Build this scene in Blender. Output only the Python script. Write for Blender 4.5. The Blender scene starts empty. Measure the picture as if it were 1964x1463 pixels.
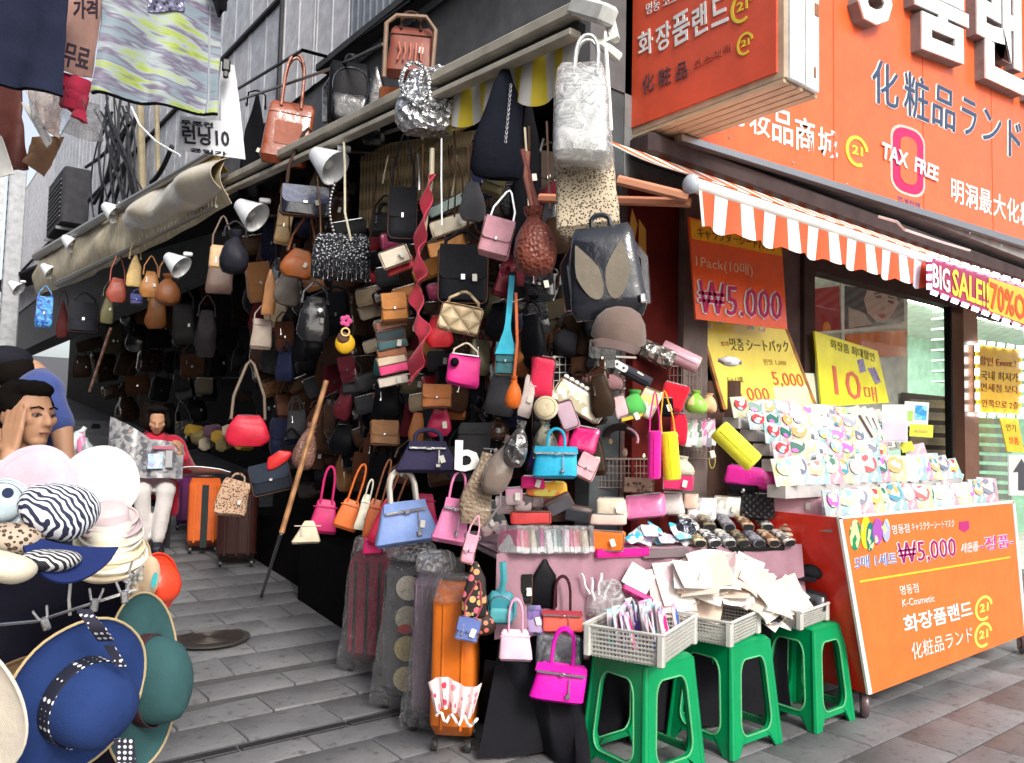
import bpy, bmesh, math, random
from mathutils import Vector, Matrix, noise
random.seed(7)
R = math.radians
sc = bpy.context.scene

# ---------------------------------------------------------------- camera, sky, sun, exposure
# world axes: X runs along the cosmetics shop front, Y runs down the alley, Z is up
HEAD, PITCH, ROLL = R(38.2), R(3.63), R(1.28)
CAM = Vector((0, 0, 1.35)); FPX = 1530.0
FW = Vector((math.sin(HEAD) * math.cos(PITCH), math.cos(HEAD) * math.cos(PITCH), math.sin(PITCH)))
_r = FW.cross(Vector((0, 0, 1))).normalized(); _u = _r.cross(FW)
RT = _r * math.cos(ROLL) + _u * math.sin(ROLL); UP = RT.cross(FW)
cd = bpy.data.cameras.new('camera'); cam = bpy.data.objects.new('camera', cd); sc.collection.objects.link(cam)
cam.matrix_world = Matrix.Translation(CAM) @ Matrix((RT, UP, -FW)).transposed().to_4x4()
cd.sensor_width = 36; cd.lens = 36 * FPX / 1964; cd.clip_start = .05; cd.clip_end = 400
sc.camera = cam
SUN_EL, SUN_AZ = R(37), R(191)     # azimuth from +Y clockwise
w = bpy.data.worlds.new('World'); sc.world = w; w.use_nodes = True
nt = w.node_tree; bg = nt.nodes['Background']; sky = nt.nodes.new('ShaderNodeTexSky'); sky.sky_type = 'NISHITA'
sky.sun_disc = False; sky.sun_elevation = SUN_EL; sky.sun_rotation = SUN_AZ; sky.dust_density = 4; sky.air_density = 1.0; sky.ozone_density = 1
bw = nt.nodes.new('ShaderNodeMix'); bw.data_type = 'RGBA'; bw.inputs[0].default_value = .55
hs = nt.nodes.new('ShaderNodeHueSaturation'); hs.inputs['Saturation'].default_value = .45
nt.links.new(sky.outputs[0], hs.inputs['Color']); nt.links.new(hs.outputs[0], bg.inputs[0]); nt.nodes.remove(bw)
bg.inputs[1].default_value = .15
sd = bpy.data.lights.new('sun', 'SUN'); sd.energy = 1.35; sd.angle = R(14); sd.color = (1, .96, .9)
so = bpy.data.objects.new('sun', sd); sc.collection.objects.link(so)
sdir = Vector((math.sin(SUN_AZ) * math.cos(SUN_EL), math.cos(SUN_AZ) * math.cos(SUN_EL), math.sin(SUN_EL)))
so.rotation_euler = sdir.to_track_quat('Z', 'Y').to_euler()
sc.view_settings.view_transform = 'Standard'; sc.view_settings.look = 'None'; sc.view_settings.gamma = 1
sc.view_settings.exposure = .72; sc.view_settings.use_curve_mapping = False
sc.cycles.max_bounces = 6; sc.cycles.transparent_max_bounces = 12

# ---------------------------------------------------------------- pixel of the photograph -> point in the place
def ray(px, py): return FW + RT * ((px - 982) / FPX) - UP * ((py - 731.5) / FPX)
def PX(px, py, x): r = ray(px, py); return CAM + r * (x / r.x)
def PY(px, py, y): r = ray(px, py); return CAM + r * (y / r.y)
def PZ(px, py, z=0): r = ray(px, py); return CAM + r * ((z - CAM.z) / r.z)
def PD(px, py, d): return CAM + ray(px, py) * d
def depth(p): return (p - CAM).dot(FW)
def face(p):       # z rotation that turns local -Y to the camera side
    d = CAM - p; return math.atan2(d.x, -d.y)

# ---------------------------------------------------------------- colours and materials
PAL = dict(black=(.007, .007, .009), char=(.035, .035, .04), grey=(.18, .18, .19), lgrey=(.42, .42, .43), white=(.8, .8, .78),
  cream=(.72, .65, .48), beige=(.55, .42, .26), tan=(.42, .18, .06), cognac=(.36, .10, .025), brown=(.12, .045, .02), dbrown=(.045, .02, .012),
  burg=(.13, .015, .02), red=(.6, .02, .03), crimson=(.5, .01, .07), rust=(.35, .07, .03), orange=(.8, .17, .02), yorange=(.8, .38, .03), yellow=(.85, .72, .04),
  pink=(.8, .38, .5), lpink=(.8, .55, .62), hot=(.78, .02, .28), magenta=(.6, .01, .32), mauve=(.42, .25, .3), lilac=(.62, .5, .68), purple=(.2, .05, .25),
  navy=(.02, .025, .07), indigo=(.05, .06, .16), blue=(.04, .1, .42), sky=(.05, .5, .75), pblue=(.3, .42, .72), teal=(.03, .2, .22), dteal=(.01, .05, .06), mint=(.4, .65, .55),
  green=(.0, .3, .09), lime=(.3, .65, .1), olive=(.16, .15, .07), taupe=(.2, .15, .11), silver=(.75, .76, .78), gold=(.75, .55, .2), kraft=(.45, .3, .16), skin=(.6, .36, .24))
MC = {}
def nd(nt, t, **k):
    n = nt.nodes.new(t)
    for a, b in k.items(): setattr(n, a, b)
    return n
def mat(spec, rough=None, metal=None, scale=1.0, bump=None, emit=0, coat=0):
    key = (spec if isinstance(spec, str) else str(spec), rough, metal, scale, bump, emit, coat)
    if key in MC: return MC[key]
    kind, _, rest = spec.partition(':'); cols = [PAL[c] if c in PAL else tuple(float(q) for q in c.split(',')) for c in rest.split('/')]
    c1 = cols[0]; c2 = cols[1] if len(cols) > 1 else tuple(x * .3 for x in c1)
    m = bpy.data.materials.new(spec.replace(':', '_').replace('/', '_')); m.use_nodes = True; t = m.node_tree; L = t.links.new
    b = t.nodes['Principled BSDF']; tc = nd(t, 'ShaderNodeTexCoord'); co = tc.outputs['Object']
    def rgba(c): return (c[0], c[1], c[2], 1)
    def nz(s, det=4, vec=None, rg=.55):
        n = nd(t, 'ShaderNodeTexNoise'); n.inputs['Scale'].default_value = s * scale; n.inputs['Detail'].default_value = det; n.inputs['Roughness'].default_value = rg
        L(vec or co, n.inputs['Vector']); return n
    def ramp(src, stops, const=False):
        r = nd(t, 'ShaderNodeValToRGB'); e = r.color_ramp.elements; r.color_ramp.interpolation = 'CONSTANT' if const else 'LINEAR'
        while len(e) < len(stops): e.new(.5)
        for i, (p, c) in enumerate(stops): e[i].position = p; e[i].color = rgba(c)
        L(src, r.inputs[0]); return r.outputs[0]
    def mx(f, a, bb, mode='MIX'):
        n = nd(t, 'ShaderNodeMix', data_type='RGBA', blend_type=mode)
        if isinstance(f, (int, float)): n.inputs[0].default_value = f
        else: L(f, n.inputs[0])
        for q, s in ((a, n.inputs[6]), (bb, n.inputs[7])):
            if isinstance(q, tuple): s.default_value = rgba(q)
            else: L(q, s)
        return n.outputs[2]
    def mth(op, a, bb=0.0, cc=None):
        n = nd(t, 'ShaderNodeMath', operation=op)
        for i, q in enumerate((a, bb) + ((cc,) if cc is not None else ())):
            if isinstance(q, (int, float)): n.inputs[i].default_value = q
            else: L(q, n.inputs[i])
        return n.outputs[0]
    def bmp(h, st, dist=.002):
        n = nd(t, 'ShaderNodeBump'); n.inputs['Strength'].default_value = st; n.inputs['Distance'].default_value = dist; L(h, n.inputs['Height']); L(n.outputs[0], b.inputs['Normal'])
    def vor(s, feat='F1', rnd=1.0, vec=None):
        n = nd(t, 'ShaderNodeTexVoronoi', feature=feat); n.inputs['Scale'].default_value = s * scale; n.inputs['Randomness'].default_value = rnd; L(vec or co, n.inputs['Vector']); return n
    def wav(s, dist=0, dirn='X', det=2, vec=None):
        n = nd(t, 'ShaderNodeTexWave', bands_direction=dirn); n.inputs['Scale'].default_value = s * scale; n.inputs['Distortion'].default_value = dist; n.inputs['Detail'].default_value = det
        L(vec or co, n.inputs['Vector']); return n
    def mapped(sx, sy, sz, rot=(0, 0, 0)):
        n = nd(t, 'ShaderNodeMapping'); n.inputs['Scale'].default_value = (sx, sy, sz); n.inputs['Rotation'].default_value = rot; L(co, n.inputs[0]); return n.outputs[0]
    RG, MT = .5, 0; col = None
    dirt = ramp(nz(9, 5).outputs[0], [(.3, (.72, .72, .72)), (.7, (1.1, 1.1, 1.1))])
    if kind == 'leather':
        RG = .38; n = nz(220, 3); f = nz(14, 4)
        col = mx(f.outputs[0], tuple(x * .62 for x in c1), tuple(min(1, x * 1.3) for x in c1)); bmp(mth('ADD', n.outputs[0], mth('MULTIPLY', f.outputs[0], 3)), .5 if bump is None else bump, .002)
    elif kind == 'patent':
        RG = .12; n = nz(22, 4); col = mx(n.outputs[0], tuple(x * .75 for x in c1), c1); bmp(n.outputs[0], .7, .006); coat = .5
    elif kind == 'fabric':
        RG = .9; n = nz(500, 2); f = nz(10, 5); col = mx(f.outputs[0], tuple(x * .7 for x in c1), tuple(min(1, x * 1.2) for x in c1)); bmp(mth('ADD', n.outputs[0], mth('MULTIPLY', f.outputs[0], 6)), .5, .003)
    elif kind == 'matte':
        RG = .7; n = nz(30, 5); col = mx(1.0, c1, dirt, 'MULTIPLY'); bmp(n.outputs[0], .15 if bump is None else bump, .003)
    elif kind == 'gloss':
        RG = .25; n = nz(12, 3); col = mx(.5, c1, mx(1.0, c1, dirt, 'MULTIPLY')); bmp(n.outputs[0], .12 if bump is None else bump, .004)
    elif kind == 'metal':
        RG = .3; MT = 1; n = nz(60, 3); col = mx(n.outputs[0], tuple(x * .7 for x in c1), c1); bmp(n.outputs[0], .3 if bump is None else bump, .003)
    elif kind == 'crinkle':
        RG = .22; MT = .85; v = vor(28, 'F1'); n = nz(16, 5); col = mx(n.outputs[0], tuple(x * .6 for x in c1), c1); bmp(mth('ADD', v.outputs[0], n.outputs[0]), 1, .02)
    elif kind == 'sequin':
        RG = .3; MT = .3; v = vor(70); col = ramp(v.outputs['Distance'], [(.0, c1), (.25, c1), (.4, c2)]); bmp(v.outputs[0], 1, .01)
    elif kind == 'leopard':
        RG = .7; v = vor(42, vec=None); f = mth('ADD', v.outputs['Distance'], mth('MULTIPLY', nz(40).outputs[0], .35)); col = ramp(f, [(.0, tuple((a + bb) / 2 * .8 for a, bb in zip(c1, c2))), (.28, c2), (.5, c2), (.56, c1)], True); bmp(f, .2)
    elif kind == 'snake':
        RG = .35; v = vor(60, 'F1', .7); n = nz(9); col = mx(n.outputs[0], mx(v.outputs['Distance'], c1, c2), tuple(x * .5 for x in c1)); bmp(v.outputs[0], 1, .006)
    elif kind == 'zebra':
        RG = .8; wv = wav(9, 6, 'DIAGONAL', 1); col = ramp(wv.outputs['Color'], [(.0, c2), (.5, c1)], True)
    elif kind == 'quilt':
        RG = .4; a = wav(7, 0, 'DIAGONAL', 0, mapped(1, 0, 1)); bb = wav(7, 0, 'DIAGONAL', 0, mapped(-1, 0, 1)); h = mth('MINIMUM', mth('POWER', a.outputs['Fac'], .4), mth('POWER', bb.outputs['Fac'], .4))
        col = mx(h, tuple(x * .55 for x in c1), c1); bmp(h, 1, .01)
    elif kind == 'dots':
        RG = .8; v = vor(28, 'F1', 0, mapped(1, 1, 1, (0, 0, .78))); col = ramp(v.outputs['Distance'], [(0, c2), (.33, c1)], True)
    elif kind == 'check':
        RG = .6; n = nd(t, 'ShaderNodeTexChecker'); n.inputs['Scale'].default_value = 45 * scale; L(co, n.inputs[0]); n.inputs[1].default_value = rgba(c1); n.inputs[2].default_value = rgba(c2); col = mx(.3, n.outputs[0], dirt, 'MULTIPLY')
    elif kind in ('floral', 'camo', 'print'):
        RG = .65 if kind != 'print' else .3
        if kind == 'camo': f = nz(1, 3, mapped(5, 5, 26), .6).outputs[0]; f = mth('ADD', f, mth('MULTIPLY', mth('SUBTRACT', nz(1, 2, mapped(2, 2, 44)).outputs[0], .5), .4)); st = [(0.0, cols[0])] + [(.40 + .075 * i, c) for i, c in enumerate(cols[1:])]; col = ramp(f, st, False)
        else:
            v = vor(26 if kind == 'floral' else 34); s = nd(t, 'ShaderNodeSeparateColor'); L(v.outputs['Color'], s.inputs[0]); k = len(cols); col = ramp(s.outputs[0], [(i / k, c) for i, c in enumerate(cols)], True)
            if kind == 'floral': col = mx(ramp(v.outputs['Distance'], [(0, (0, 0, 0)), (.42, (1, 1, 1))], True), col, cols[0])
    elif kind == 'stripes':
        RG = .6; wv = wav(6, 0, 'X', 0); col = ramp(wv.outputs['Color'], [(0, c1), (.5, c2)], True)
    elif kind == 'wood':
        RG = .5; wv = wav(3, 3, 'Z', 3, mapped(4, 4, 1)); col = mx(wv.outputs['Fac'], tuple(x * .6 for x in c1), c1); bmp(wv.outputs['Fac'], .2)
    elif kind == 'flat':
        RG = .55; col = mx(1.0, c1, (1, 1, 1), 'MULTIPLY')
    L(col, b.inputs['Base Color']); b.inputs['Roughness'].default_value = RG if rough is None else rough; b.inputs['Metallic'].default_value = MT if metal is None else metal
    b.inputs['Specular IOR Level'].default_value = (.08 if sum(c1) < .2 else .3) if kind in ('leather', 'fabric', 'matte', 'snake', 'leopard') else .45
    if coat: b.inputs['Coat Weight'].default_value = coat; b.inputs['Coat Roughness'].default_value = .08
    if emit: L(col, b.inputs['Emission Color']); b.inputs['Emission Strength'].default_value = emit
    if kind == 'fabric': b.inputs['Sheen Weight'].default_value = .2 if sum(c1) > .35 else 0
    MC[key] = m; return m
def film(name, tint=(.9, .92, .95), cover=.16, scale=9):
    m = bpy.data.materials.new(name); m.use_nodes = True; t = m.node_tree; L = t.links.new; t.nodes.remove(t.nodes['Principled BSDF']); out = t.nodes['Material Output']
    tr = nd(t, 'ShaderNodeBsdfTransparent'); gl = nd(t, 'ShaderNodeBsdfGlossy'); df = nd(t, 'ShaderNodeBsdfDiffuse'); tl = nd(t, 'ShaderNodeBsdfTranslucent')
    gl.inputs['Roughness'].default_value = .12; df.inputs[0].default_value = (*tint, 1); tr.inputs[0].default_value = (*[min(1, x * 1.05) for x in tint], 1)
    tc = nd(t, 'ShaderNodeTexCoord'); n = nd(t, 'ShaderNodeTexNoise'); n.inputs['Scale'].default_value = scale; n.inputs['Detail'].default_value = 6; n.inputs['Distortion'].default_value = 2.5; L(tc.outputs['Object'], n.inputs[0])
    bp = nd(t, 'ShaderNodeBump'); bp.inputs['Strength'].default_value = 1; bp.inputs['Distance'].default_value = .05; L(n.outputs[0], bp.inputs['Height']); L(bp.outputs[0], gl.inputs['Normal'])
    r = nd(t, 'ShaderNodeValToRGB'); r.color_ramp.elements[0].position = .38; r.color_ramp.elements[0].color = (cover * .35,) * 3 + (1,); r.color_ramp.elements[1].position = .85; r.color_ramp.elements[1].color = (min(1, cover * 2.6),) * 3 + (1,); L(n.outputs[0], r.inputs[0])
    a = nd(t, 'ShaderNodeMixShader'); L(r.outputs[0], a.inputs[0]); L(tr.outputs[0], a.inputs[1]); L(df.outputs[0], a.inputs[2])
    fr = nd(t, 'ShaderNodeLayerWeight'); fr.inputs[0].default_value = .5; L(bp.outputs[0], fr.inputs['Normal']); pw = nd(t, 'ShaderNodeMath', operation='POWER'); L(fr.outputs['Facing'], pw.inputs[0]); pw.inputs[1].default_value = 2.5
    mm = nd(t, 'ShaderNodeMath', operation='MULTIPLY_ADD'); L(pw.outputs[0], mm.inputs[0]); mm.inputs[1].default_value = .8; mm.inputs[2].default_value = .09
    c = nd(t, 'ShaderNodeMixShader'); L(mm.outputs[0], c.inputs[0]); L(a.outputs[0], c.inputs[1]); L(gl.outputs[0], c.inputs[2]); L(c.outputs[0], out.inputs[0]); return m
FILM = film('clear_plastic_film'); FILM2 = film('milky_plastic_film', (.95, .95, .95), .28, 14)
PACKFILM = film('pack_film', (.95, .97, 1), .1, 30)

# ---------------------------------------------------------------- objects
COL = sc.collection
def thing(name, label, cat, loc=(0, 0, 0), rot=(0, 0, 0), group=None):
    o = bpy.data.objects.new(name, None); COL.objects.link(o); o.location = loc; o.rotation_euler = rot; o.empty_display_size = .05
    o['label'] = label; o['category'] = cat
    if group: o['group'] = group
    return o
def mk(name, g, m=None, parent=None, smooth=True, label=None):
    if isinstance(g, tuple):
        me = bpy.data.meshes.new(name); me.from_pydata([tuple(q) for q in g[0]], [], g[1]); me.update()
    else: me = g
    if m is not None and not me.materials: me.materials.append(m)
    if smooth and isinstance(g, tuple): me.polygons.foreach_set('use_smooth', [True] * len(me.polygons)); me.set_sharp_from_angle(angle=R(40))
    o = bpy.data.objects.new(name, me); COL.objects.link(o)
    if parent is not None: o.parent = parent
    if label: o['label'] = label
    return o
def solo(name, g, m, label, cat, loc=(0, 0, 0), rot=(0, 0, 0), group=None, smooth=True):
    o = mk(name, g, m, None, smooth); o.location = loc; o.rotation_euler = rot; o['label'] = label; o['category'] = cat
    if group: o['group'] = group
    return o
def struct(name, g, m, parent=None, smooth=False, kind='structure'):
    o = mk(name, g, m, parent, smooth)
    if parent is None or kind == 'stuff': o['kind'] = kind
    return o
# geometry: everything returns (verts, faces)
def join(*gs):
    V, Fc = [], []
    for g in gs:
        k = len(V); V += [Vector(q) for q in g[0]]; Fc += [tuple(i + k for i in f) for f in g[1]]
    return V, Fc
def xf(g, loc=(0, 0, 0), rot=(0, 0, 0), s=(1, 1, 1)):
    from mathutils import Euler
    mw = Matrix.Translation(loc) @ Euler(rot).to_matrix().to_4x4() @ Matrix.Diagonal((*s, 1)); return [mw @ Vector(q) for q in g[0]], g[1]
def box(cx, cy, cz, sx, sy, sz, bev=0.0):
    x, y, z = sx / 2, sy / 2, sz / 2
    if bev <= 0:
        V = [Vector((cx + a * x, cy + b * y, cz + c * z)) for c in (-1, 1) for b in (-1, 1) for a in (-1, 1)]
        return V, [(0, 2, 3, 1), (4, 5, 7, 6), (0, 1, 5, 4), (2, 6, 7, 3), (0, 4, 6, 2), (1, 3, 7, 5)]
    b = min(bev, x * .9, y * .9, z * .9); lv = [(-z, b), (-z + b, 0), (z - b, 0), (z, b)]; V, Fc = [], []
    for zz, i in lv:
        X, Y = x - i, y - i; c = b * .6 if i == 0 else 0
        ring = [(-X + b, -Y), (X - b, -Y), (X, -Y + b), (X, Y - b), (X - b, Y), (-X + b, Y), (-X, Y - b), (-X, -Y + b)]
        V += [Vector((cx + p, cy + q, cz + zz)) for p, q in ring]
    for k in range(3):
        for i in range(8): Fc.append((k * 8 + i, k * 8 + (i + 1) % 8, k * 8 + 8 + (i + 1) % 8, k * 8 + 8 + i))
    Fc += [tuple(range(7, -1, -1)), tuple(range(24, 32))]; return V, Fc
def sgp(a, e): return math.copysign(abs(a) ** e, a)
def loft(lv, n=20, nz=0, ns=12, seed=0):
    """lv: (z, half width, half depth, exponent, x offset, y offset)"""
    V, Fc = [], []; sv = Vector((seed * 3.1, seed * 1.7, seed * .9))
    for z, hw, hd, e, *o in lv:
        ox = o[0] if o else 0; oy = o[1] if len(o) > 1 else 0
        for i in range(n):
            a = 2 * math.pi * (i + .5) / n; p = Vector((ox + hw * sgp(math.cos(a), 2 / e), oy + hd * sgp(math.sin(a), 2 / e), z))
            if nz: p += noise.noise_vector(p * ns + sv) * nz
            V.append(p)
    m = len(lv)
    for k in range(m - 1):
        for i in range(n): Fc.append((k * n + i, k * n + (i + 1) % n, (k + 1) * n + (i + 1) % n, (k + 1) * n + i))
    Fc += [tuple(range(n - 1, -1, -1)), tuple(range((m - 1) * n, m * n))]; return V, Fc
def puff(w, h, d, e=4, top=1.0, bot=1.0, tthick=.5, nz=.004, seed=0, k=9, n=22, rnd=.12, bulge=0.0):
    lv = []
    for i in range(k + 1):
        t = i / k; z = -h / 2 + h * t; ww = (bot + (top - bot) * t) * w / 2
        edge = min(1, (min(t, 1 - t) / rnd)) if rnd else 1; c = math.sqrt(max(0, 1 - (1 - edge) ** 2)); ww *= (.86 + .14 * c) * (1 + bulge * math.sin(math.pi * t))
        dd = d / 2 * (1 + (tthick - 1) * t ** 2) * (.35 + .65 * c); lv.append((z, ww, dd, e))
    V, F = loft(lv, n, nz, 9, seed)
    if seed and nz > .002:
        q = random.Random(seed); shx, sag, tw = q.uniform(-.09, .09), q.uniform(0, .07), q.uniform(-.05, .05)
        for v in V: t = v.z / h + .5; v.x += shx * v.z + tw * v.z * abs(v.x) / w * 2; v.z -= sag * h * t * t * max(0, 1 - (2 * v.x / w) ** 2)
    return V, F
def tube(pts, r, n=6, flat=1.0, closed=False):
    pts = [Vector(p) for p in pts]; V, Fc = [], []; m = len(pts); up = None
    for i, p in enumerate(pts):
        a = pts[(i - 1) % m] if (i > 0 or closed) else p; b = pts[(i + 1) % m] if (i < m - 1 or closed) else p; t = (b - a).normalized() if (b - a).length > 1e-9 else Vector((0, 0, 1))
        if up is None: up = t.orthogonal().normalized() if abs(t.y) > .9 else Vector((0, 1, 0))
        up = (up - t * up.dot(t)); up = up.normalized() if up.length > 1e-6 else t.orthogonal().normalized(); s = t.cross(up)
        rr = r[i] if isinstance(r, (list, tuple)) else r
        for j in range(n):
            q = 2 * math.pi * j / n; V.append(p + up * (math.cos(q) * rr) + s * (math.sin(q) * rr * flat))
    for i in range(m if closed else m - 1):
        for j in range(n): a, b = i * n, ((i + 1) % m) * n; Fc.append((a + j, a + (j + 1) % n, b + (j + 1) % n, b + j))
    if not closed: Fc += [tuple(range(n - 1, -1, -1)), tuple(range((m - 1) * n, m * n))]
    return V, Fc
def arc(p0, p1, hgt, n=10, y=0, pw=.5):
    return [Vector((p0[0] + (p1[0] - p0[0]) * (.5 - .5 * math.cos(math.pi * i / n)), y, p0[1] + (p1[1] - p0[1]) * i / n + hgt * math.sin(math.pi * i / n) ** pw)) for i in range(n + 1)]
def slab(pts, th=.004, y=0.0, axis='y'):
    """polygon given in local XZ, thickness along -Y (towards the viewer) from y"""
    n = len(pts); V = [Vector((p[0], y, p[1])) for p in pts] + [Vector((p[0], y - th, p[1])) for p in pts]
    A = sum(pts[i][0] * pts[(i + 1) % n][1] - pts[(i + 1) % n][0] * pts[i][1] for i in range(n))
    Fc = [tuple(range(n - 1, -1, -1)), tuple(range(n, 2 * n))] + [(i, (i + 1) % n, n + (i + 1) % n, n + i) for i in range(n)]
    if A < 0: Fc = [tuple(reversed(f)) for f in Fc]
    return V, Fc
def rrect(w, h, r, cx=0, cz=0, n=4, rb=None):
    out = []; rb = r if rb is None else rb
    for (sx, sz, a0, q) in ((1, -1, -90, rb), (1, 1, 0, r), (-1, 1, 90, r), (-1, -1, 180, rb)):
        for i in range(n + 1):
            a = R(a0 + 90 * i / n); out.append((cx + sx * (w / 2 - q) + q * math.cos(a), cz + sz * (h / 2 - q) + q * math.sin(a)))
    return out
def ell(w, h, cx=0, cz=0, n=18): return [(cx + w / 2 * math.cos(2 * math.pi * i / n), cz + h / 2 * math.sin(2 * math.pi * i / n)) for i in range(n)]
def lathe(prof, n=28, fn=None, cap=True):
    V, Fc = [], []
    for r, z in prof:
        for i in range(n):
            a = 2 * math.pi * i / n; p = Vector((r * math.cos(a), r * math.sin(a), z)); V.append(fn(p, a, r) if fn else p)
    for k in range(len(prof) - 1):
        for i in range(n): Fc.append((k * n + i, k * n + (i + 1) % n, (k + 1) * n + (i + 1) % n, (k + 1) * n + i))
    if cap: Fc += [tuple(range(n - 1, -1, -1)), tuple(range((len(prof) - 1) * n, len(prof) * n))]
    return V, Fc
def ball(r, c=(0, 0, 0), n=12, s=(1, 1, 1)):
    k = n // 2 + 1; g = lathe([(max(1e-4, math.sin(math.pi * i / k)) * r, -math.cos(math.pi * i / k) * r) for i in range(k + 1)], n); return xf(g, c, (0, 0, 0), s)
def sheet(nx, ny, fn, th=0.0):
    """grid surface fn(s,t)->Vector, s,t in 0..1; optional thickness (two skins closed at the rim)"""
    V = [fn(i / nx, j / ny) for j in range(ny + 1) for i in range(nx + 1)]; k = nx + 1
    Fc = [(j * k + i, j * k + i + 1, (j + 1) * k + i + 1, (j + 1) * k + i) for j in range(ny) for i in range(nx)]
    if th:
        N = len(V); nr = [Vector((0, 0, 0)) for _ in V]
        for f in Fc:
            q = (V[f[1]] - V[f[0]]).cross(V[f[3]] - V[f[0]])
            for i in f: nr[i] += q
        V = V + [V[i] - nr[i].normalized() * th for i in range(N)]; F2 = [tuple(i + N for i in reversed(f)) for f in Fc]
        rim = [i for i in range(nx)] + [j * k + nx for j in range(ny)] + [ny * k + i for i in range(nx, 0, -1)] + [j * k for j in range(ny, 0, -1)]
        Fc = Fc + F2 + [(rim[(i + 1) % len(rim)], rim[i], rim[i] + N, rim[(i + 1) % len(rim)] + N) for i in range(len(rim))]
    return V, Fc
# flat work on a plane: sign faces, prints, lettering
class Plane:
    def __init__(s, O, ex, ez): s.O = Vector(O); s.ex = Vector(ex).normalized(); s.ez = Vector(ez).normalized(); s.n = s.ex.cross(s.ez).normalized()   # n points to the viewer
    def hit(s, px, py): r = ray(px, py); return CAM + r * ((s.O - CAM).dot(s.n) / r.dot(s.n))
    def poly(s, pts, th=.004, off=0.0):
        P = [s.hit(*p) if not isinstance(p, Vector) else p for p in pts]; n = len(P); V = [p + s.n * off for p in P] + [p + s.n * (off + th) for p in P]
        nn = sum(((P[i] - P[0]).cross(P[(i + 1) % n] - P[0]) for i in range(n)), Vector((0, 0, 0))).dot(s.n)
        Fc = [tuple(range(n - 1, -1, -1)), tuple(range(n, 2 * n))] + [(i, (i + 1) % n, n + (i + 1) % n, n + i) for i in range(n)]
        if nn < 0: Fc = [tuple(reversed(f)) for f in Fc]
        return V, Fc
    def text(s, txt, bl, br, tl, th=.003, off=.004, bold=0.0):
        vs, fs = textmesh(txt, bold); a, b, c = s.hit(*bl), s.hit(*br), s.hit(*tl); V = [a + (b - a) * x + (c - a) * y + s.n * (off + (th if z > 0 else 0)) for x, y, z in vs]; return V, fs
TX = {}
def textmesh(txt, bold):
    if (txt, bold) not in TX:
        cu = bpy.data.curves.new('t', 'FONT'); cu.body = txt; cu.resolution_u = 2; cu.extrude = .05; cu.offset = bold; o = bpy.data.objects.new('t', cu); COL.objects.link(o)
        dg = bpy.context.evaluated_depsgraph_get(); me = bpy.data.meshes.new_from_object(o.evaluated_get(dg)); vs = [tuple(q.co) for q in me.vertices]; fs = [tuple(p.vertices) for p in me.polygons]
        bpy.data.objects.remove(o); bpy.data.curves.remove(cu); bpy.data.meshes.remove(me)
        x0 = min(q[0] for q in vs) if vs else 0; x1 = max(q[0] for q in vs) if vs else 1; y0 = min(q[1] for q in vs) if vs else 0; y1 = max(q[1] for q in vs) if vs else 1
        TX[(txt, bold)] = ([((a - x0) / (x1 - x0), (b - y0) / (y1 - y0), c) for a, b, c in vs], fs)
    return TX[(txt, bold)]
LET = dict(white='gloss:white', navy='flat:navy', yellow='flat:yellow', red='flat:red', magenta='flat:magenta', black='flat:black')
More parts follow.
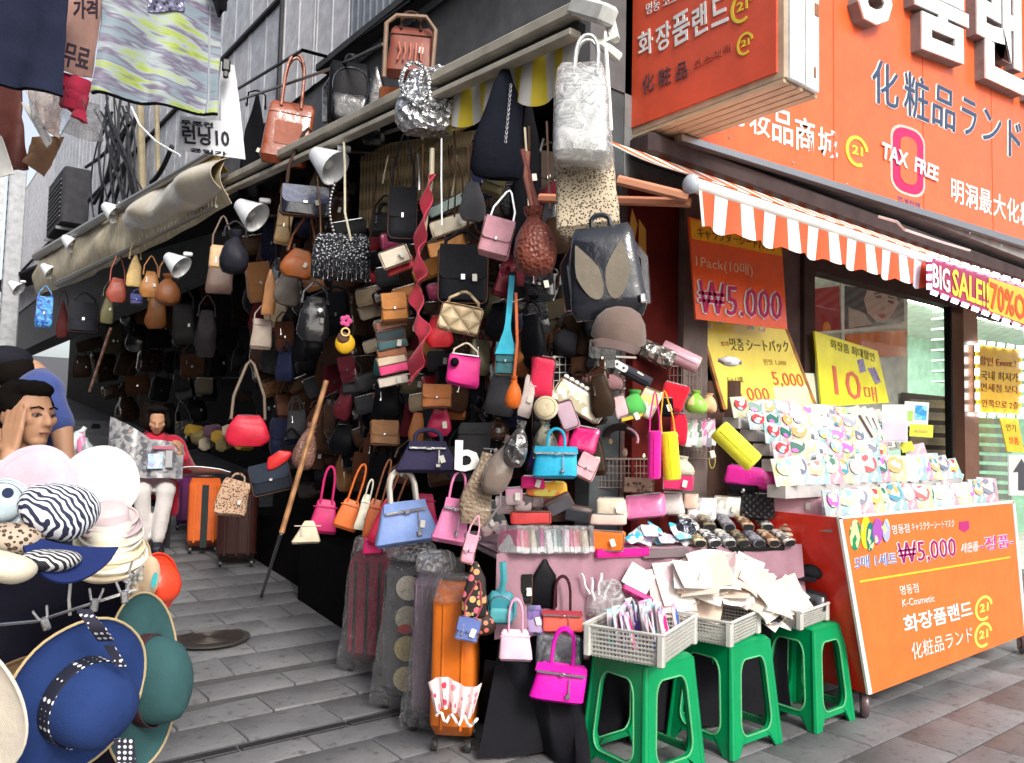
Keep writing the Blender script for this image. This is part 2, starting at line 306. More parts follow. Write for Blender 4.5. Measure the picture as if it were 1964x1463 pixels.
# ================================================================ SETTING
def gz(y): return 0.0 if y < 3.4 else (.09 * (y - 3.8) if y > 4.2 else .09 * (y - 3.4) ** 2 / 1.6)
ASPH = mat('matte:.23,.235,.25', scale=1.2); SLABM = mat('matte:.30,.305,.325', scale=1.0); JOINT = mat('matte:.095,.092,.095')
def slabmat():
    m = bpy.data.materials.new('worn_grey_paving_stone'); m.use_nodes = True; t = m.node_tree; L = t.links.new; b = t.nodes['Principled BSDF']
    g = nd(t, 'ShaderNodeNewGeometry'); oi = nd(t, 'ShaderNodeObjectInfo')
    def N(s, d): n = nd(t, 'ShaderNodeTexNoise'); n.inputs['Scale'].default_value = s; n.inputs['Detail'].default_value = d; n.inputs['Roughness'].default_value = .62; L(g.outputs['Position'], n.inputs[0]); return n.outputs[0]
    r = nd(t, 'ShaderNodeValToRGB'); r.color_ramp.elements[0].color = (.105, .105, .11, 1); r.color_ramp.elements[0].position = .3; r.color_ramp.elements[1].color = (.215, .214, .222, 1); r.color_ramp.elements[1].position = .72; L(N(1.6, 9), r.inputs[0])
    s = nd(t, 'ShaderNodeValToRGB'); s.color_ramp.elements[0].color = (.35, .33, .32, 1); s.color_ramp.elements[0].position = .33; s.color_ramp.elements[1].color = (1, 1, 1, 1); s.color_ramp.elements[1].position = .43; L(N(21, 3), s.inputs[0])
    mr = nd(t, 'ShaderNodeMapRange'); mr.inputs[3].default_value = .9; mr.inputs[4].default_value = 1.07; L(oi.outputs['Random'], mr.inputs[0])
    a = nd(t, 'ShaderNodeMix', data_type='RGBA', blend_type='MULTIPLY'); a.inputs[0].default_value = 1; L(r.outputs[0], a.inputs[6]); L(mr.outputs[0], a.inputs[7])
    c = nd(t, 'ShaderNodeMix', data_type='RGBA', blend_type='MULTIPLY'); c.inputs[0].default_value = .6; L(a.outputs[2], c.inputs[6]); L(s.outputs[0], c.inputs[7]); vg = nd(t, 'ShaderNodeTexVoronoi'); vg.inputs['Scale'].default_value = 5.5; L(g.outputs['Position'], vg.inputs['Vector']); gs = nd(t, 'ShaderNodeValToRGB'); gs.color_ramp.elements[0].color = (.45, .43, .42, 1); gs.color_ramp.elements[0].position = .07; gs.color_ramp.elements[1].color = (1, 1, 1, 1); gs.color_ramp.elements[1].position = .11; L(vg.outputs['Distance'], gs.inputs[0]); c2_ = nd(t, 'ShaderNodeMix', data_type='RGBA', blend_type='MULTIPLY'); c2_.inputs[0].default_value = .8; L(c.outputs[2], c2_.inputs[6]); L(gs.outputs[0], c2_.inputs[7]); L(c2_.outputs[2], b.inputs['Base Color'])
    rr = nd(t, 'ShaderNodeMapRange'); rr.inputs[3].default_value = .45; rr.inputs[4].default_value = .85; L(N(5, 4), rr.inputs[0]); L(rr.outputs[0], b.inputs['Roughness'])
    bp = nd(t, 'ShaderNodeBump'); bp.inputs['Strength'].default_value = .5; bp.inputs['Distance'].default_value = .006; L(N(60, 5), bp.inputs['Height']); L(bp.outputs[0], b.inputs['Normal']); return m
SLAB = slabmat()
ys = [-14, -6, 0, 2, 3.4, 3.6, 3.8, 4.0, 4.2, 5, 7, 10, 15, 22, 40, 90]; V = []; Fc = []
for y in ys:
    for x in (-40, -6, 0, 2.5, 6, 12, 60): V.append((x, y, gz(y) - .0075))
for j in range(len(ys) - 1):
    for i in range(6): Fc.append((j * 7 + i, j * 7 + i + 1, j * 7 + 8 + i, j * 7 + 7 + i))
ground = struct('ground', (V, Fc), JOINT)
def proj(p): d = p - CAM; z = d.dot(FW); return (982 + FPX * d.dot(RT) / z, 731.5 - FPX * d.dot(UP) / z) if z > .2 else (-9e3, -9e3)
cells = []; ch, cw = .27, .44
for j in range(-8, 70):
    y = .62 + j * ch
    for i in range(-16, 34):
        x = i * cw + (.5 * cw if j % 2 else 0); p = Vector((x, y, gz(y))); a, b = proj(p); cells.append((x, y, a, b, (p - CAM).length))
def vis(c):
    a, b = c[2], c[3]
    return (-80 < a < 1000 and 1020 < b < 1560 and c[0] < 2.5) or (1000 <= a < 2060 and 1180 < b < 1580)
near = sorted([c for c in cells if vis(c)], key=lambda c: c[4])[:290]; ns = set((c[0], c[1]) for c in near)
def slabgeo(seed):
    rr = random.Random(seed); g = box(0, 0, 0, cw - .008, ch - .008, .03, .004); return [v + Vector((0, 0, rr.uniform(-.0015, .0015) if v.z > 0 else 0)) for v in g[0]], g[1]
sm = []
for k in range(5): o = mk('paving_slab', slabgeo(k), SLAB, ground); sm.append(o.data); bpy.data.objects.remove(o)
for c in near:
    o = bpy.data.objects.new('paving_slab', random.choice(sm)); COL.objects.link(o); o.parent = ground
    o.location = (c[0], c[1], gz(c[1]) - .0165 + random.uniform(-.0012, .0012)); o.rotation_euler = (random.uniform(-.004, .004) + (.09 if c[1] > 4.2 else 0), random.uniform(-.003, .003), 0)
far = [c for c in cells if (c[0], c[1]) not in ns and c[1] > -1]
struct('paving_field', join(*[xf(box(0, 0, 0, cw - .012, ch - .012, .03), (c[0], c[1], gz(c[1]) - .0165), (.09 if c[1] > 4.2 else 0, 0, 0)) for c in far]), SLAB, ground, kind='stuff')
# long straight drain cover strip crossing the alley
pa = PZ(620, 1400); g = [box(1.0 + k * .5, pa.y, .004, .49, .05, .008, .003) for k in range(-4, 4)]
struct('drain_strip', join(*g), mat('metal:.12,.12,.125', rough=.6), ground)
p = PZ(398, 1256); gzp = gz(p.y)
mh = thing('manhole_cover', 'round cast iron manhole cover set in the grey paving beside the hat stand', 'manhole cover', (p.x, p.y, gzp + .002))
mk('cover', join(lathe([(.2, 0), (.2, .006), (.19, .008), (.0001, .008)], 36), *[tube([(.03 * k * math.cos(2 * math.pi * i / 30), .03 * k * math.sin(2 * math.pi * i / 30), .008) for i in range(30)], .004, 5, closed=True) for k in range(1, 6)]), mat('metal:.13,.11,.10', rough=.65), mh)
mk('frame', lathe([(.205, 0), (.205, .007), (.235, .007), (.235, 0)], 36, cap=False), mat('metal:.16,.15,.14', rough=.7), mh)

# ---------------------------------------------------------------- grey clad building over the bag stalls
bA = thing('clad_building', 'building of weathered grey metal wall panels above the bag stalls', 'building', (2.62, 8, 3))
def corr(y0, y1, z0, z1, x, amp=.006, pitch=.12):
    n = max(2, int((y1 - y0) / pitch)) ; V = []; Fc = []
    for i in range(n + 1):
        y = y0 + (y1 - y0) * i / n
        for dy, dx in ((0, 0), (.012, amp), (.03, amp), (.042, 0)):
            V += [(x - dx, y + dy, z0), (x - dx, y + dy, z1)]
    for i in range(len(V) // 2 - 1): Fc.append((2 * i, 2 * i + 1, 2 * i + 3, 2 * i + 2))
    return V, Fc
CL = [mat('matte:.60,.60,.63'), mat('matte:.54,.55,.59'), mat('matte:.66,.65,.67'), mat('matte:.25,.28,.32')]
def panel(y0, y1, z0, z1, m, x=2.62, pitch=.35): mk('wall_panel', xf(corr(0, y1 - y0 - .05, 0, z1 - z0 - .02, 0, .006, pitch), (x, y0, z0)), m, bA, smooth=False).location = (-2.62, -8, -3)
yy = [3.0, 3.7, 4.5, 5.42, 6.05, 6.75, 7.6, 8.5, 9.6, 11, 12.6, 14.4, 16.6, 19.5, 23, 28]
for i in range(len(yy) - 1):
    dark = i < 3
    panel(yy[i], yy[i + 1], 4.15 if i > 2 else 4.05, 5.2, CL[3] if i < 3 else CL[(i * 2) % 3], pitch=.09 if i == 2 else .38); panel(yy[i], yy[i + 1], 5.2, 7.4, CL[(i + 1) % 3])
mk('wall', box(2.85, 15.4, 5.3, .4, 25.2, 4.4), mat('matte:.12,.12,.125'), bA, smooth=False).location = (-2.62, -8, -3)
mk('seam_strip', join(box(2.6, 17.4, 5.2, .04, 21.4, .03), *[box(2.6, y, 5.7, .03, .04, 3.3) for y in (6.75, 12.6)], box(2.55, 4.4, 4.13, .14, 2.6, .05)), mat('matte:.06,.06,.065'), bA, smooth=False).location = (-2.62, -8, -3)
mk('service_pipe', join(tube([PX(268, 180, 2.5), PX(272, 300, 2.5), PX(275, 420, 2.5)], .05, 8), tube([PX(300, 180, 2.5), PX(306, 420, 2.5)], .03, 8)), mat('matte:.3,.25,.16'), bA).location = (-2.62, -8, -3)
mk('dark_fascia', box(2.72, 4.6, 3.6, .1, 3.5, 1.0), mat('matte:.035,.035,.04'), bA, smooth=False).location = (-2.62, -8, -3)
# bundles of cables on that wall
rc = random.Random(3)
cab = []
for k in range(16):
    x0, y0 = 190 + rc.uniform(0, 60), 180 + rc.uniform(0, 40); x1, y1 = 150 + rc.uniform(0, 140), 400 + rc.uniform(-10, 50); P = []
    for i in range(9):
        t = i / 8; P.append(PX(x0 + (x1 - x0) * t + 12 * math.sin(t * 5 + k) , y0 + (y1 - y0) * t, 2.45 - .1 * math.sin(3 * t)))
    cab.append(tube(P, rc.choice((.009, .013, .02)), 5))
for (a, b) in (((250, 235), (165, 320)), ((260, 225), (215, 400)), ((330, 280), (290, 350)), ((240, 250), (180, 390))): cab.append(tube([PX(a[0] + (b[0] - a[0]) * t / 6, a[1] + (b[1] - a[1]) * t / 6 + 10 * math.sin(t / 6 * 3.1), 2.4) for t in range(7)], .028, 6))
solo('cable_bundle', join(*cab), mat('matte:.04,.04,.045'), 'tangle of dark electric cables running down the grey clad wall', 'cables')
solo('white_cable', tube([PX(252, 205, 2.0), PX(268, 240, 2.0), PX(300, 272, 2.0), PX(345, 298, 2.0)], .012, 6), mat('matte:white'), 'single pale cable looping below the camouflage shorts', 'cable')
# air conditioner on brackets, far left
p = PX(105, 390, 2.2); ac = thing('air_conditioner', 'dark grey air conditioner unit on the wall at far left', 'air conditioner', p)
mk('casing', box(.35, 0, 0, .7, 1.6, 1.0, .03), mat('matte:.05,.05,.055'), ac); mk('grille', join(*[box(-.01, 0, -.35 + .08 * k, .02, 1.3, .02) for k in range(9)]), mat('matte:.14,.14,.15'), ac, smooth=False)
mk('bracket', join(box(.3, -.6, -.55, .7, .05, .05), box(.3, .6, -.55, .7, .05, .05)), mat('matte:.2,.2,.2'), ac, smooth=False)
p = PX(28, 430, 1.9); po = thing('steel_post', 'pale perforated steel post with cables at the far left edge', 'post', (p.x, p.y, gz(p.y)))
mk('upright', box(0, 0, 2.6, .3, .3, 5.4, .02), mat('matte:.42,.43,.45'), po); [mk('slot', box(-.16, -.08, .4 + .2 * k, .01, .06, .08), mat('matte:.08,.08,.08'), po, smooth=False) for k in range(24)]
# lit building closing the alley far away
fb = thing('far_building', 'pale building closing the far end of the alley', 'building', (-4, 34, gz(34)))
mk('wall', box(0, 0, 4, 14, 1, 9), mat('matte:.5,.5,.52'), fb, smooth=False)
for k in range(5):
    for q in range(2): mk('window', box(-5 + 2.4 * k, -.52, 2 + 3 * q, 1.3, .06, 1.5), mat('gloss:.1,.12,.14'), fb, smooth=False)

ob = thing('opposite_building', 'plain grey building lining the other side of the alley outside the picture', 'building', (-3.6, 12, 0))
mk('wall', box(-1.5, 0, 3.3, 3, 30, 6.6), mat('matte:.16,.155,.15'), ob, smooth=False)
for k in range(10):
    for q in range(2): f_ = mk('window', box(.02, -13 + 2.8 * k, 1.8 + 3 * q, .08, 1.4, 1.5), mat('gloss:.03,.035,.04'), ob, smooth=False)
# ---------------------------------------------------------------- bag stall: structure
st = thing('bag_stall', 'open fronted bag stall with cream roof beam and dark interior', 'market stall', (2.4, 4.5, 0))
def sp(name, g, m, smooth=False): o = mk(name, g, m, st, smooth); o.location = (-2.4, -4.5, 0); return o
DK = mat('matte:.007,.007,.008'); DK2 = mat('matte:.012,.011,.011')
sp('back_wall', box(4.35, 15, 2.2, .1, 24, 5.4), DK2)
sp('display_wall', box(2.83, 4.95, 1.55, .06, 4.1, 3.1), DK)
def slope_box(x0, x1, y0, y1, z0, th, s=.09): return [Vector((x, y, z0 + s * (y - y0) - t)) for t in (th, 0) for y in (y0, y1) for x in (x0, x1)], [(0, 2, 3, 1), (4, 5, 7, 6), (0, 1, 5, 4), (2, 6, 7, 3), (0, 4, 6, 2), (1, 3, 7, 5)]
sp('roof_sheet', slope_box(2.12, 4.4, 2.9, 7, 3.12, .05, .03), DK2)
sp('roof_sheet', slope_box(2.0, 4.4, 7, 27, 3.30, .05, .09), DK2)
BEAM = mat('matte:.50,.46,.38'); BEAMD = mat('matte:.04,.045,.045')
b0, b1 = PX(1112, 18, 2.0), PX(430, 350, 2.0)
def bar(a, b, sx, sz, m, name='beam', r=0): 
    d = b - a; g = box(0, d.length / 2, 0, sx, d.length, sz, min(sx, sz) * .15); q = d.to_track_quat('Y', 'Z').to_matrix().to_4x4(); q.translation = a; return sp(name, ([q @ v for v in g[0]], g[1]), m)
bar(b0, b1, .07, .055, BEAM); bar(b0 + Vector((.03, .02, -.05)), b1 + Vector((.03, .02, -.05)), .05, .04, BEAMD, 'beam_groove'); bar(b0 + Vector((0, .02, -.085)), b1 + Vector((0, 0, -.085)), .06, .03, BEAM)
bar(PX(1170, 30, 2.0), PX(1105, 12, 2.0), .08, .07, mat('matte:.7,.7,.66'), 'end_cap')
sp('bracket', join(tube([PX(1120, 0, 2.05), PX(1165, 20, 2.05), PX(1178, 75, 2.05), PX(1150, 80, 2.0), PX(1185, 110, 2.1)], .022, 8), tube([PX(1160, 60, 2.02), PX(1166, 150, 2.02), PX(1172, 250, 2.02)], .008, 6)), mat('gloss:.75,.75,.7'), True)
sp('corner_post', box(2.8, 2.86, 2.3, .2, .1, 4.6), mat('matte:.07,.08,.085'))
# yellow and white striped valance under the beam
vm = mat('stripes:.85,.66,.05/.72,.70,.66', scale=.4)
def val(s, t):
    a = PX(1108, 38, 2.06); b = PX(800, 195, 2.06); p = a.lerp(b, s); h = .25 + .035 * abs(math.sin(s * 3.14 * 7)); p = p + Vector((-.03 * t * math.sin(s * 30), 0, -t * h * (1.05 - .3 * s))); return p
o = sp('striped_valance', sheet(60, 4, val, .003), vm, True)
mmn = vm.node_tree.nodes
for n in list(mmn):
    if n.type == 'TEX_WAVE': n.bands_direction = 'Y'
# hanging rails
sp('hanging_rail', tube([PX(430, 186, 2.05), PX(580, 96, 2.05), PX(625, 108, 2.3)], .012, 6), mat('metal:.05,.05,.05'), True)
sp('hanging_rail', tube([PX(450, 195, 2.05), PX(640, 130, 2.05), PX(735, 85, 2.05)], .01, 6), mat('metal:.3,.28,.24'), True)
sp('hanging_rail', tube([PX(640, 108, 2.5), PX(790, 0, 2.5)], .016, 6), mat('metal:.03,.03,.03'), True)
sp('hanging_rail', tube([PX(852, 264, 2.1), PX(920, 227, 2.1), PX(1000, 185, 2.1)], .013, 6), mat('metal:.6,.55,.45'), True)
sp('hanging_rail', tube([PX(600, 287, 2.1), PX(783, 297, 2.5), PX(852, 264, 2.1)], .008, 6), mat('metal:.4,.38,.33'), True)
sp('hanging_rail', tube([PX(740, 255, 2.1), PX(800, 235, 2.1)], .01, 6), mat('metal:.5,.5,.45'), True)
# slatted bamboo blind
SLATM = mat('wood:.55,.42,.22')
blind = thing('bamboo_blind', 'tan woven reed blind hanging behind the bags under the beam', 'blind', PX(800, 340, 2.36))
for k in range(34):
    a, b = PX(690 + k * 6.6, 285 - k * 1.0, 2.36), PX(690 + k * 6.6, 440 - k * 1.2, 2.36); a.y = b.y
    o = mk('slat', box(0, 0, 0, .008, .026, abs(a.z - b.z)), SLATM, blind, False); o.location = (a + b) / 2 - blind.location
for k in range(3):
    a, b = PX(690, 310 + 45 * k, 2.345), PX(915, 280 + 45 * k, 2.345); mk('cord', tube([a - blind.location, b - blind.location], .004, 5), mat('matte:.3,.25,.15'), blind)
# near-black boxes added to stand in for the deep shade under the bags
sp('shade_block', box(2.62, 4.35, .28, .5, 2.1, .56), mat('fabric:.004,.004,.005'))
sp('shade_block', box(2.75, 6.3, .38, .5, 1.5, .5), mat('fabric:.005,.004,.004'))

# cream tarpaulin awning along the left half
TARP = mat('matte:.66,.57,.40', scale=1); TARP2 = mat('gloss:.70,.63,.50'); 
taw = thing('tarpaulin_awning', 'cream tarpaulin canopy hanging in folds along the left stalls', 'awning', PX(300, 380, 1.95))
def tp(name, g, m, smooth=True): o = mk(name, g, m, taw, smooth); o.location = -taw.location; return o
def strip(top, bot, amp, seed):
    def fn(s, t):
        i = s * (len(top) - 1); k = min(int(i), len(top) - 2); q = i - k
        a = PX(top[k][0] * (1 - q) + top[k + 1][0] * q, top[k][1] * (1 - q) + top[k + 1][1] * q, 1.95); b = PX(bot[k][0] * (1 - q) + bot[k + 1][0] * q, bot[k][1] * (1 - q) + bot[k + 1][1] * q, 1.97)
        p = a.lerp(b, t); return p + Vector((amp * noise.noise(Vector((p.y * 1.3 + seed, p.z * 4, seed))) - amp * 1.5 * math.sin(3.1 * t), 0, 0))
    return sheet(70, 12, fn, .004)
tp('canopy_sheet', strip([(443, 278), (330, 344), (225, 408), (140, 460), (72, 500)], [(443, 390), (335, 455), (232, 500), (140, 545), (72, 565)], .05, 1), TARP)
tp('rolled_flap', strip([(445, 300), (400, 322), (330, 352), (268, 392)], [(440, 375), (400, 402), (330, 440), (266, 452)], .12, 5), TARP2)
tp('yellow_edge', strip([(440, 288), (350, 330), (300, 358)], [(440, 330), (360, 352), (300, 372)], .04, 8), mat('matte:.42,.27,.07'))
tp('front_pole', tube([PX(443, 272, 1.9), PX(70, 492, 1.9)], [.028, .075], 8), mat('metal:.45,.43,.40', rough=.5))
tp('lower_rail', tube([PX(415, 455 - 60, 1.9), PX(300, 452, 1.9), PX(110, 545, 1.9)], [.014, .02, .05], 6), mat('metal:.4,.38,.33', rough=.5))
tp('fringe', join(*[box(0, 0, 0, .01, .03, .07 + .02 * (k % 3)) if 0 else xf(slab([(-.02, 0), (.02, 0), (0, -.09 - .03 * (k % 3))], .006), PX(268 + k * 7, 457 - k * 4.1, 1.92), (0, 0, R(-90))) for k in range(22)]), TARP, False)['kind'] = 'stuff'
# clip lamps with white cone shades
def clip_lamp(px, py, s, x, lab, roll=0):
    p = PX(px, py, x); d = depth(p); k = s * d / FPX; t = thing('clip_lamp', lab, 'lamp', p, (0, 0, face(p)), 'white clip lamps along the stall fronts')
    a = R(-62 + roll); mk('lamp_shade', xf(lathe([(.12 * k, -.55 * k), (.2 * k, -.5 * k), (.5 * k, .3 * k), (.47 * k, .3 * k), (.17 * k, -.48 * k)], 20, cap=False), (0, 0, 0), (R(25), R(130) + R(roll), 0)), mat('gloss:.82,.84,.86'), t)
    mk('clip', box(.42 * k, 0, .42 * k, .35 * k, .2 * k, .16 * k, .03 * k), mat('gloss:.75,.76,.76'), t); mk('bulb', ball(.17 * k, (0, -.02, -.02 * k), 10), mat('gloss:.8,.8,.75'), t)
    return t
clip_lamp(215, 405, 40, 1.85, 'white clip lamp fourth from the left along the tarpaulin pole'); clip_lamp(135, 465, 34, 1.85, 'white clip lamp third from the left below the tarpaulin pole')
clip_lamp(93, 518, 30, 1.85, 'white clip lamp second from the left on the tarpaulin rail'); clip_lamp(30, 550, 28, 1.85, 'white clip lamp at the far left end of the row')
clip_lamp(338, 505, 48, 1.8, 'white cone lamp hanging over the dark shop opening'); clip_lamp(480, 408, 62, 1.95, 'white lamp just above the round black drop bag'); clip_lamp(628, 312, 72, 1.95, 'large white lamp right of the glossy tan tote')
# ================================================================ COSMETICS SHOP
ORG = mat('gloss:.80,.13,.035', rough=.35); ORG2 = mat('gloss:.80,.16,.03', rough=.42)
sh = thing('cosmetics_shop', 'corner cosmetics shop front with large windows under an orange sign', 'shop', (5.5, 2.8, 0))
def fp(name, g, m, smooth=False): o = mk(name, g, m, sh, smooth); o.location = (-5.5, -2.8, 0); return o
PIL = mat('matte:.16,.12,.11'); FR = mat('matte:.07,.045,.04'); GRN = mat('matte:.36,.56,.42'); 
YF = 2.8
def wallY(x0, x1, z0, z1, y0=YF, d=.12): return box((x0 + x1) / 2, y0 + d / 2, (z0 + z1) / 2, x1 - x0, d, z1 - z0)
fp('wall', wallY(2.9, 12, 2.62, 7.2), mat('matte:.2,.2,.2')); fp('side_wall', box(2.95, 4.2, 1.5, .1, 2.6, 3), mat('matte:.1,.1,.1'))
fp('wall', wallY(2.9, 4.5, 0, 2.62), mat('matte:.11,.07,.065')); fp('conduit', tube([(3.52, 2.77, 2.6), (3.52, 2.77, 1.4), (3.56, 2.77, .1)], .018, 6), mat('matte:.2,.19,.18'), True)
fp('pillar', box(3.38, 2.76, 1.32, .2, .08, 2.64), PIL)
fp('red_panel', box(3.1, 2.775, 1.5, .34, .05, 2.3), mat('matte:.10,.012,.01'))
fp('gold_motif', join(*[Plane((0, 2.745, 0), (1, 0, 0), (0, 0, 1)).poly(q, .003) for q in ([(1225, 420), (1238, 440), (1240, 560), (1228, 600), (1224, 520)], [(1212, 400), (1222, 430), (1215, 470), (1206, 440)])]), mat('gloss:.55,.28,.05'))
fp('sill', wallY(4.5, 12, 0, .18, YF - .02, .18), mat('matte:.12,.11,.11'))
fp('window_frame', wallY(4.5, 4.62, .18, 2.62, YF - .03, .1), FR); fp('window_frame', wallY(4.62, 12, 2.42, 2.62, YF - .03, .1), FR)
fp('door_frame', wallY(6.72, 6.98, .18, 2.42, YF - .06, .14), mat('gloss:.16,.08,.055')); fp('door_frame', wallY(6.58, 6.61, .18, 2.42, YF - .02, .05), mat('matte:.01,.01,.01')); fp('door_frame', wallY(9.6, 9.8, .18, 2.42, YF - .06, .14), mat('gloss:.16,.08,.055'))
def glass():
    m = bpy.data.materials.new('shop_window_glass'); m.use_nodes = True; t = m.node_tree; t.nodes.remove(t.nodes['Principled BSDF']); tr = nd(t, 'ShaderNodeBsdfTransparent'); gl = nd(t, 'ShaderNodeBsdfGlossy'); gl.inputs['Roughness'].default_value = .02; lw = nd(t, 'ShaderNodeLayerWeight'); f0 = nd(t, 'ShaderNodeMath', operation='POWER'); t.links.new(lw.outputs['Facing'], f0.inputs[0]); f0.inputs[1].default_value = 4; f = nd(t, 'ShaderNodeMath', operation='MULTIPLY_ADD'); t.links.new(f0.outputs[0], f.inputs[0]); f.inputs[1].default_value = .35; f.inputs[2].default_value = .02; x = nd(t, 'ShaderNodeMixShader')
    t.links.new(f.outputs[0], x.inputs[0]); t.links.new(tr.outputs[0], x.inputs[1]); t.links.new(gl.outputs[0], x.inputs[2]); t.links.new(x.outputs[0], t.nodes['Material Output'].inputs[0]); return m
GL = glass()
fp('pane', wallY(4.62, 6.58, .18, 2.42, YF + .01, .006), GL); fp('pane', wallY(6.61, 6.72, .18, 2.42, YF + .01, .006), GL); fp('pane', wallY(6.98, 9.6, .18, 2.42, YF + .01, .006), GL)
# the room behind the glass
fp('room_wall', box(7.5, 4.75, 1.4, 9, .1, 2.9), GRN); fp('room_ceiling', box(7.5, 3.8, 2.68, 9, 1.9, .06), mat('matte:.7,.72,.68')); fp('room_floor', box(7.5, 3.85, .15, 9, 1.8, .05), mat('matte:.4,.38,.35')); fp('room_wall', box(12, 3.8, 1.4, .1, 2, 2.9), GRN)
for k in range(6): fp('ceiling_lamp', box(5.2 + k * 1.1, 3.3, 2.63, .8, .25, .03), mat('flat:.9,1,.92', emit=34))
BP = Plane((0, 3.12, 0), (1, 0, 0), (0, 0, 1))
fp('poster_board', BP.poly([(1500, 500), (1742, 545), (1742, 800), (1500, 800)], .02, -.025), mat('matte:.62,.66,.56'))
fp('poster', BP.poly([(1548, 556), (1608, 548), (1612, 632), (1550, 640)], .004), mat('floral:.35,.01,.015/.6,.03,.02/.75,.25,.03/.3,.0,.02', scale=.3))
po = fp('poster', BP.poly([(1620, 548), (1733, 562), (1733, 616), (1620, 632)], .004), mat('gloss:.05,.06,.07'))
SK = mat('flat:.50,.33,.27'); fp('poster_face', BP.poly([(1662, 556), (1712, 560), (1722, 580), (1712, 602), (1695, 619), (1680, 618), (1662, 600), (1655, 575)], .002, .006), SK)
fp('poster_shoulder', BP.poly([(1626, 590), (1655, 600), (1672, 622), (1626, 630)], .002, .005), mat('flat:.42,.34,.27'))
fp('poster_features', join(BP.poly([(1676, 569), (1686, 566), (1690, 571), (1680, 573)], .002, .009), BP.poly([(1700, 575), (1712, 578), (1710, 583), (1701, 580)], .002, .009), BP.poly([(1674, 562), (1690, 560), (1690, 562), (1675, 565)], .002, .009), BP.poly([(1701, 568), (1714, 572), (1713, 574), (1701, 571)], .002, .009)), mat('flat:.06,.03,.03'))
fp('poster_lips', BP.poly([(1680, 604), (1690, 601), (1698, 606), (1690, 611)], .002, .009), mat('flat:.35,.08,.07')); fp('poster_nose', BP.poly([(1690, 584), (1695, 594), (1686, 595)], .002, .009), mat('flat:.38,.23,.18'))
fp('poster', BP.poly([(1620, 642), (1737, 632), (1737, 682), (1624, 688)], .006), mat('gloss:.7,.16,.01'))
fp('frame_strip', join(BP.poly([(1611, 540), (1617, 540), (1618, 690), (1612, 690)], .01), BP.poly([(1545, 638), (1738, 621), (1738, 627), (1545, 644)], .01, .002)), mat('gloss:.75,.74,.65'))
SP = Plane((0, 3.5, 0), (1, 0, 0), (0, 0, 1))
shf = thing('wall_shelves', 'white wire shelves with small boxes against the green shop wall', 'shelves', SP.hit(1810, 650))
for k in range(8): mk('shelf', SP.poly([(1786, 590 + k * 20), (1828, 594 + k * 20), (1828, 597 + k * 20), (1786, 593 + k * 20)], .22), mat('matte:.42,.5,.44'), shf, False).location = -shf.location
mk('boxes', join(*[SP.poly([(x, 610 + q * 20), (x + 6, 610 + q * 20), (x + 6, 632 + q * 20), (x, 632 + q * 20)], .05, .1) for q, x in ((1, 1800), (2, 1812), (3, 1806), (3, 1818), (0, 1794))]), mat('gloss:.6,.1,.06'), shf, False).location = -shf.location
DP = Plane((0, 3.0, 0), (1, 0, 0), (0, 0, 1))
dr = thing('drawer_unit', 'dark wooden drawer unit standing beside the shop door frame', 'drawers', DP.hit(1790, 830))
mk('cabinet', DP.poly([(1752, 752), (1834, 760), (1834, 905), (1752, 905)], .02, -.1), mat('matte:.05,.03,.02'), dr, False).location = -dr.location
for k in range(6): mk('drawer', DP.poly([(1756, 765 + k * 24), (1828, 768 + k * 24), (1828, 783 + k * 24), (1756, 780 + k * 24)], .02, -.06), mat('wood:.24,.19,.12'), dr, False).location = -dr.location
g2 = thing('display_rack', 'grey slatted display rack behind the glass door at right', 'rack', DP.hit(1915, 880))
for k in range(9): mk('slat', DP.poly([(1868, 800 + k * 18), (1945, 804 + k * 18), (1945, 815 + k * 18), (1868, 812 + k * 18)], .03, -.05), mat('matte:.15,.17,.14'), g2, False).location = -g2.location
# LED bordered yellow price sheet in the door
DG = Plane((0, 2.72, 0), (1, 0, 0), (0, 0, 1))
def sign(name, label, pl, quad, m, th=.01, cat='sign', off=0, edge=None):
    t = thing(name, label, cat, pl.hit(*quad[0])); o = mk('board', pl.poly(quad, th, off), m, t, False); o.location = -t.location; t['_off'] = th + off
    return t
def put(t, name, g, m): o = mk(name, g, m, t, False); o.location = -t.location; return o
def write(t, pl, txt, bl, br, tl, m, bold=0, th=.002, off=None): return put(t, 'lettering', pl.text(txt, bl, br, tl, th, t['_off'] + .002 if off is None else off, bold), mat(m) if isinstance(m, str) else m)
s = sign('price_sheet', 'yellow notice with glowing LED border inside the glass door', DG, [(1870, 660), (1958, 672), (1957, 795), (1872, 790)], mat('gloss:.75,.45,.02'))
for i, (txt, x0, x1, y, h, m) in enumerate((('할인 Event !', 1876, 1945, 700, 17, 'flat:.25,.02,.02'), ('국내 최저가', 1878, 1950, 728, 18, 'flat:.12,.06,.02'), ('면세점 보다', 1878, 1950, 750, 16, 'flat:.2,.05,.02'), ('안쪽으로 2층', 1880, 1950, 780, 15, 'flat:.2,.04,.02'))): write(s, DG, txt, (x0, y), (x1, y + 5), (x0, y - h), m)
LED = mat('flat:1,1,1', emit=6)
LEDV = mat('flat:.75,.7,1', emit=4)
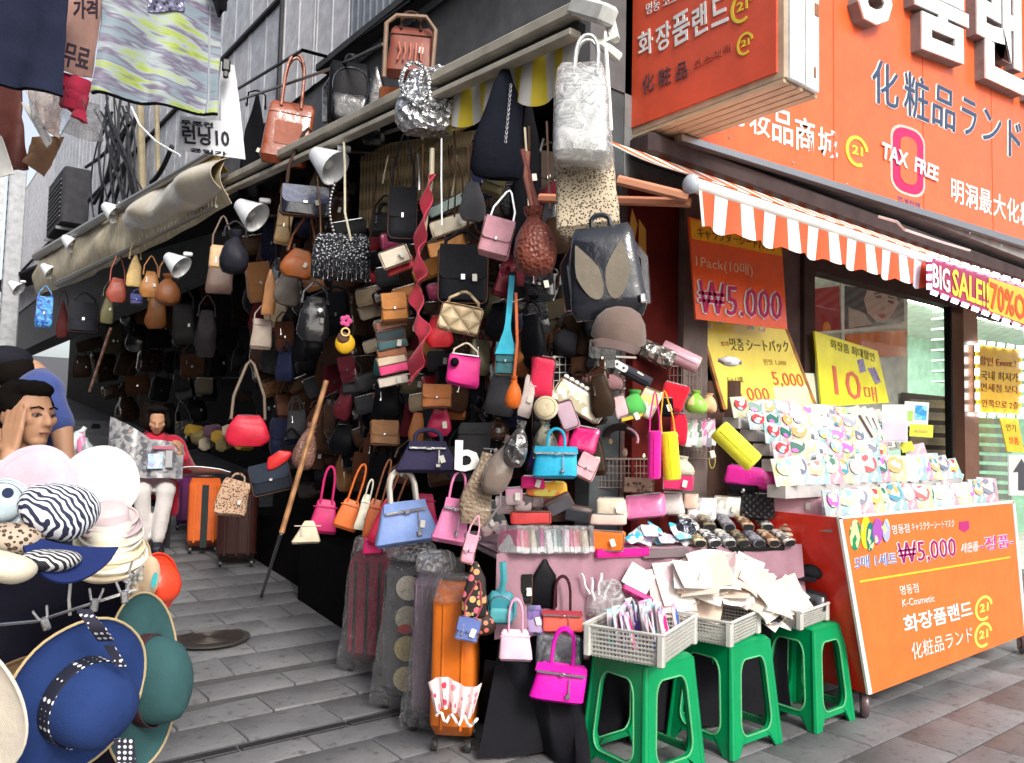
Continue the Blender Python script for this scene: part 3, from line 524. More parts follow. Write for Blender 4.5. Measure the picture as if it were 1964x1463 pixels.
def leds(t, pl, quad, n, m, w=3.5, off=.02):
    g = []
    for e in range(4):
        a, b = quad[e], quad[(e + 1) % 4]; k = n[e % 2]
        for i in range(k):
            q = (i + .5) / k; x, y = a[0] + (b[0] - a[0]) * q, a[1] + (b[1] - a[1]) * q; dx, dy = (b[0] - a[0]) / k * .3, (b[1] - a[1]) / k * .3
            ln = math.hypot(dx, dy) or 1; nx, ny = -dy / ln * w, dx / ln * w; g.append(pl.poly([(x - dx - nx, y - dy - ny), (x + dx - nx, y + dy - ny), (x + dx + nx, y + dy + ny), (x - dx + nx, y - dy + ny)], .006, off))
    put(t, 'led_border', join(*g), m)
leds(s, DG, [(1868, 656), (1960, 668), (1961, 799), (1869, 794)], (5, 6), LED)
s = sign('notice_strip', 'small crumpled yellow notice hanging below the LED bordered sheet', DG, [(1915, 800), (1950, 803), (1962, 868), (1930, 866)], mat('gloss:.72,.5,.04'))
write(s, DG, '인기', (1928, 826), (1946, 828), (1926, 812), 'flat:.15,.1,.02'); write(s, DG, '상품', (1932, 850), (1952, 853), (1930, 836), 'flat:.6,.05,.02')
s = sign('arrow_notice', 'white notice with a black arrow at the right edge', DG, [(1932, 872), (1975, 872), (1975, 950), (1934, 950)], mat('gloss:.6,.62,.6'))
put(s, 'arrow', DG.poly([(1940, 905), (1956, 880), (1972, 905), (1962, 905), (1962, 940), (1950, 940), (1950, 905)], .002, .012), mat('flat:.05,.05,.06'))
# BIG SALE banner
AP = Plane((0, 2.03, 0), (1, 0, 0), (0, 0, 1))
s = sign('sale_banner', 'BIG SALE 70% OFF banner with glowing violet LED border under the awning', AP, [(1776, 492), (2050, 578), (2050, 662), (1776, 555)], mat('gloss:.30,.01,.06'))
put(s, 'yellow_field', AP.poly([(1892, 533), (2046, 582), (2046, 655), (1892, 596)], .003, .011), mat('gloss:.62,.42,.02'))
write(s, AP, 'BIG', (1785, 551), (1818, 563), (1784, 504), 'gloss:white', .02); write(s, AP, 'SALE!!', (1822, 566), (1892, 592), (1822, 514), 'gloss:.8,.65,.03', .02); write(s, AP, '70%OFF', (1894, 592), (1985, 626), (1894, 540), mat('flat:.75,.08,.02'), .02, off=.016)
leds(s, AP, [(1774, 488), (2050, 574), (2050, 666), (1774, 559)], (14, 4), LEDV, 4)
# main sign
MP = Plane((0, 2.62, 0), (1, 0, 0), (0, 0, 1))
ms = sign('main_sign', 'big orange shop sign above the awning with white Korean and Japanese letters', MP, [(1300, 268), (2300, 572), (2300, -700), (1300, -420)], ORG, .02)
put(ms, 'frame', MP.poly([(1293, 262), (2300, 568), (2300, 580), (1293, 274)], .05, .0), mat('metal:.5,.5,.52', rough=.4)); put(ms, 'backing', box(6.6, 2.71, 4.3, 6.6, .17, 2.72), mat('matte:.25,.24,.24'))
WH = mat('gloss:.82,.84,.82'); GRY = mat('matte:.22,.2,.2')
[put(ms, 'panel_seam', box(x_, 2.599, 4.0, .006, .003, 2.1), mat('flat:.45,.07,.02')) for x_ in (4.55, 5.75, 6.95, 8.15)]
[put(ms, 'fixing', box(3.5 + .6 * k_, 2.596, 2.96 + .0 * k_, .014, .006, .014, .002), mat('metal:.5,.5,.5')) for k_ in range(9)]
def big(txt, bl, br, tl, bold=.035):
    put(ms, 'letter_side', MP.text(txt, bl, br, tl, .07, .02, bold), GRY); put(ms, 'letter', MP.text(txt, bl, br, tl, .012, .092, bold), WH)
big('장', (1606, 55), (1694, 62), (1604, -150)); big('품', (1728, 98), (1832, 136), (1726, -92)); big('랜', (1848, 150), (1938, 190), (1846, -60)); big('드', (1950, 195), (2060, 235), (1948, -40))
def outl(t, pl, txt, bl, br, tl, m, o=.05, off=.022):
    put(t, 'letter_outline', pl.text(txt, bl, br, tl, .002, off, 0), mat('gloss:white')) if 0 else None
    e = 2.2
    for dx, dy in ((-e, 0), (e, 0), (0, -e), (0, e)): put(t, 'letter_outline', pl.text(txt, (bl[0] + dx, bl[1] + dy), (br[0] + dx, br[1] + dy), (tl[0] + dx, tl[1] + dy), .0015, off + .0004 * (dx + 2 * dy), 0), mat('gloss:white'))
    put(t, 'lettering', pl.text(txt, bl, br, tl, .003, off + .006, 0), mat(m))
for txt, bl, br, tl in (('化', (1666, 196), (1716, 214), (1666, 112)), ('粧', (1727, 220), (1774, 240), (1727, 134)), ('品', (1781, 238), (1824, 256), (1783, 160)), ('ラ', (1838, 255), (1866, 268), (1838, 186)), ('ン', (1878, 268), (1912, 280), (1880, 208)), ('ド', (1928, 300), (1952, 308), (1928, 230))): outl(ms, MP, txt, bl, br, tl, 'flat:.03,.06,.13')
for txt, bl, br, tl in (('化', (1374, 234), (1422, 248), (1374, 186)), ('妆', (1430, 256), (1470, 268), (1430, 206)), ('品', (1474, 272), (1514, 284), (1474, 206)), ('商', (1518, 288), (1556, 298), (1518, 222)), ('城', (1562, 298), (1600, 310), (1562, 242))): write(ms, MP, txt, bl, br, tl, 'gloss:white', .012)
for txt, x in (('明', 1818), ('洞', 1845), ('最', 1872), ('大', 1899), ('化', 1925), ('粧', 1951), ('品', 1978)): write(ms, MP, txt, (x, 388 + (x - 1818) * .33), (x + 24, 396 + (x - 1818) * .33), (x, 342 + (x - 1818) * .33), 'gloss:white', .012)
def ringpts(cx, cy, rx, ry, a0, a1, n=20, tilt=.3): return [(cx + rx * math.cos(R(a0 + (a1 - a0) * i / n)), cy + ry * math.sin(R(a0 + (a1 - a0) * i / n)) + tilt * rx * math.cos(R(a0 + (a1 - a0) * i / n))) for i in range(n + 1)]
def swirl(t, pl, cx, cy, r, off, tilt=.3):
    Y = mat('flat:.78,.6,.05'); put(t, 'emblem_ring', pl.poly(ringpts(cx, cy, r, r * 1.35, 60, 350, 22, tilt) + ringpts(cx, cy, r * .74, r * 1.05, 350, 60, 22, tilt), .003, off), Y)
    put(t, 'emblem_text', pl.text('21', (cx - r * .45, cy + r * .3 - tilt * r * .4), (cx + r * .5, cy + r * .3 + tilt * r * .5), (cx - r * .45, cy - r * .5 - tilt * r * .4), .003, off, .03), Y)
swirl(ms, MP, 1637, 292, 22, .022)
def rring(cx, cy, w, h, r, tilt):
    out = []
    for x, z in rrect(w, h, r, 0, 0, 4): out.append((cx + x, cy - z + tilt * x))
    return out
mg = mat('flat:.55,.01,.1')
a, b = rring(1735, 310, 58, 122, 22, .32), rring(1735, 310, 30, 84, 12, .32); put(ms, 'tax_free_ring_outline', MP.poly(rring(1735, 310, 66, 132, 25, .32), .002, .0205), mat('gloss:.8,.5,.42')); 
put(ms, 'tax_free_ring', MP.poly(rring(1735, 310, 58, 122, 22, .32), .002, .024), mg); put(ms, 'tax_free_centre', MP.poly(rring(1735, 310, 32, 90, 14, .32), .002, .027), ORG)
put(ms, 'lettering', MP.text('TAX  FREE', (1681, 304), (1790, 350), (1683, 274), .004, .031, .025), WH); write(ms, MP, '면세판매', (1716, 386), (1758, 400), (1716, 376), 'flat:.2,.12,.25')
# projecting light box sign
XP = Plane((2.95, 0, 0), (0, -1, 0), (0, 0, 1))
pb = thing('projecting_sign', 'orange projecting sign box with weathered white edge above the awning corner', 'sign', (3.0, 2.4, 2.95)); pb['_off'] = 0.0
put(pb, 'box', box(3.085, 2.37, 3.7, .25, .92, 1.62, .01), mat('matte:.55,.42,.30')); put(pb, 'front_face', box(2.955, 2.38, 3.72, .012, .86, 1.58), mat('gloss:.74,.10,.045', rough=.35))
put(pb, 'edge_panel', join(box(3.03, 1.905, 3.7, .11, .02, 1.62, .004), box(3.15, 1.905, 3.7, .10, .02, 1.62, .004)), mat('matte:.72,.76,.78')); put(pb, 'bottom_slats', join(*[box(2.98 + .055 * k, 2.37, 2.886, .045, .9, .014) for k in range(5)]), mat('wood:.52,.40,.27'))
pb2 = mat('matte:.3,.14,.07'); put(pb, 'rust_patch', join(*[box(3.09 + rc.uniform(-.01, .1), 1.893, 2.95 + rc.uniform(0, 1), .012 + .02 * rc.random(), .003, .02 + .04 * rc.random()) for _ in range(14)]), pb2)
XP.O = Vector((2.949, 0, 0))
for txt, bl, br, tl in (('화', (1226, 113), (1254, 100), (1224, 66)), ('장', (1260, 104), (1288, 88), (1258, 54)), ('품', (1292, 92), (1324, 74), (1290, 34)), ('랜', (1330, 74), (1358, 58), (1328, 18)), ('드', (1366, 54), (1398, 40), (1364, 2))): put(pb, 'lettering', XP.text(txt, bl, br, tl, .004, .002, .015), WH)
for txt, bl, br, tl in (('化', (1234, 182), (1256, 172), (1234, 146)), ('粧', (1264, 168), (1288, 160), (1264, 134)), ('品', (1298, 156), (1320, 148), (1298, 124))): put(pb, 'lettering', XP.text(txt, bl, br, tl, .004, .002, .0), mat('flat:.12,.05,.06'))
put(pb, 'lettering', XP.text('코스메틱', (1332, 134), (1404, 98), (1332, 118), .003, .002, 0), mat('flat:.45,.1,.06')); swirl(pb, XP, 1424, 14, 22, .002, -.45); swirl(pb, XP, 1430, 84, 16, .002, -.45)
put(pb, 'top_line', XP.text('명동 코스메틱', (1240, 30), (1330, -10), (1240, 8), .003, .002, 0), WH)
# awning
aw = thing('striped_awning', 'orange and white striped awning with scalloped valance over the shop front', 'awning', (5.8, 2.4, 2.4))
SW = mat('stripes:.66,.09,.025/.80,.78,.74', scale=.295)
def awf(s, t): return Vector((2.58 + 7 * s, 2.66 - .56 * t, 2.745 - .315 * t - .02 * math.sin(3.1 * t)))
def awp(n, g, m, smooth=True): o = mk(n, g, m, aw, smooth); o.location = -aw.location; return o
awp('canopy_fabric', sheet(40, 6, awf, .004), mat('stripes:.72,.14,.03/.84,.80,.74', scale=.295)); awp('front_bar', tube([(2.58, 2.1, 2.39), (9.6, 2.1, 2.39)], .032, 10), mat('gloss:.8,.78,.74')); awp('end_cap', ball(.042, (2.57, 2.1, 2.39), 12, (.6, 1, 1)), mat('gloss:.5,.55,.62'))
def vf(s, t):
    x = 2.6 + 5.9 * s * 1.1; sc_ = abs(math.sin(x * math.pi / .178)); h = .145 + .02 * sc_; return Vector((x, 2.085 - .02 * math.sin(x * 17.6) * t, 2.375 - t * h))
awp('valance', sheet(260, 4, vf, .003), SW); awp('arm', tube([(2.62, 2.14, 2.33), (2.3, 2.75, 2.42)], .02, 6), mat('gloss:.6,.25,.15')); awp('arm', tube([PY(1185, 345, 2.35), PY(1320, 378, 2.12)], .022, 6), mat('gloss:.62,.28,.17'))
awp('housing', box(6.2, 2.7, 2.80, 6.6, .16, .12, .02), mat('matte:.06,.045,.045')); awp('loose_cable', tube([PY(1685, 415, 2.3), PY(1720, 425, 2.2), PY(1735, 440, 2.15), PY(1800, 462, 2.2), PY(1860, 480, 2.3)], .008, 5), mat('gloss:.6,.6,.62'))
# hanging orange-red price poster
HPn = Plane((0, 2.55, 0), (1, 0, 0), (0, 0, 1))
s = sign('price_poster', 'tall red orange poster reading 1Pack and 5.000 won hanging under the awning', HPn, [(1318, 416), (1496, 460), (1507, 632), (1332, 612)], mat('gloss:.82,.10,.02'))
put(s, 'yellow_header', HPn.poly([(1320, 420), (1494, 464), (1496, 492), (1322, 458)], .003, .011), mat('gloss:.85,.42,.01'))
write(s, HPn, 'キャラクターシートパック', (1334, 456), (1484, 484), (1333, 436), 'flat:.10,.05,.01', off=.015); write(s, HPn, '1Pack(10매)', (1331, 516), (1440, 534), (1330, 488), 'flat:.85,.5,.3')
outl(s, HPn, '₩5.000', (1334, 600), (1494, 614), (1334, 538), 'flat:.42,.0,.08', off=.014)
# ================================================================ BAGS
HERO = []; SEED = [0]
METAL = mat('metal:.7,.7,.72', rough=.25); GOLD = mat('metal:.6,.42,.18', rough=.3)
def place(at, cx, cy, x): return dict(X=PX, Y=PY, Z=PZ, D=PD)[at](cx, cy, x)
def bag(kind, cx, cy, w, h, x, spec, label, short=None, name=None, cat=None, roll=0, yaw=0, hand=0, strap=0, trim=None, d=.32, at='X', e=None, top=None, nz=None, lo=False, metal=METAL, strapm=None, group=None, sw=1.0, yawabs=None, pitch=0):
    SEED[0] += 1; sd = SEED[0]; p = place(at, cx, cy, x); k = depth(p) / FPX * (p - CAM).length / depth(p) ** 1 * depth(p) / (p - CAM).length; W, H = w * k, h * k; D = min(W, H) * d * 1.1 + .01
    m = mat(spec) if isinstance(spec, str) else spec; tm = (mat(trim) if isinstance(trim, str) else trim) if trim else m; smm = mat(strapm) if strapm else tm
    names = dict(tote='tote_bag', birkin='handbag', flap='shoulder_bag', hobo='hobo_bag', backpack='backpack', drop='drawstring_bag', clutch='clutch_bag', sack='long_bag', cyl='pencil_case', pouch='cosmetic_pouch')
    cats = dict(tote='tote bag', birkin='handbag', flap='shoulder bag', hobo='shoulder bag', backpack='backpack', drop='drawstring bag', clutch='clutch bag', sack='bag', cyl='pencil case', pouch='pouch')
    t = thing(name or names[kind], label, cat or cats[kind], p, (R(pitch), R(roll), (face(p) if yawabs is None else R(yawabs)) + R(yaw)), group)
    if short: HERO.append((cx, cy, w, h, short))
    n = 14 if lo else 24; kk = 6 if lo else 10; N = (.005 if nz is None else nz); N = N if lo else N * 1.3
    P = lambda nm, g, mm, sm=True: mk(nm, g, mm, t, sm)
    sr = max(.0035, .0085 * min(W, .4) / .25) * sw; hz = H / 2
    if kind in ('tote', 'birkin'):
        P('body', puff(W, H, D, e or 6, top or .82, 1, .3, N, sd, kk, n, .06), m)
        if hand:
            hh = hand * k
            for sy in (-1, 1): P('handle', tube(arc((-W * .2, hz - H * .12), (W * .2, hz - H * .12), hh + H * .1, 10, sy * D * .22, .45), sr, 5 if lo else 7), smm)
        if kind == 'birkin':
            tw = W * (top or .82); P('flap', slab([(-tw * .5, hz * .98), (tw * .5, hz * .98), (tw * .53, hz * .55), (tw * .2, hz * .5), (tw * .2, hz * .62), (-tw * .2, hz * .62), (-tw * .2, hz * .5), (-tw * .53, hz * .55)], .006, -D * .34), tm, False)
            P('belt', box(0, -D * .42 - .006, hz * .56, tw * .98, .006, H * .055), metal, False); P('clasp', box(W * .02, -D * .45 - .006, hz * .52, W * .1, .012, H * .09, .003), metal)
            P('tag', join(box(W * .17, -D * .5 - .006, hz * .02, W * .02, .004, H * .42), box(W * .16, -D * .5 - .01, -hz * .5, W * .08, .008, H * .13, .003)), metal)
        elif not lo: P('seam', box(0, -D * .3, hz * .55, W * .86, .006, .006, .001), tm)
    elif kind == 'flap':
        P('body', puff(W, H, D, e or 6, top or .95, 1, .85, N, sd, kk, n, .1), m)
        P('flap', slab([(q[0], q[1]) for q in rrect(W * .9, H * .56, W * .015, 0, hz * .42, 3, W * .12)], .007, -D * .46), tm, False)
        P('clasp', box(0, -D * .46 - .011, hz * -.08, W * .09, .008, H * .1, .002), metal)
    elif kind == 'hobo':
        lv = []
        for i in range(kk + 1):
            tt = i / kk; z = -hz + H * tt; ww = W / 2 * (1 - (1 - tt / .25) ** 2 * .35 if tt < .25 else 1 - .5 * ((tt - .25) / .75) ** 1.6); lv.append((z, ww, D / 2 * (.3 + .7 * math.sin(math.pi * min(1, tt * 1.1 + .12)) ** .6), 3))
        P('body', loft(lv, n, N * 2.2, 8, sd), m); P('zip', tube([(-W * .24, -D * .1, hz * .98), (0, -D * .16, hz * 1.01), (W * .24, -D * .1, hz * .98)], .003, 4), metal)
    elif kind == 'backpack':
        P('body', puff(W, H, D, e or 4.5, top or .8, 1, .7, N, sd, kk, n, .22), m); P('pocket', xf(puff(W * .74, H * .42, D * .35, 4.5, .95, 1, .8, N, sd + 5, 6, n, .15), (0, -D * .5, -hz * .42)), tm)
        P('zip', tube([(-W * .36, -D * .42, -hz * .1)] + [(W * .36 * -math.cos(math.pi * i / 8), -D * .40, hz * (.3 + .45 * math.sin(math.pi * i / 8))) for i in range(9)] + [(W * .36, -D * .42, -hz * .1)], .0035, 4), metal)
        P('top_loop', tube(arc((-W * .12, hz * .95), (W * .12, hz * .95), H * .12 + hand * k), sr, 6), smm)
        for q in (-1, 1): P('strap', tube([(q * W * .25, D * .35, hz * .9), (q * W * .52, D * .7, hz * .3), (q * W * .5, D * .5, -hz * .7)], sr * 1.3, 5, 1.6), smm)
    elif kind == 'drop':
        prof = [(-1, .35), (-.9, .72), (-.65, .95), (-.3, 1), (.1, .86), (.4, .6), (.62, .34), (.72, .28), (.82, .4), (1, .46)]
        P('body', loft([(z * hz, W / 2 * r, D * 1.1 * r, 2.6) for z, r in prof], n, N * 2, 9, sd), m); P('cord', tube([(W * .16 * math.cos(a / 8 * 2 * math.pi), -D * .35 * math.sin(a / 8 * 2 * math.pi) , hz * .7) for a in range(8)], .005, 5, closed=True), tm)
    elif kind == 'clutch':
        P('body', puff(W, H, D * .7, e or 7, top or 1, 1, .8, N, sd, kk, n, .14), m); P('zip', box(0, -D * .2, hz * .93, W * .86, .006, .006, .001), metal, False)
    elif kind == 'sack':
        P('body', loft([(-hz, W * .42, D * .3, 3), (-hz * .9, W * .5, D * .45, 3), (-hz * .3, W * .47, D * .5, 3), (hz * .3, W * .36, D * .4, 3, W * .03), (hz * .7, W * .2, D * .3, 2.5), (hz, W * .07, D * .12, 2.2)], n, N * 3, 7, sd), m)
    elif kind == 'cyl':
        r = W / 2; P('body', loft([(-hz, r * .7, r * .7, 2), (-hz * .96, r * .95, r * .95, 2), (-hz * .85, r, r, 2), (hz * .85, r, r, 2), (hz * .96, r * .95, r * .95, 2), (hz, r * .7, r * .7, 2)], n, N * .5, 9, sd), m)
        P('zip', box(0, -r * 1.0, 0, .006, .006, H * .86, .001), tm, False)
    elif kind == 'pouch':
        P('body', puff(W, H, D, e or 4, top or .92, 1, .5, N * 1.5, sd, kk, n, .2), m); P('zip', box(0, -D * .1, hz * .97, W * .8, .007, .007, .001), metal, False)
    if strap:
        hs = strap * k; P('strap', tube([(-W * .42 * (top or .9), 0, hz * .75), (-W * .34, 0, hz + hs * .35), (-W * .08, 0, hz + hs * .93), (0, 0, hz + hs), (W * .08, 0, hz + hs * .93), (W * .34, 0, hz + hs * .35), (W * .42 * (top or .9), 0, hz * .75)], sr * .8, 5, 1.4), smm)
        if not lo:
            for q in (-1, 1): P('ring', tube([(q * W * .42 * (top or .9) + .012 * math.cos(a * .785), 0, hz * .8 + .012 * math.sin(a * .785)) for a in range(8)], .0025, 4, closed=True), metal)
    if kind in ('flap', 'clutch') and not lo: P('piping', tube([(x_, -D * (.47 if kind == 'flap' else .3), z_) for x_, z_ in rrect(W * .93, H * .92, H * .1, 0, 0, 3)], .0022, 4, closed=True), mat('leather:.03,.02,.015') if tm.name.endswith('black') else metal if kind == 'clutch' and sd % 3 == 0 else mat('leather:.16,.08,.05'))
    if sd % (6 if lo else 4) == 1: P('paper_tag', xf(slab(rrect(.022, .034, .003), .0012), (W * .22, -D * .6 - .004, -hz * .1), (0, R(sd * 37 % 40 - 20), 0)), mat('flat:.72,.70,.62'), False)
    if sd % 5 == 2 and kind in ('hobo', 'tote', 'flap'): P('charm', xf(tube([(0, 0, .0), (.002, -.003, -.03), (0, 0, -.045)], [.002, .002, .007], 5), (W * -.2, -D * .6, hz * .5)), metal)
    t['_k'] = k; t['_D'] = D; t['_W'] = W; t['_H'] = H
    return t
def add(t, nm, g, m, sm=True): return mk(nm, g, mat(m) if isinstance(m, str) else m, t, sm)
def wrap(t, s=1.06, m=None, up=0.0):
    W, H, D = t['_W'] * s, t['_H'] * s, t['_D'] * 1.5 + .02
    add(t, 'plastic_wrap', xf(puff(W, H, D, 4, .8, 1, .5, .012, 31, 12, 26, .12), (0, 0, up)), m or FILM)
# ---- top row hanging from the beam
b = bag('sack', 485, 280, 46, 200, 2.1, 'fabric:black', 'long narrow black bag hanging at the left end of the beam', 'long narrow black bag', roll=2, strap=10)
b = bag('tote', 553, 255, 92, 128, 2.05, 'patent:.30,.065,.022', 'glossy tan leather tote in clear wrap hanging from the high rail', 'glossy tan tote', hand=92, top=.9, roll=4); add(b, 'pocket', slab(rrect(b['_W'] * .55, b['_H'] * .35, .015, 0, -b['_H'] * .05), .008, -b['_D'] * .45), 'leather:.3,.07,.03', False)
b = bag('backpack', 672, 185, 92, 138, 2.1, 'leather:black', 'black backpack hanging under the beam left of the brown framed bag', 'hanging black backpack', trim='patent:black')
bag('sack', 722, 205, 50, 150, 2.15, 'patent:black', 'shiny black bag squeezed between the backpack and the brown framed bag', 'squeezed shiny black bag')
b = bag('tote', 787, 100, 92, 105, 2.05, 'leather:.2,.05,.03', 'brown bag with curved dark frame hanging above the silver bag', 'brown framed bag', hand=25, trim='leather:dbrown'); add(b, 'frame', tube([(-b['_W'] * .52, -b['_D'] * .6, -b['_H'] * .6), (-b['_W'] * .5, -b['_D'] * .6, b['_H'] * .4), (-b['_W'] * .3, -b['_D'] * .6, b['_H'] * .56), (b['_W'] * .3, -b['_D'] * .6, b['_H'] * .58), (b['_W'] * .5, -b['_D'] * .6, b['_H'] * .35), (b['_W'] * .45, -b['_D'] * .6, -b['_H'] * .5)], .012, 7), 'leather:.22,.14,.09')
for q in range(5): add(b, 'tassel', tube([(-.06 + .03 * q, -b['_D'] * .62, .02), (-.05 + .026 * q, -b['_D'] * .7, -.03), (-.065 + .03 * q, -b['_D'] * .66, -.075)], .006, 5), 'leather:.45,.12,.07')
bag('flap', 752, 197, 52, 52, 2.1, 'leather:.55,.14,.03', 'small orange tan bag tucked left of the silver bag', 'small orange tan bag')
b = bag('hobo', 822, 198, 132, 118, 2.0, 'crinkle:silver', 'crinkled silver metallic bag with braided handles under the beam', 'silver metallic bag', d=.5)
Wb, Hb, Db = b['_W'], b['_H'], b['_D']
for q, (dx, rr) in enumerate(((-.2, .2), (.12, .26), (-.02, .3))): add(b, 'braided_handle', tube([(Wb * dx + Wb * rr * math.cos(a * .524 + q), -Db * .5 - .012 * math.sin(a * 2), Hb * (.2 - .05 * q) + Hb * .33 * math.sin(a * .524 + q)) for a in range(12)], .011, 7, closed=True), mat('crinkle:silver', scale=2))
b = bag('sack', 960, 235, 98, 215, 2.0, 'fabric:.012,.014,.022', 'large long black bag hanging from the beam end beside the striped valance', 'large long black bag', roll=4, d=.4); [add(b, 'chain_link', tube([(.03 + .005 * math.cos(a), -b['_D'] * .56, .14 - .02 * i + .009 * math.sin(a)) for a in (0, 1.05, 2.1, 3.14, 4.2, 5.24)], .002, 4, closed=True), METAL) for i in range(13)]
bag('sack', 1012, 330, 60, 300, 2.35, 'fabric:black', 'tall black cloth bag hanging behind the burgundy snakeskin bag', 'tall black cloth bag')
b = bag('tote', 1118, 218, 112, 190, 1.95, mat('patent:.66,.68,.66', metal=.45, rough=.32), 'pale silver shopping tote hanging high at the stall corner', 'pale silver tote', hand=60, top=.62, roll=3, nz=.008); wrap(b, 1.05, FILM2)
b = bag('tote', 1124, 372, 122, 158, 2.05, mat('leopard:.50,.42,.30/.05,.03,.02', scale=2.6), 'leopard print tote hanging below the pale silver tote', 'leopard print tote', hand=20, top=.95, roll=-6, nz=.008)
b = bag('backpack', 1160, 520, 150, 185, 2.0, 'patent:.02,.022,.03', 'black backpack with two taupe teardrop patches at the stall corner', 'teardrop patch backpack', roll=-6, d=.35, trim='patent:.02,.022,.03')
for o in [c for c in b.children if c.name.startswith(('pocket', 'zip'))]: bpy.data.objects.remove(o)
def drop2(cx, cz, w, h, tilt, s=1):
    out = []
    for i in range(20):
        a = 2 * math.pi * i / 20; x = w / 2 * math.cos(a) * (1 - .75 * max(0, math.sin(a)) ** 1.2); z = h / 2 * math.sin(a); out.append((cx + x * math.cos(tilt) + z * math.sin(tilt), cz - x * math.sin(tilt) + z * math.cos(tilt)))
    return out
for cx, tl in ((-.062, .32), (.045, -.2)): add(b, 'patch', slab(drop2(cx, -.01, .085, .21, -tl), .006, -b['_D'] * .5), 'fabric:.20,.17,.13', False)
add(b, 'buckle', box(.12, -.06, -.12, .02, .02, .035, .004), METAL)
t = thing('baseball_cap', 'greyish brown cap hanging below the teardrop patch backpack', 'cap', PX(1187, 635, 2.0), (R(20), R(10), face(PX(1187, 635, 2.0)))); HERO.append((1187, 635, 105, 80, 'greyish brown cap'))
add(t, 'crown', lathe([(.0, .085), (.03, .083), (.06, .07), (.085, .04), (.095, 0), (.096, -.03), (.09, -.03)], 24, lambda p, a, r: p + noise.noise_vector(p * 14) * .006), mat('fabric:.17,.12,.10')); add(t, 'brim', sheet(14, 5, lambda s, q: Vector(((s - .5) * .17 * (1 - .1 * q), -.08 - .07 * q * math.sin(math.pi * s) ** .5, -.03 - .02 * q + .02 * math.cos((s - .5) * 3))), .003), 'fabric:.13,.09,.08')
b = bag('drop', 1027, 462, 84, 130, 1.98, 'snake:.16,.03,.02/.35,.12,.08', 'burgundy snakeskin drawstring bag on two long brown straps', 'burgundy snakeskin bag', roll=-3)
add(b, 'strap', tube([(-.0, 0, .1), (-.03, 0, .26), (-.02, 0, .36)], .008, 5, 1.5), 'leather:.4,.13,.08'); add(b, 'strap', tube([(.02, -.01, .1), (-.01, 0, .22), (-.04, 0, .37)], .008, 5, 1.5), 'leather:.22,.05,.04')
bag('flap', 952, 458, 62, 76, 2.0, 'leather:.62,.30,.36', 'dusty pink small bag with chain hanging right of the grey suede bag', 'dusty pink bag', roll=14, d=.4, strap=60, strapm='metal:silver')
bag('hobo', 905, 388, 50, 78, 2.1, 'fabric:.12,.12,.13', 'grey suede bag hanging under the large long black bag', 'grey suede bag'); bag('flap', 948, 352, 42, 48, 2.1, 'leather:olive', 'small olive green bag left of the burgundy bag straps', 'small olive bag', roll=20)
bag('clutch', 866, 430, 84, 34, 2.15, 'leather:.75,.68,.52', 'pale cream clutch tilted above the tan clutch', 'pale cream clutch', roll=-22); bag('clutch', 862, 392, 90, 22, 2.3, 'fabric:.25,.32,.30', 'grey green folded clutch behind the cream clutch', None, roll=-28); bag('clutch', 858, 472, 78, 32, 2.15, 'leather:.62,.27,.07', 'light tan leather clutch tilted below the cream clutch', 'light tan clutch', roll=-20)
bag('clutch', 838, 508, 48, 36, 2.2, 'leather:.6,.25,.05', 'golden tan pouch under the light tan clutch', None, roll=-30)
bag('flap', 888, 530, 100, 118, 2.12, 'leather:.01,.01,.014', 'big plain black flap bag above the quilted beige bag', 'big plain black bag', d=.3, strap=30)
b = bag('clutch', 883, 612, 82, 56, 1.98, 'quilt:.62,.47,.28', 'quilted beige clutch hanging in front of the black bags', 'quilted beige clutch', roll=10, strap=26, metal=GOLD)
bag('hobo', 842, 636, 56, 58, 2.1, 'leather:red', 'bright red rounded bag behind the quilted beige clutch', 'bright red rounded bag'); b = bag('pouch', 889, 710, 66, 62, 2.0, 'leather:.75,.03,.25', 'hot pink zipped bag with small black tassel below the beige clutch', 'hot pink zipped bag', roll=6, d=.35, strap=22, strapm='metal:.6,.5,.4')
add(b, 'charm', ball(.02, (-b['_W'] * .28, -b['_D'] * .6, b['_H'] * .2), 8), 'fabric:black')
b = bag('flap', 586, 388, 96, 60, 2.05, 'patent:.015,.017,.03', 'wide glossy navy flap bag on a thin strap under the tan tote', 'glossy navy flap bag', strap=115, strapm='leather:dbrown', trim='patent:.05,.07,.16')
b = bag('tote', 655, 492, 118, 92, 2.0, 'sequin:.6,.62,.66/.015,.015,.02', 'black bag covered in silver studs with a bead strap', 'silver studded bag', nz=.014, d=.5)
for q in range(16): add(b, 'bead', ball(.010, (-.045 - .03 * math.sin(q * .2), -.01, b['_H'] * .45 + .02 * q), 7), METAL)
for q in range(26): add(b, 'fringe', tube([(-b['_W'] * .45 + q * b['_W'] * .036, -b['_D'] * .55, -b['_H'] * .1), (-b['_W'] * .46 + q * b['_W'] * .037, -b['_D'] * .62, -b['_H'] * .5 - .012 * (q % 3))], .003, 4), METAL if q % 2 else mat('leather:black'))
add(b, 'strap', tube([(.05, -.05, b['_H'] * .3), (.01, -.04, b['_H'] * .9), (.0, -.03, b['_H'] * 1.9), (-.01, -.03, b['_H'] * 2.4)], .007, 6), 'leather:.7,.66,.5')
b = bag('tote', 424, 518, 50, 92, 1.95, 'leather:.17,.11,.09', 'two tone shoulder bag with beige top and brown base at left', 'two tone beige bag', strap=60, top=.85); add(b, 'beige_panel', xf(puff(b['_W'] * .93, b['_H'] * .52, b['_D'] * .8, 6, .9, 1, .4, .002, 3, 8, 22, .05), (0, -.018, b['_H'] * .25)), 'leather:.60,.38,.2')
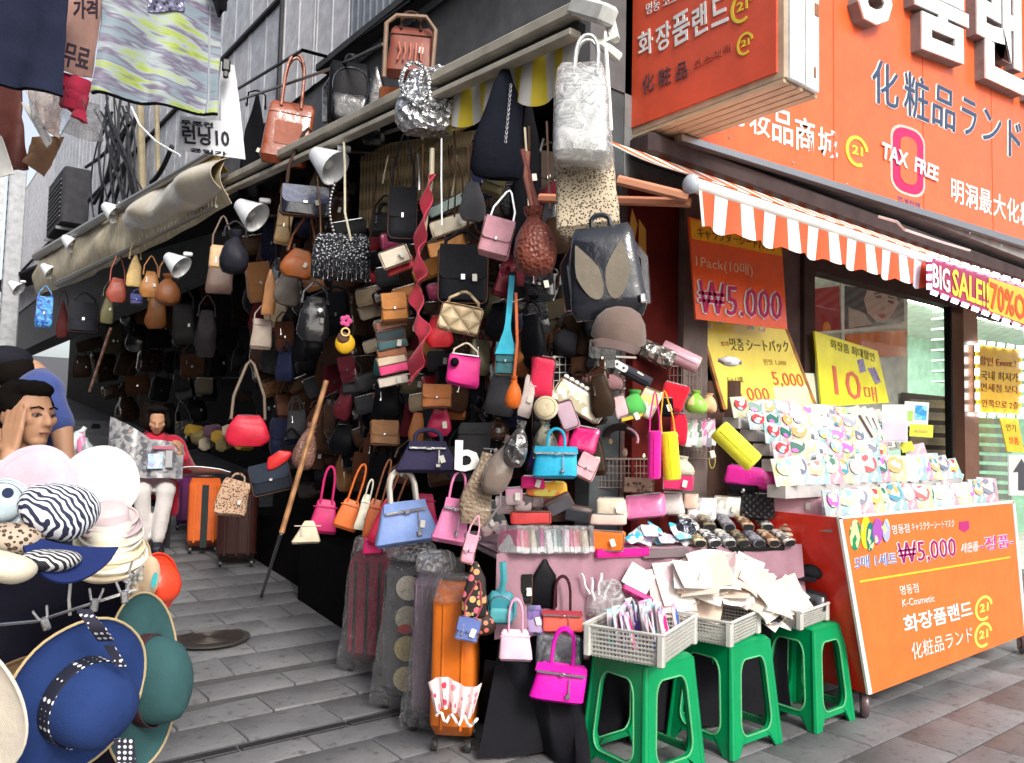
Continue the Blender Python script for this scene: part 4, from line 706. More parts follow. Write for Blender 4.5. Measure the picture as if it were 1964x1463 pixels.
b = bag('drop', 450, 484, 54, 82, 1.85, 'leather:.02,.02,.028', 'round black drop shaped bag in front of the two tone bag', 'round black drop bag', strap=20)
bag('hobo', 572, 505, 62, 56, 2.1, 'leather:.42,.12,.03', 'orange brown slouchy bag below the glossy navy bag', 'orange brown slouchy bag', strap=70, roll=10); bag('flap', 545, 430, 30, 80, 2.15, 'leather:.5,.33,.15', 'narrow beige tan bag left of the navy flap bag', None, roll=8)
bag('hobo', 552, 555, 50, 60, 2.15, 'leather:.20,.17,.14', 'taupe grey soft bag under the orange brown slouchy bag', 'taupe soft bag'); bag('sack', 518, 560, 28, 90, 2.1, 'leather:.55,.25,.1', 'slim caramel bag with pale flap hanging in the left column', 'slim caramel bag')
bag('hobo', 603, 612, 64, 84, 2.1, 'patent:.03,.03,.035', 'shiny dark grey pleated bag left of the yellow charm', 'shiny pleated grey bag', strap=30); bag('tote', 502, 640, 40, 60, 2.1, 'leather:.42,.33,.27', 'pale taupe small bag at the left edge of the bag wall', 'pale taupe small bag', strap=25)
t = thing('round_charm_pouch', 'round yellow and brown charm pouch with a pink flower above it', 'pouch', PX(662, 655, 2.0), (0, 0, face(PX(662, 655, 2.0)))); HERO.append((662, 655, 40, 56, 'yellow charm pouch'))
add(t, 'pouch', ball(.055, (0, 0, -.01), 14, (1, .4, 1.1)), 'leather:.75,.42,.02'); add(t, 'inset', ball(.035, (-.01, -.016, .02), 12, (1, .4, 1)), 'leather:.12,.06,.04'); add(t, 'ring', tube([(.022 * math.cos(a * .6), -.035, .05 + .022 * math.sin(a * .6)) for a in range(10)], .006, 5, closed=True), GOLD)
for q in range(5): add(t, 'petal', ball(.016, (.02 * math.cos(q * 1.256), -.01, .115 + .02 * math.sin(q * 1.256)), 8, (1, .5, 1)), 'fabric:.7,.1,.3')
bag('flap', 757, 590, 52, 56, 2.05, 'leather:.52,.2,.04', 'square tan leather pouch left of the red braided scarf', 'square tan pouch', roll=-8); bag('flap', 772, 412, 58, 105, 2.1, 'leather:.015,.015,.02', 'slim black shoulder bag on a long strap below the silver bag', 'slim black shoulder bag', strap=110)
b = bag('clutch', 758, 492, 56, 36, 2.05, 'leather:.7,.6,.48', 'cream clutch with red side left of the red scarf', 'cream and red clutch', roll=-24); bag('clutch', 768, 510, 56, 26, 2.1, 'leather:red', 'red leather wallet right under the cream and red clutch', None, roll=-24)
for cy, sp_, lab in ((622, 'leather:.25,.1,.06', 'chestnut'), (642, 'leather:.04,.06,.07', 'slate'), (660, 'leather:.03,.10,.11', 'dark teal'), (676, 'leather:.3,.1,.04', 'red brown'), (690, 'leather:.62,.5,.36', 'cream'), (707, 'leather:.75,.05,.2', 'hot pink'), (730, 'leather:.6,.52,.44', 'off white')):
    bag('clutch', 755 - (cy % 7), cy, 58, 19, 2.05, sp_, lab + ' wallet in the leaning stack beside the red scarf', None, name='wallet', cat='wallet', roll=-14, d=.6, group='wallets stacked beside the red scarf')
# long red braided scarf
sc1 = []
def scarf(s, t):
    a = [(826, 335), (818, 380), (812, 430), (800, 480), (806, 520), (796, 560), (800, 600), (812, 640), (800, 690), (786, 735)]; i = s * 9; k = min(int(i), 8); q = i - k
    p = PX(a[k][0] * (1 - q) + a[k + 1][0] * q, a[k][1] * (1 - q) + a[k + 1][1] * q, 2.0); return p + Vector((.02 * math.sin(s * 40 + t * 3), -(t - .5) * (.05 + .04 * s), .01 * math.sin(s * 30 + t * 4)))
solo('braided_scarf', sheet(90, 6, scarf, .006), mat('fabric:.62,.05,.09'), 'long red and pink twisted scarf hanging down the middle of the bag wall', 'scarf'); HERO.append((805, 540, 30, 300, 'red twisted scarf'))
solo('cream_ribbon', tube([PX(829, 285, 2.03), PX(828, 330, 2.03), PX(818, 400, 2.03), PX(812, 460, 2.03)], .012, 6), mat('fabric:cream'), 'thin cream strap running beside the top of the red scarf', 'strap')
b = bag('flap', 969, 690, 40, 66, 1.98, 'leather:.02,.13,.15', 'teal bag with turquoise top hanging on a long turquoise strap', 'turquoise strap bag', d=.5); add(b, 'turquoise_strap', sheet(10, 3, lambda s, t: Vector((.0 + .02 * s + (t - .5) * (.085 - .062 * min(1, s * 3)) , -.035, .02 + .32 * s)), .006), 'leather:.03,.45,.62')
b = bag('drop', 985, 752, 32, 62, 1.98, 'leather:.8,.16,.02', 'orange pointed bag on a thin orange strap next to the turquoise strap', 'orange pointed bag'); add(b, 'strap', tube([(0, 0, .05), (.01, -.01, .2), (0, -.01, .40)], .007, 5), 'leather:.7,.16,.05')
bag('flap', 838, 760, 60, 46, 2.1, 'leather:.42,.14,.04', 'orange brown folded clutch below left of the hot pink bag', 'orange brown clutch', d=.5); bag('hobo', 843, 812, 44, 52, 2.15, 'leather:.45,.02,.08', 'crimson bag peeking above the navy trapeze tote', 'crimson bag'); bag('hobo', 800, 822, 30, 60, 2.15, 'leather:.4,.14,.04', 'rust tan bag left of the crimson bag', None)
bag('flap', 738, 830, 56, 50, 2.1, 'leather:.2,.09,.03', 'brown two tone bag with beige keyring above the orange tote', 'brown keyring bag'); bag('hobo', 742, 770, 60, 70, 2.15, 'leather:black', 'black bag with loop handle above the brown keyring bag', None, strap=20)
bag('birkin', 820, 876, 128, 62, 2.0, 'fabric:.04,.035,.075', 'navy trapeze tote with silver padlock above the blue tote', 'navy trapeze tote', top=.55, hand=22, trim='fabric:.03,.03,.06')
b = bag('tote', 907, 858, 66, 96, 1.98, 'fabric:.02,.02,.022', 'black shopping bag with a big white letter b', 'black letter b bag', top=1, d=.3); Wb, Hb, Db = b['_W'], b['_H'], b['_D']
add(b, 'white_letter', xf(([Vector((x * .105 - .075, -Db * .62 - z * .02, y * .13 - .1)) for x, y, z in textmesh('b', .03)[0]], textmesh('b', .03)[1])), mat('gloss:white'), False)
b = bag('hobo', 925, 935, 62, 150, 1.95, 'snake:.26,.17,.10/.45,.38,.3', 'taupe snakeskin bag with long ears hanging over the table end', 'taupe snakeskin bag', roll=12, nz=.01); add(b, 'edge', tube([(.05, -.03, -.14), (.085, -.04, -.05), (.07, -.04, .06)], .006, 5), METAL); bag('drop', 960, 890, 52, 120, 1.98, 'patent:.22,.17,.14', 'crumpled taupe grey bag leaning behind the snakeskin bag', None, roll=18); bag('drop', 992, 850, 46, 90, 2.0, 'crinkle:.35,.34,.33', 'rounded grey metallic bag beside the straw roll', 'rounded grey metallic bag', roll=10)
# ---- left part of the wall and lower row
bag('hobo', 475, 826, 82, 60, 1.92, 'leather:.62,.02,.05', 'bright red slouchy shoulder bag hanging above the hard suitcases', 'red slouchy bag', strap=105, strapm='leather:taupe'); bag('flap', 519, 916, 78, 62, 1.9, 'leather:.02,.024,.035', 'dark bag with red edging and silver studs beside the wooden pole', 'dark red edged bag', roll=-14, trim='leather:.03,.04,.06', hand=10); 
b = bag('hobo', 533, 880, 50, 22, 1.92, 'leather:.62,.03,.03', 'red leather strap bag peeking over the dark red edged bag', None, roll=-38)
bag('drop', 588, 856, 46, 90, 1.95, 'snake:.34,.18,.14/.2,.1,.08', 'tan snakeskin oval bag behind the wooden pole', 'tan snakeskin oval bag', roll=16); bag('tote', 590, 1020, 58, 44, 1.9, 'leather:.68,.58,.42', 'cream triangular bag at the foot of the wooden pole', 'cream triangular bag', top=.3)
for (cx, cy, w, h, c, lab, sh, hd, rl) in ((622, 990, 54, 66, '.55,.02,.14', 'crimson pink tote on white hook right of the wooden pole', 'crimson pink tote', 64, 6), (668, 985, 46, 60, '.72,.16,.03', 'orange tote with long handles beside the crimson pink tote', 'orange tote', 70, 16), (698, 982, 24, 70, '.72,.68,.55', 'slim cream handled bag beside the orange tote', 'slim cream bag', 30, 12), (716, 995, 34, 78, '.45,.1,.03', 'burnt orange tote with brown handles right of the slim cream bag', 'burnt orange tote', 80, 14), (738, 1000, 44, 90, '.6,.02,.07', 'red tote squeezed left of the pale blue tote', 'squeezed red tote', 90, 20)):
    bag('tote', cx, cy, w, h, 2.0, 'leather:' + c, lab, sh, hand=hd, roll=rl, top=.6, strapm='leather:' + (c if cx not in (716, 738) else '.25,.09,.04'), sw=1.3)
bag('tote', 716, 1046, 40, 34, 1.98, 'leather:.75,.01,.16', 'hot pink bag bottom showing under the red tote', None, top=.8); bag('birkin', 778, 1002, 128, 84, 1.95, 'leather:.20,.30,.60', 'large pale blue trapeze tote resting above the wrapped suitcases', 'pale blue trapeze tote', top=.62, hand=60, roll=-8, yaw=12, strapm='leather:.6,.56,.5')
bag('birkin', 868, 998, 70, 88, 1.92, 'leather:.72,.22,.42', 'pink tote with lock right of the pale blue tote', 'bright pink tote', top=.55, hand=52, roll=8); bag('tote', 818, 980, 40, 70, 2.1, 'leather:.4,.01,.07', 'dark crimson bag between the pale blue and pink totes', None, top=.7)
bag('flap', 900, 1052, 26, 58, 1.85, 'leather:.75,.35,.45', 'small pale pink bag dangling left of the table end', 'small dangling pink bag', roll=14, strap=36)
b = bag('tote', 446, 955, 62, 70, 1.92, mat('leopard:.55,.36,.24/.10,.04,.03', scale=1.8), 'leopard print cloth bag draped over the orange hard suitcase', 'leopard cloth bag', roll=14, nz=.02, d=.3, hand=14)
# ---- dark left stalls: bags hanging from the tarpaulin rail
for (cx, cy, w, h, x, kd, spc, lab, sh, st_) in ((85, 598, 30, 60, 1.75, 'flap', 'print:.03,.25,.62/.02,.08,.4/.1,.4,.75', 'bright blue patterned bag hanging at far left of the stalls', 'bright blue patterned bag', 20), (224, 557, 34, 46, 1.9, 'hobo', 'leather:.38,.08,.05', 'reddish brown bag under the tarpaulin awning', 'reddish brown bag', 50), (258, 520, 26, 62, 1.9, 'sack', 'leather:.65,.45,.18', 'shiny golden beige bag beside the reddish brown bag', 'golden beige bag', 30),
  (288, 545, 34, 50, 1.9, 'hobo', 'leather:.42,.18,.05', 'tan bag hanging left of the cone lamp', 'hanging tan bag', 30), (322, 556, 46, 60, 1.95, 'drop', 'leather:.30,.11,.04', 'brown drawstring bag under the cone lamp', 'brown drawstring bag', 40), (262, 574, 22, 20, 1.85, 'flap', 'leather:.03,.04,.2', 'tiny navy blue bag below the golden beige bag', None, 10), (160, 610, 54, 60, 2.0, 'flap', 'leather:.02,.022,.03', 'black bag hanging in the dark far stall', 'black far stall bag', 20), (206, 590, 22, 60, 2.0, 'sack', 'leather:olive', 'narrow olive bag hanging left of the reddish brown bag', None, 20),
  (120, 612, 20, 70, 2.0, 'sack', 'leather:.1,.02,.02', 'thin dark red bag right of the blue patterned bag', None, 20), (300, 600, 40, 60, 2.1, 'hobo', 'leather:.25,.09,.02', 'brown slouchy bag in the shade below the tan bags', None, 20), (392, 740, 32, 32, 2.6, 'clutch', 'leather:.07,.06,.04', 'small olive grey wallet glinting in the dark shop opening', None, 0), (352, 620, 44, 80, 2.3, 'tote', 'leather:.02,.02,.02', 'black tote hanging in the dark shop opening', None, 30), (395, 640, 40, 90, 2.3, 'hobo', 'leather:.03,.025,.03', 'charcoal slouchy bag deep in the dark opening', None, 30)):
    bag(kd, cx, cy, w, h, x, spc, lab, sh, strap=st_)
# ================================================================ the crowd of smaller bags filling the wall
rw = random.Random(11); USED = set(o['label'] for o in sc.objects if 'label' in o); FIL = []
CN = [('black', '.007,.007,.009', 8), ('dark brown', '.05,.025,.015', 7), ('chocolate', '.09,.035,.02', 5), ('tan', '.36,.16,.06', 3), ('cognac', '.33,.11,.03', 3), ('charcoal', '.05,.05,.055', 4), ('taupe', '.2,.15,.11', 2), ('burgundy', '.14,.02,.03', 2), ('beige', '.5,.38,.24', 1.5), ('navy', '.02,.025,.06', 2), ('rust', '.3,.08,.03', 2), ('olive', '.12,.11,.06', 1), ('grey', '.2,.2,.21', 1)]
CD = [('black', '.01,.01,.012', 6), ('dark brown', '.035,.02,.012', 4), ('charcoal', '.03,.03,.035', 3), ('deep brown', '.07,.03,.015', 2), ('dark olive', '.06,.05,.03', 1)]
CWAL = CN + [('red', '.45,.03,.04', 5), ('tan leather', '.5,.2,.05', 4), ('cream', '.6,.5,.36', 3), ('pink', '.6,.08,.2', 2.5), ('teal', '.03,.12,.12', 1.5)]
FIN = [('leather', 'leather', 5), ('shiny', 'patent', 2), ('cloth', 'fabric', 1.2), ('snakeskin', 'snake', .8)]
def pick(L): return rw.choices(L, [q[2] for q in L])[0]
def rel(dx, dy):
    v = 'above' if dy > 22 else 'below' if dy < -22 else ''; h = 'left' if dx > 22 else 'right' if dx < -22 else ''
    if v and h: return v + ' and to the ' + h + ' of'
    if v: return 'directly ' + v
    if h: return 'just ' + h + ' of'
    return 'partly behind'
def autolabel(adj, cx, cy):
    hs = sorted(HERO, key=lambda q: (q[0] - cx) ** 2 + (q[1] - cy) ** 2)
    for pre in ('', 'small ', 'slightly tilted '):
        for hq in hs[:7]:
            l = f"{pre}{adj} {rel(hq[0] - cx, hq[1] - cy)} the {hq[4]}"
            if l not in USED and len(l.split()) <= 16: USED.add(l); return l
    a, b_ = hs[0], hs[1]; l = f"{adj} between the {a[4]} and the {b_[4]}"
    if l in USED or len(l.split()) > 16: l = f"tiny {adj} close beside the {hs[2][4]}"
    USED.add(l); return l
def inpoly(x, y, P):
    c = False
    for i in range(len(P)):
        (a, b_), (d, e) = P[i], P[i - 1]
        if (b_ > y) != (e > y) and x < (d - a) * (y - b_) / (e - b_) + a: c = not c
    return c
WALLP = [(478, 330), (610, 320), (760, 330), (900, 330), (1060, 320), (1075, 560), (1150, 600), (1150, 880), (1000, 900), (900, 900), (640, 930), (560, 900), (500, 800), (478, 640)]
def fillers(poly, x0, x1, sx, sy, cols, wr, hr, row_tilt, prob=1.0, wal=None):
    xs = [q[0] for q in poly]; ysq = [q[1] for q in poly]; y = min(ysq) + sy / 2; r = 0
    while y < max(ysq):
        x = min(xs) + sx / 2 + (sx / 2 if r % 2 else 0)
        while x < max(xs):
            cx, cy = x + rw.uniform(-7, 7), y + rw.uniform(-7, 7) + row_tilt * (x - min(xs))
            if inpoly(cx, cy, poly) and rw.random() < prob and not any(abs(q[0] - cx) < q[2] * .3 and abs(q[1] - cy) < q[3] * .3 for q in HERO):
                iswal = wal and wal[0] < cx < wal[2] and wal[1] < cy < wal[3]
                c = pick(CWAL if iswal else cols); f = pick(FIN); kd = rw.choices(['flap', 'hobo', 'tote', 'clutch', 'drop'], [3, 3, 2.5, 3, 1])[0]
                if iswal: kd = 'clutch'
                w_, h_ = rw.uniform(*wr), rw.uniform(*hr)
                if kd == 'clutch': h_ *= .5; w_ *= 1.15
                kn = dict(flap='shoulder bag', hobo='slouchy bag', tote='tote', clutch='wallet', drop='drawstring bag')[kd]
                spc = f[1] + ':' + c[1] + ('/' + ','.join(str(round(float(q) * .4, 3)) for q in c[1].split(',')) if f[1] == 'snake' else '')
                bag(kd, cx, cy, w_, h_, rw.uniform(x0, x1), spc, autolabel(f"{c[0]} {f[0] if 'leather' not in c[0] else ''} {kn}".replace('  ', ' '), cx, cy), None, name='wallet' if kd == 'clutch' else None, cat='wallet' if kd == 'clutch' else None, roll=rw.uniform(-14, 14) + (-12 if kd == 'clutch' else 0), yaw=rw.uniform(-35, 25),
                    strap=rw.uniform(10, 45) if kd != 'clutch' and rw.random() < .75 else 0, hand=rw.uniform(10, 22) if kd == 'tote' else 0, lo=True, d=.4, group='bags and wallets crowding the display wall')
                FIL.append((cx, cy))
            x += sx
        y += sy; r += 1
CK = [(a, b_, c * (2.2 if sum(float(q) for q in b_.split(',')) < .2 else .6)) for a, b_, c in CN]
fillers([(478, 330), (610, 320), (680, 420), (905, 410), (930, 330), (1055, 320), (1050, 640), (985, 860), (900, 900), (640, 930), (560, 900), (500, 800), (478, 640)], 2.25, 2.45, 37, 34, CK, (34, 60), (44, 84), -.05, 1, (690, 430, 850, 780))
WALLB = [q if q[0] < 1100 else (q[0] + 10, q[1]) for q in WALLP]
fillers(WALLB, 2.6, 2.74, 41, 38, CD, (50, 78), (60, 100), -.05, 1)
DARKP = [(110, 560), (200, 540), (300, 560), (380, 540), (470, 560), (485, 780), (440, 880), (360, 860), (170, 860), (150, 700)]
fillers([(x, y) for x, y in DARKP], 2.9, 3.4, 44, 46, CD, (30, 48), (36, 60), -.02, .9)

# thin straps and cords hanging in front of the reed blind, too many and too fine to count
g = []
for k in range(46):
    px = rw.uniform(500, 1050); y0 = 290 - (px - 600) * .12 + rw.uniform(-10, 60); ln = rw.uniform(50, 190); xx = rw.uniform(2.05, 2.5); a = PX(px, y0, xx); b_ = PX(px + rw.uniform(-14, 14), y0 + ln, xx)
    g.append(tube([a, a.lerp(b_, .5) + Vector((0, rw.uniform(-.02, .02), 0)), b_], rw.uniform(.0025, .005), 4, 1.6))
for i, (c, sl) in enumerate((('leather:.05,.025,.015', slice(0, 30)), ('leather:.30,.15,.06', slice(30, 36)), ('leather:.6,.52,.36', slice(36, 41)), ('metal:.6,.6,.62', slice(41, 46)))):
    o = mk('hanging_straps', join(*g[sl]), mat(c)); o['kind'] = 'stuff'; o['label'] = ('dark', 'tan', 'cream', 'silver')[i] + ' straps and cords dangling among the hanging bags'
# ================================================================ TABLE, STOOLS, CART
TA, TB = Vector((2.14, 2.74, 0)), Vector((3.55, 2.28, 0)); TD = (TB - TA).normalized(); TN = Vector((-TD.y, TD.x, 0)); TN = TN if TN.y > 0 else -TN; TC = TA.dot(TN); TZ = .83; TYAW = math.degrees(math.atan2(TD.y, TD.x))
def PT(px, py, off): r = ray(px, py); return CAM + r * ((TC + off - CAM.dot(TN)) / r.dot(TN))
_pl = place
def place(at, cx, cy, x): return PT(cx, cy, x) if at == 'T' else _pl(at, cx, cy, x)
tb = thing('goods_table', 'goods table covered with a dusty pink cloth and black skirt behind the green stools', 'table', (TA + TB) / 2 + TN * .35, (0, 0, R(TYAW)))
TL = (TB - TA).length
mk('tabletop', box(0, 0, TZ - .02, TL + .04, .74, .035, .008), mat('matte:.35,.3,.3'), tb); 
for sx in (-1, 1):
    for sy in (-1, 1): mk('leg', box(sx * TL * .46, sy * .3, TZ / 2 - .02, .04, .04, TZ - .04), mat('metal:.2,.2,.2'), tb)
def clo(s, t): x = (s - .5) * (TL + .1); return Vector((x, -.385 - .02 * t - (.018 * math.sin(x * 19 + 1.5 * math.sin(x * 5)) + .012 * math.sin(x * 43)) * (.25 + t), TZ + .003 - .36 * t - .02 * math.sin(x * 4) * t))
mk('pink_cloth', sheet(110, 10, clo, .003), mat('fabric:.34,.19,.235'), tb)
def clo2(s, t): return Vector(((s - .5) * (TL + .06), -.375 + .74 * t, TZ + .004 + .002 * math.sin(s * 40) * math.sin(t * 9)))
mk('table_cover', sheet(30, 12, clo2, .003), mat('fabric:.34,.19,.235'), tb)
def skirt(s, t): x = (s - .5) * (TL + .02); return Vector((x - .12 * t * (1 - s), -.33 - .10 * t * (1.2 - s) - .02 * math.sin(x * 14 + 3 * t) * t, TZ - .36 - .455 * t))
mk('black_skirt', sheet(60, 8, skirt, .003), mat('fabric:.012,.012,.015'), tb)
solo('black_cloth', sheet(24, 14, lambda s, t: PT(930 + 190 * s - 20 * t * (1 - s), 1265 + 20 * s, -.02).lerp(PZ(905 + (1125 - 905) * s + 60 * math.sin(s * 3.1), 1375 + 135 * math.sin(s * 1.4), .01), t) + Vector((.012 * math.sin(s * 17 + t * 3), -.016 * math.sin(s * 23 + t * 5) , 0)), .003), mat('fabric:.014,.014,.018'), 'black cloth bundle spilling from under the left end of the table onto the paving', 'cloth')
# --- green stools
GS = mat('gloss:.0,.26,.085', rough=.28, bump=.05)
def face_panel(wt, wb, h, side):   # one stool side with a rounded window, local: bottom at z 0, lies in plane y=0
    N = 28; V = []; 
    def edge(z): return (wb + (wt - wb) * z / h) / 2
    zt, zb = h * .86, h * .17; out = []; inn = []
    wi_t, wi_b = edge(zt) * .58, edge(zb) * .66
    quad = rrect(2, 2, .42, 0, 0, 5)
    for x, z in quad:
        zz = zb + (zt - zb) * (z + 1) / 2; wi = wi_b + (wi_t - wi_b) * (z + 1) / 2; inn.append((x * wi, zz))
        q = max(abs(x), abs(z)); X, Z = x / q, z / q; zo = h * (Z + 1) / 2; out.append((X * edge(zo), zo if Z > -.98 else 0))
    n = len(inn); V = [Vector((a, 0, b)) for a, b in out] + [Vector((a, 0, b)) for a, b in inn] + [Vector((a, .012, b)) for a, b in out] + [Vector((a, .02, b)) for a, b in inn]
    F = []
    for i in range(n):
        j = (i + 1) % n; F += [(i, j, n + j, n + i), (2 * n + i, 3 * n + i, 3 * n + j, 2 * n + j), (n + i, n + j, 3 * n + j, 3 * n + i), (i, 2 * n + i, 2 * n + j, j)]
    return V, F
def stool(p, label, seat=.25, base=.335, h=.455, rz=0):
    t = thing('plastic_stool', label, 'stool', p, (0, 0, R(rz)), 'green plastic stools carrying the baskets')
    sl = math.atan2((base - seat) / 2, h)
    for k in range(4):
        a = math.pi / 2 * k
        # lower edge cut into an arch so the feet stand free
        V, F = face_panel(seat, base, h, k); 
        V2 = []
        for v in V:
            z = v.z
            if z < h * .012 and abs(v.x) < base * .36: z = h * .11 
            V2.append(Vector((v.x, v.y - base / 2 + math.tan(sl) * z, z)))
        mk('side_panel', xf((V2, F), (0, 0, 0), (0, 0, a)), GS, t)
        rim = [Vector((x, y, 0)) for x, y in ()]
        q = .5; c, s_ = math.cos(a), math.sin(a); 
        leg = tube([(-seat / 2 + .008, -seat / 2 + .008, h * .985), (-base / 2 + .010, -base / 2 + .010, 0)], [.012, .017], 8); mk('leg', xf(leg, (0, 0, 0), (0, 0, a)), GS, t)
        V, F = face_panel(seat, base, h, k); n = len(V) // 4; mk('window_rim', xf(tube([Vector((v.x, v.y - base / 2 + math.tan(sl) * v.z - .001, v.z)) for v in V[n:2 * n]], .004, 5, closed=True), (0, 0, 0), (0, 0, a)), mat('gloss:.12,.45,.2'), t)
    mk('seat', box(0, 0, h - .004, seat + .004, seat + .004, .026, .012), GS, t)
    return t
def stool_at(cx, cy, label, **k):
    s = k.get('seat', .25); c = PZ(cx, cy, .455); return stool(Vector((c.x + s / 2 - .005, c.y + s / 2 - .005, 0)), label, **k)
S1 = stool_at(1238, 1278, 'green plastic stool nearest the camera carrying the biggest basket', seat=.29, base=.36); S2 = stool_at(1402, 1240, 'green plastic stool in the middle of the three, under the second basket', seat=.285, base=.36); S3 = stool_at(1560, 1208, 'green plastic stool beside the orange cart, farthest of the three', seat=.26, base=.335)
# --- plastic baskets
BK = mat('gloss:.50,.50,.46', rough=.35)
def basket(p, L, Wd, h, rz, label):
    t = thing('plastic_basket', label, 'basket', p, (0, 0, R(rz)), 'grey plastic baskets on the green stools')
    fl = .02
    for sx, sy, ln in ((0, -1, L), (0, 1, L), (-1, 0, Wd), (1, 0, Wd)):
        a = 0 if sx == 0 else math.pi / 2; off = (Wd if sx == 0 else L) / 2
        g = []
        for k in range(7): z = .012 + (h - .02) * k / 6; w_ = ln - .03 + .04 * z / h; g.append(box(0, 0, z, w_, .004, h * .055, 0))
        n = int(ln / .016)
        for k in range(n + 1): x = -ln / 2 + .012 + (ln - .024) * k / n; g.append(box(x, .0015, h / 2, .003, .003, h))
        m2 = join(*g); m2 = ([Vector((v.x, v.y - off - (v.z / h) * .014 if not (sx or sy > 0) or True else 0, v.z)) for v in m2[0]], m2[1])
        q = {(0, -1): 0, (1, 0): math.pi / 2, (0, 1): math.pi, (-1, 0): -math.pi / 2}[(sx, sy)]
        o = mk('lattice_side', xf(m2, (0, 0, 0), (0, 0, q)), BK, t, False)
    for k in range(4): a = math.pi / 2 * k; mk('corner', xf(box(-L / 2 - .006, -Wd / 2 - .006, h / 2, .03, .03, h, .006), (0, 0, 0), (0, 0, 0)) if k == 0 else xf(box((-1, 1, 1, -1)[k] * (L / 2 + .006), (-1, -1, 1, 1)[k] * (Wd / 2 + .006), h / 2, .03, .03, h, .006)), BK, t)
    mk('base', box(0, 0, .004, L - .01, Wd - .01, .008), BK, t, False)
    mk('rim', tube([(-L / 2 - .018, -Wd / 2 - .018, h), (L / 2 + .018, -Wd / 2 - .018, h), (L / 2 + .018, Wd / 2 + .018, h), (-L / 2 - .018, Wd / 2 + .018, h)], .007, 6, closed=True), mat('gloss:.66,.66,.62'), t); return t
c1 = PZ(1232, 1268, .475); B1 = basket(Vector((c1.x + .13, c1.y + .12, .472)), .40, .29, .125, 22, 'large grey lattice basket of colourful packets on the nearest green stool')
c2 = PZ(1385, 1238, .475); B2 = basket(Vector((c2.x + .13, c2.y + .13, .472)), .30, .24, .105, 14, 'middle grey lattice basket with a black case on the second green stool')
c3 = PZ(1530, 1206, .475); B3 = basket(Vector((c3.x + .12, c3.y + .12, .472)), .28, .22, .085, 8, 'small grey lattice basket of black items next to the orange cart')
rb = random.Random(5)
def local(t, x, y, z, rz=0): a = t.rotation_euler.z; return Vector((t.location.x + x * math.cos(a) - y * math.sin(a), t.location.y + x * math.sin(a) + y * math.cos(a), t.location.z + z))
PKC = ['.04,.12,.5', '.75,.3,.5', '.1,.5,.55', '.7,.02,.2', '.45,.6,.55', '.12,.06,.35', '.7,.68,.66', '.3,.55,.7', '.6,.1,.1']
for k in range(30):
    p = local(B1, -.17 + .0115 * k, -.12 + .2 * rb.random(), .03); c = PKC[k % 9]
    o = solo('packet', box(0, 0, .075, .05, .007, .15, .002), mat('print:' + c + '/.7,.6,.65/' + PKC[(k * 3 + 1) % 9], scale=.7), f"{('blue', 'pink', 'turquoise', 'crimson', 'mint', 'violet', 'white', 'sky blue', 'red')[k % 9]} patterned packet standing in the nearest basket, " + ('leftmost group', 'left centre group', 'right centre group', 'rightmost group')[k // 9], 'packet', p, (R(rb.uniform(-22, -6)), R(rb.uniform(-8, 8)), R(22 + rb.uniform(-30, 30))), 'packets standing in the nearest basket', False)
# heap of cream paper sleeves
for k in range(48):
    s_ = k / 47; q = PT(1262 + 250 * s_, 1150 - 62 * math.sin(math.pi * min(1, s_ * 1.15)) ** .8 + rb.uniform(-10, 22), -.16 + rb.uniform(-.05, .07)); w_, h_ = rb.uniform(.12, .19), rb.uniform(.16, .25); cv = rb.uniform(-.02, .03)
    g = sheet(4, 5, lambda s, t: Vector(((s - .5) * w_, cv * math.sin(3.1 * s) - .02 * t * t, (t - .6) * h_)), .0025)
    c = ('.78,.70,.60', '.80,.76,.70', '.74,.60,.50', '.82,.80,.78')[k % 4]
    solo('paper_sleeve', g, mat('print:.7,.5,.52/.76,.7,.66/.74,.62,.56', scale=.5) if k % 9 == 4 else mat('matte:' + c), ('cream', 'ivory', 'peach', 'white')[k % 4] + ' paper sleeve, ' + ('first', 'second', 'third', 'fourth', 'fifth', 'sixth', 'seventh', 'eighth', 'ninth', 'tenth', 'eleventh', 'twelfth', 'thirteenth', 'fourteenth')[k // 4] + ' of its shade from the left in the fanned heap', 'paper sleeve', q, (R(rb.uniform(-74, -44)), R(-20 + 60 * s_ + rb.uniform(-20, 20)), face(q) + R(rb.uniform(-25, 25))), 'cream paper sleeves fanned over the baskets', True)
q = PT(1340, 1165, -.18); solo('peach_envelope', xf(slab(rrect(.2, .12, .01), .01)), mat('matte:.72,.55,.45'), 'large peach envelope slumped over the front of the paper heap', 'envelope', q, (R(-40), R(12), face(q)))
q = PT(1225, 1110, -.12); solo('white_card', slab(rrect(.12, .1, .004), .003), mat('gloss:.78,.82,.78'), 'white card propped up left of the paper sleeve heap', 'card', q, (R(-20), R(30), face(q)), None, False)
q = PT(1222, 1140, -.16); solo('magenta_case', box(0, 0, 0, .14, .06, .03, .008), mat('gloss:.62,.01,.2'), 'magenta glasses case lying on top of the packets', 'case', q, (R(-20), R(24), face(q)))
q = PT(1165, 1140, -.1)
for k in range(7): qq = PT(1135 + 11 * k, 1110 + (k % 3) * 14, -.08 - .01 * k); mk('ring', tube([(.03 * math.cos(a * .4), -.005 * k, .03 * math.sin(a * .4)) for a in range(16)], .004, 4, closed=True), mat('gloss:.7,.7,.72'), None) if 0 else None
cb = thing('clear_bag', 'clump of clear plastic bags at the left side of the nearest basket', 'plastic bag', q, (0, 0, face(q))); mk('film', xf(puff(.15, .18, .1, 3, .6, 1, .6, .04, 77, 14, 26, .2)), FILM2, cb)
